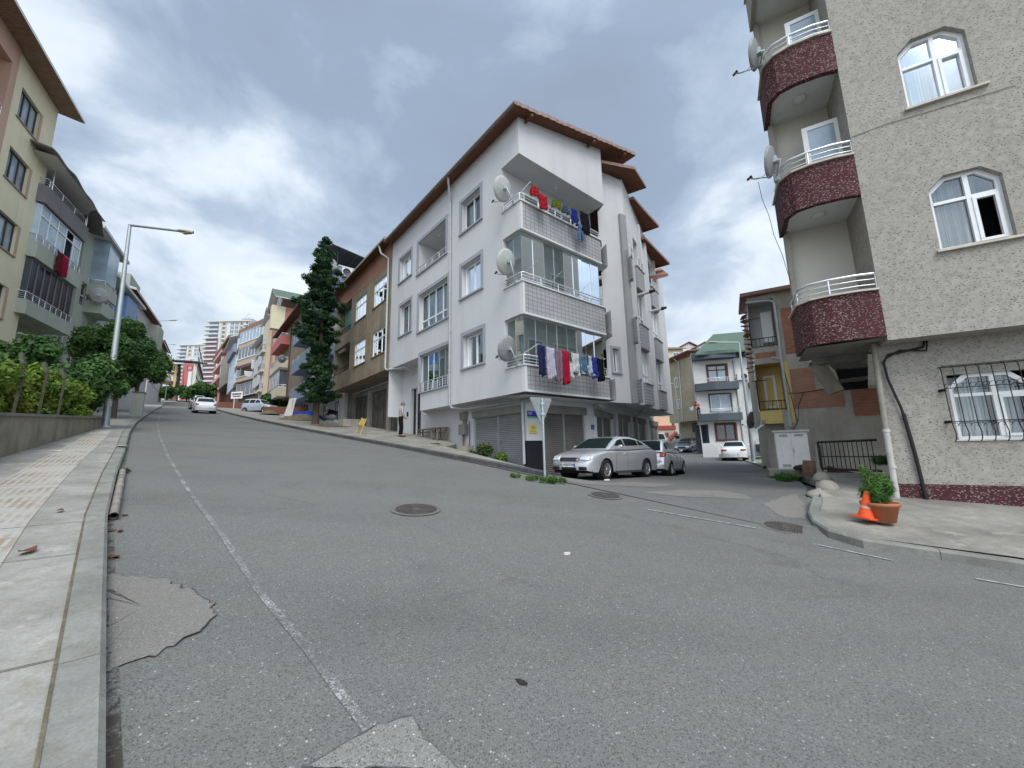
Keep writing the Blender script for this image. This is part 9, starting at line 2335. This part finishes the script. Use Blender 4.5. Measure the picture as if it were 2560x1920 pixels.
q_ = onG(*c4p(755, 1552), .13, GM); t = thing('folding_chair', 'yellow slatted folding chair leaning by the brown garages', 'chair', q_, wb=False); t.rotation_euler = (R(-8), R(10), R(-35)); ym = plain('yellow_wood', (.52, .36, .10), .7)
m = MB()
for sx in (-.2, .2): m.bar((sx, 0, 0), (sx, .12, .82), .035); m.bar((sx, .25, 0), (sx, -.05, .5), .03)
m.build('frame', ym, t); m = MB()
for k in range(5): m.box((-.16 + .08 * k, .10, .62), (.05, .012, .36), mat=Euler((-.14, 0, 0)).to_matrix())
m.build('backrest', ym, t); m = MB()
for k in range(4): m.box((0, -.02 + .08 * k, .45), (.4, .06, .014))
m.build('seat', ym, t)
for i, (x, y, r, lab, c_) in enumerate(((545, 1490, .42, 'white plastic sack, left one of the pile behind the conifer', (.55, .55, .52)), (585, 1490, .42, 'white plastic sack, right one of the pile behind the conifer', (.50, .50, .49)), (560, 1440, .34, 'grey sack on top of the two white sacks', (.36, .36, .35)))):
 q_ = atY(*c4p(x, y), 27.5); t = thing('sack', lab, 'sack', q_, 'sacks behind the conifer', wb=False); m = MB()
 m.grid(lambda u, v: Vector((math.cos(u * 6.283) * r * math.sin(math.pi * min(.97, v + .03)) ** .6 * (1 + .10 * math.sin(u * 19 + v * 9)), math.sin(u * 6.283) * r * .8 * math.sin(math.pi * min(.97, v + .03)) ** .6 * (1 + .10 * math.sin(u * 15)), r * 1.5 * (v - .35))), 24, 12); m.build('sack', cloth('sack%d' % i, c_), t)
q_ = atY(*c4p(565, 1400), 27.6); t = thing('crate', 'black plastic crate tipped on top of the sacks', 'crate', q_, wb=False); t.rotation_euler = (.5, .3, .4)
m = MB()
for (c, s) in (((0, 0, -.14), (.6, .4, .02)), ((.3, 0, 0), (.02, .4, .28)), ((-.3, 0, 0), (.02, .4, .28)), ((0, .2, 0), (.6, .02, .28)), ((0, -.2, 0), (.6, .02, .28))): m.box(c, s)
m.build('crate', M_BLK, t)
q_ = atY(*c4p(690, 1480), 25.5); t = thing('concrete_block', 'pale concrete block beside the brown garages', 'block', (q_.x, q_.y, GM(q_.x, q_.y) + .1)); m = MB(); m.box((q_.x, q_.y, GM(q_.x, q_.y) + .35), (1.1, .7, .55), .8); m.build('block', M_CONC, t)
for i in range(4):
 q_ = atY(*c4p(590 + 10 * i, 1505 + i * 5), 25.5 - .3 * i); t = thing('plank', 'grey plank lying on the pavement behind the conifer, number %s in the row' % ('one', 'two', 'three', 'four')[i] if False else ['longest grey plank lying nearest the sacks', 'grey plank lying second from the sacks', 'reddish plank lying third from the sacks', 'grey plank lying nearest the kerb'][i], 'plank', (q_.x, q_.y, GM(q_.x, q_.y) + .18), 'planks lying by the conifer', wb=False)
 m = MB(); m.box((0, 0, 0), (3.2 - .3 * i, .16, .05), .9 + .06 * i); m.build('plank', M_WOOD if i != 2 else M_PIPER, t)
def rail3(px, py, Y): return atY(*c4p(px, py), Y)
tA, tB, tC, tD = rail3(245, 1300, 33.5), rail3(290, 1285, 33.5), rail3(175, 1452, 31.5), rail3(255, 1452, 31.5)
m = MB(); m.grid(lambda u, v: (tA.lerp(tB, u)).lerp(tC.lerp(tD, u), v) + Vector((.10 * math.sin(u * 14), .12 * math.sin(u * 9 + v * 4), -.25 * math.sin(v * 3.14))), 16, 16); o = m.build('white_tarpaulin', cloth('sheet', (.58, .57, .53)), None, solid=.01); tag(o, 'white sheet draped down from the taupe house to the pavement', 'tarpaulin')
q_ = rail3(315, 1405, 33.0); m = MB(); m.grid(lambda u, v: q_ + Vector(((u - .5) * 2.6 + .5, (v - .5) * 1.6 - (u - .5) * -1.0, .8 * max(0, math.sin(u * 3.14)) ** .5 * max(0, math.sin(v * 3.14)) ** .5 + .08 * math.sin(u * 17 + v * 7) - .6)), 26, 14); tag(m.build('blue_tarpaulin', cloth('bluetarp', (.02, .06, .36))), 'bright blue tarpaulin heaped over materials left of the conifer', 'tarpaulin')
for i, (x, y, Y, w_, h, lab) in enumerate(((330, 1475, 31, 1.9, .55, 'brown soil heap on the pavement left of the conifer'), (90, 1440, 40, 2.0, .5, 'long weedy soil heap in front of the parked vans'))):
 q_ = rail3(x, y, Y); z_ = GM(q_.x, q_.y) + .05; m = MB(); a_ = R(-43) if i else 0
 m.grid(lambda u, v: Vector((q_.x, q_.y, z_)) + Matrix.Rotation(R(43 + 90) if i else .6, 3, 'Z') @ Vector((math.cos(u * 6.283) * v * w_, math.sin(u * 6.283) * v * w_ * .5, h * (1 - v ** 1.6) + .07 * math.sin(u * 25 + v * 10) * (1 - v))), 30, 10); tag(m.build('soil_heap', M_SOIL), lab, 'soil heap', None)
q_ = atY(*c6(950, 1440), 43); t = thing('brick_planter', 'low red brick wall in front of the silver van', 'wall', q_); Pq = Pl((q_.x, q_.y), 75); m = MB(); m.pbox(Pq, 0, 5.6, q_.z - 1.4, q_.z + .25, -.25, 0); m.build('wall', plaster('brick_red_render', (.21, .095, .07), .3, .3), t)
q_ = atY(*c6(430, 1400), 58); t = thing('garden_wall', 'curved reddish brown wall left of the roadside board', 'wall', q_); Pq = Pl((q_.x, q_.y), 55); m = MB(); m.pbox(Pq, -3, 6, q_.z - 2, q_.z + .6, -.25, 0); m.build('wall', plaster('brick_red_render', (.21, .095, .07)), t)
q_ = onG(300, 1040, .12); t = thing('utility_box', 'pale green street cabinet behind the first lamp', 'cabinet', q_); m = MB(); m.box(q_ + Vector((.1, .9, .75)), (.55, .8, 1.5), .7); m.build('body', plain('pale_cabinet', (.42, .46, .40), .7), t); m = MB(); m.box(q_ + Vector((.1, .9, 1.53)), (.62, .87, .06), .7); m.build('lid', M_CONCG, t)
a_, b_ = onG(282, 1302), onG(306, 1185); t = thing('steel_pipe', 'rusty steel pipe lying in the gutter along the left kerb', 'pipe', a_)
m = MB(); dz_ = Vector((0, 0, .055)); pts = [a_ + dz_, a_.lerp(b_, .5) + dz_, b_ + dz_]; m.tube(pts, .045, 12, caps=False); m.tube(pts, .036, 12, caps=False)
for f in (.3, .55, .8): q_ = a_.lerp(b_, f) + dz_; d_ = (b_ - a_).normalized(); m.tube([q_, q_ + d_ * .03], .052, 12)
m.build('pipe', plain('rusty_steel', (.30, .26, .23), .6, .4, .35, 5), t)
pc_ = atY(2165, 1296, 6.25); base = Vector((pc_.x, pc_.y, pc_.z)); t = thing('traffic_cone', 'orange traffic cone leaning against the terracotta flower pot', 'traffic cone', base, wb=False); om = plain('cone_orange', (.75, .09, .02), .55, 0, .1)
t.rotation_euler = (R(3), R(9), 0); m = MB(); m.box((0, 0, .012), (.27, .27, .025), .3); m.build('foot', om, t)
m = MB(); m.lathe([(.105, .02), (.095, .05), (.036, .40), (.030, .415), (.0, .415)], 22); m.build('cone', om, t); m = MB(); m.lathe([(.0785, .155), (.062, .235)], 22, Matrix.Scale(1.0, 4)); m.build('reflective_band', plain('reflective_grey', (.42, .38, .34), .5), t)
pp_ = atY(2207, 1304, 6.22); base = Vector((pp_.x, pp_.y, pp_.z)); t = thing('flower_pot', 'terracotta pot with feathery green plants beside the orange cone', 'flower pot', base, wb=False)
m = MB(); m.lathe([(0, 0), (.155, 0), (.215, .235), (.235, .24), (.24, .29), (.215, .29), (.20, .25), (0, .24)], 30); m.build('pot', plain('terracotta', (.36, .13, .065), .75, 0, .1), t)
m = MB(); m.lathe([(0, .255), (.2, .25)], 20); m.build('soil', M_SOIL, t)
leaves('plants', M_LEAFG, t, [(random.uniform(-.14, .14), random.uniform(-.14, .14), random.uniform(.34, .60)) for _ in range(26)], [(.08, .08, .15)] * 26, 6500, .011, 71, aspect=9, shell=.1, up=.0)
leaves('tall_stems', M_LEAFG, t, [(-.12, .0, .62), (-.16, .02, .7), (-.08, .03, .75), (-.19, 0, .8)], [(.03, .03, .10)] * 4, 160, .016, 72, aspect=7, shell=.1, up=.0)
def bit(label, name, cat, px, py, s, c_, h=.02, group=None, rz=.3, on=0.0, ir=7, G_=None):
 q_ = onG(px, py, on, G_); rr_ = random.Random(int(px)); t = thing(name, label, cat, q_, group, wb=False); m = MB(); pts = []
 for k in range(ir): an = 6.283 * k / ir; rad_ = s * rr_.uniform(.55, 1.0); pts.append((math.cos(an + rz) * rad_, math.sin(an + rz) * rad_ * .45))
 m.prism(pts, .0, h); t.rotation_euler = (0, 0, rz); m.build(name + '_piece', plain('bit_%s' % name + str(c_), c_, .9), t); return t
bit('white stone chip lying in the middle of the road', 'stone_chip', 'stone', 1418, 1386, .05, (.60, .56, .52), .022)
bit('crumpled white paper lying beside the silver saloon front wheel', 'paper_scrap', 'litter', 1518, 1202, .12, (.7, .7, .7), .05)
bit('white strip of paper draped over the left kerb', 'paper_strip', 'litter', 305, 1115, .30, (.75, .75, .75), .01, on=.14, rz=-.7)
bit('flat white scrap on the left pavement near the wall', 'paper_scrap', 'litter', 140, 1127, .12, (.7, .7, .7), .012, on=.13)
bit('dark twig lying on the lower part of the road', 'twig', 'twig', 1303, 1708, .045, (.03, .03, .025), .012, rz=-.6)
rr = random.Random(5)
lf_lab = ['largest dry leaf on the left pavement tactile strip']
spots = [(68, 1380, .09, .13), (150, 1278, .06, .13), (300, 1240, .05, 0), (312, 1290, .05, 0), (300, 1330, .05, 0), (285, 1395, .07, 0), (302, 1225, .04, 0), (278, 1330, .05, 0)]
for i, (x, y, s, on) in enumerate(spots):
 q_ = onG(x, y, on); lab = ['red brown dry leaf lying flat on the left pavement near the picture edge', 'small dry leaf on the left pavement beside the tactile strip'][i] if i < 2 else 'curled dry brown leaf in the left gutter, ' + ('above the steel pipe', 'just below the mouth of the steel pipe', 'second below the steel pipe', 'lowest of the leaves, nearest the road patch', 'farthest uphill, by the pipe end', 'close to the kerb below the pipe')[i - 2]
 t = thing('dry_leaf', lab, 'leaf', q_, 'dry leaves in the gutter' if i >= 2 else None, wb=False); m = MB(); m.grid(lambda u, v: Vector(((u - .5) * s * 2, (v - .5) * s * math.sin(math.pi * min(.98, max(.02, u))), .012 + .25 * s * (2 * u - 1) ** 2)), 8, 3); t.rotation_euler = (0, 0, rr.uniform(0, 3)); m.build('leaf_blade', plain('dry_leaf_brown', (.15, .05, .025), .8), t, solid=.003)
tufts = [(1370, 1205, .16, 500, 'grass at the tip of the middle pavement below the give-way sign'), (1330, 1200, .12, 350, None), (1290, 1192, .10, 260, None), (1395, 1205, .14, 350, None), (296, 1182, .10, 160, None), (1967, 1203, .32, 1500, None), (1925, 1172, .20, 500, None), (1895, 1150, .28, 700, None), (2210, 1160, .3, 500, None), (1090, 1118, .2, 260, None)]
cs_, rs_ = [], []
allc = []
g_c, g_r, tot = [], [], 0
for (x, y, s, n, _) in tufts:
 q_ = onG(x, y, .02) if x != 2210 else atY(x, y, 11.5)
 for k in range(8): g_c.append((q_.x + rr.uniform(-s, s), q_.y + rr.uniform(-s, s), q_.z + s * .35)); g_r.append((s * .35, s * .35, s * .5))
 tot += n
go_ = leaves('grass', M_LEAFG, None, g_c, g_r, int(tot * 2.6), .017, 81, aspect=6.5, shell=.1, up=0); tag(go_, 'green weeds growing along kerbs and verges', 'grass', None, 'stuff')
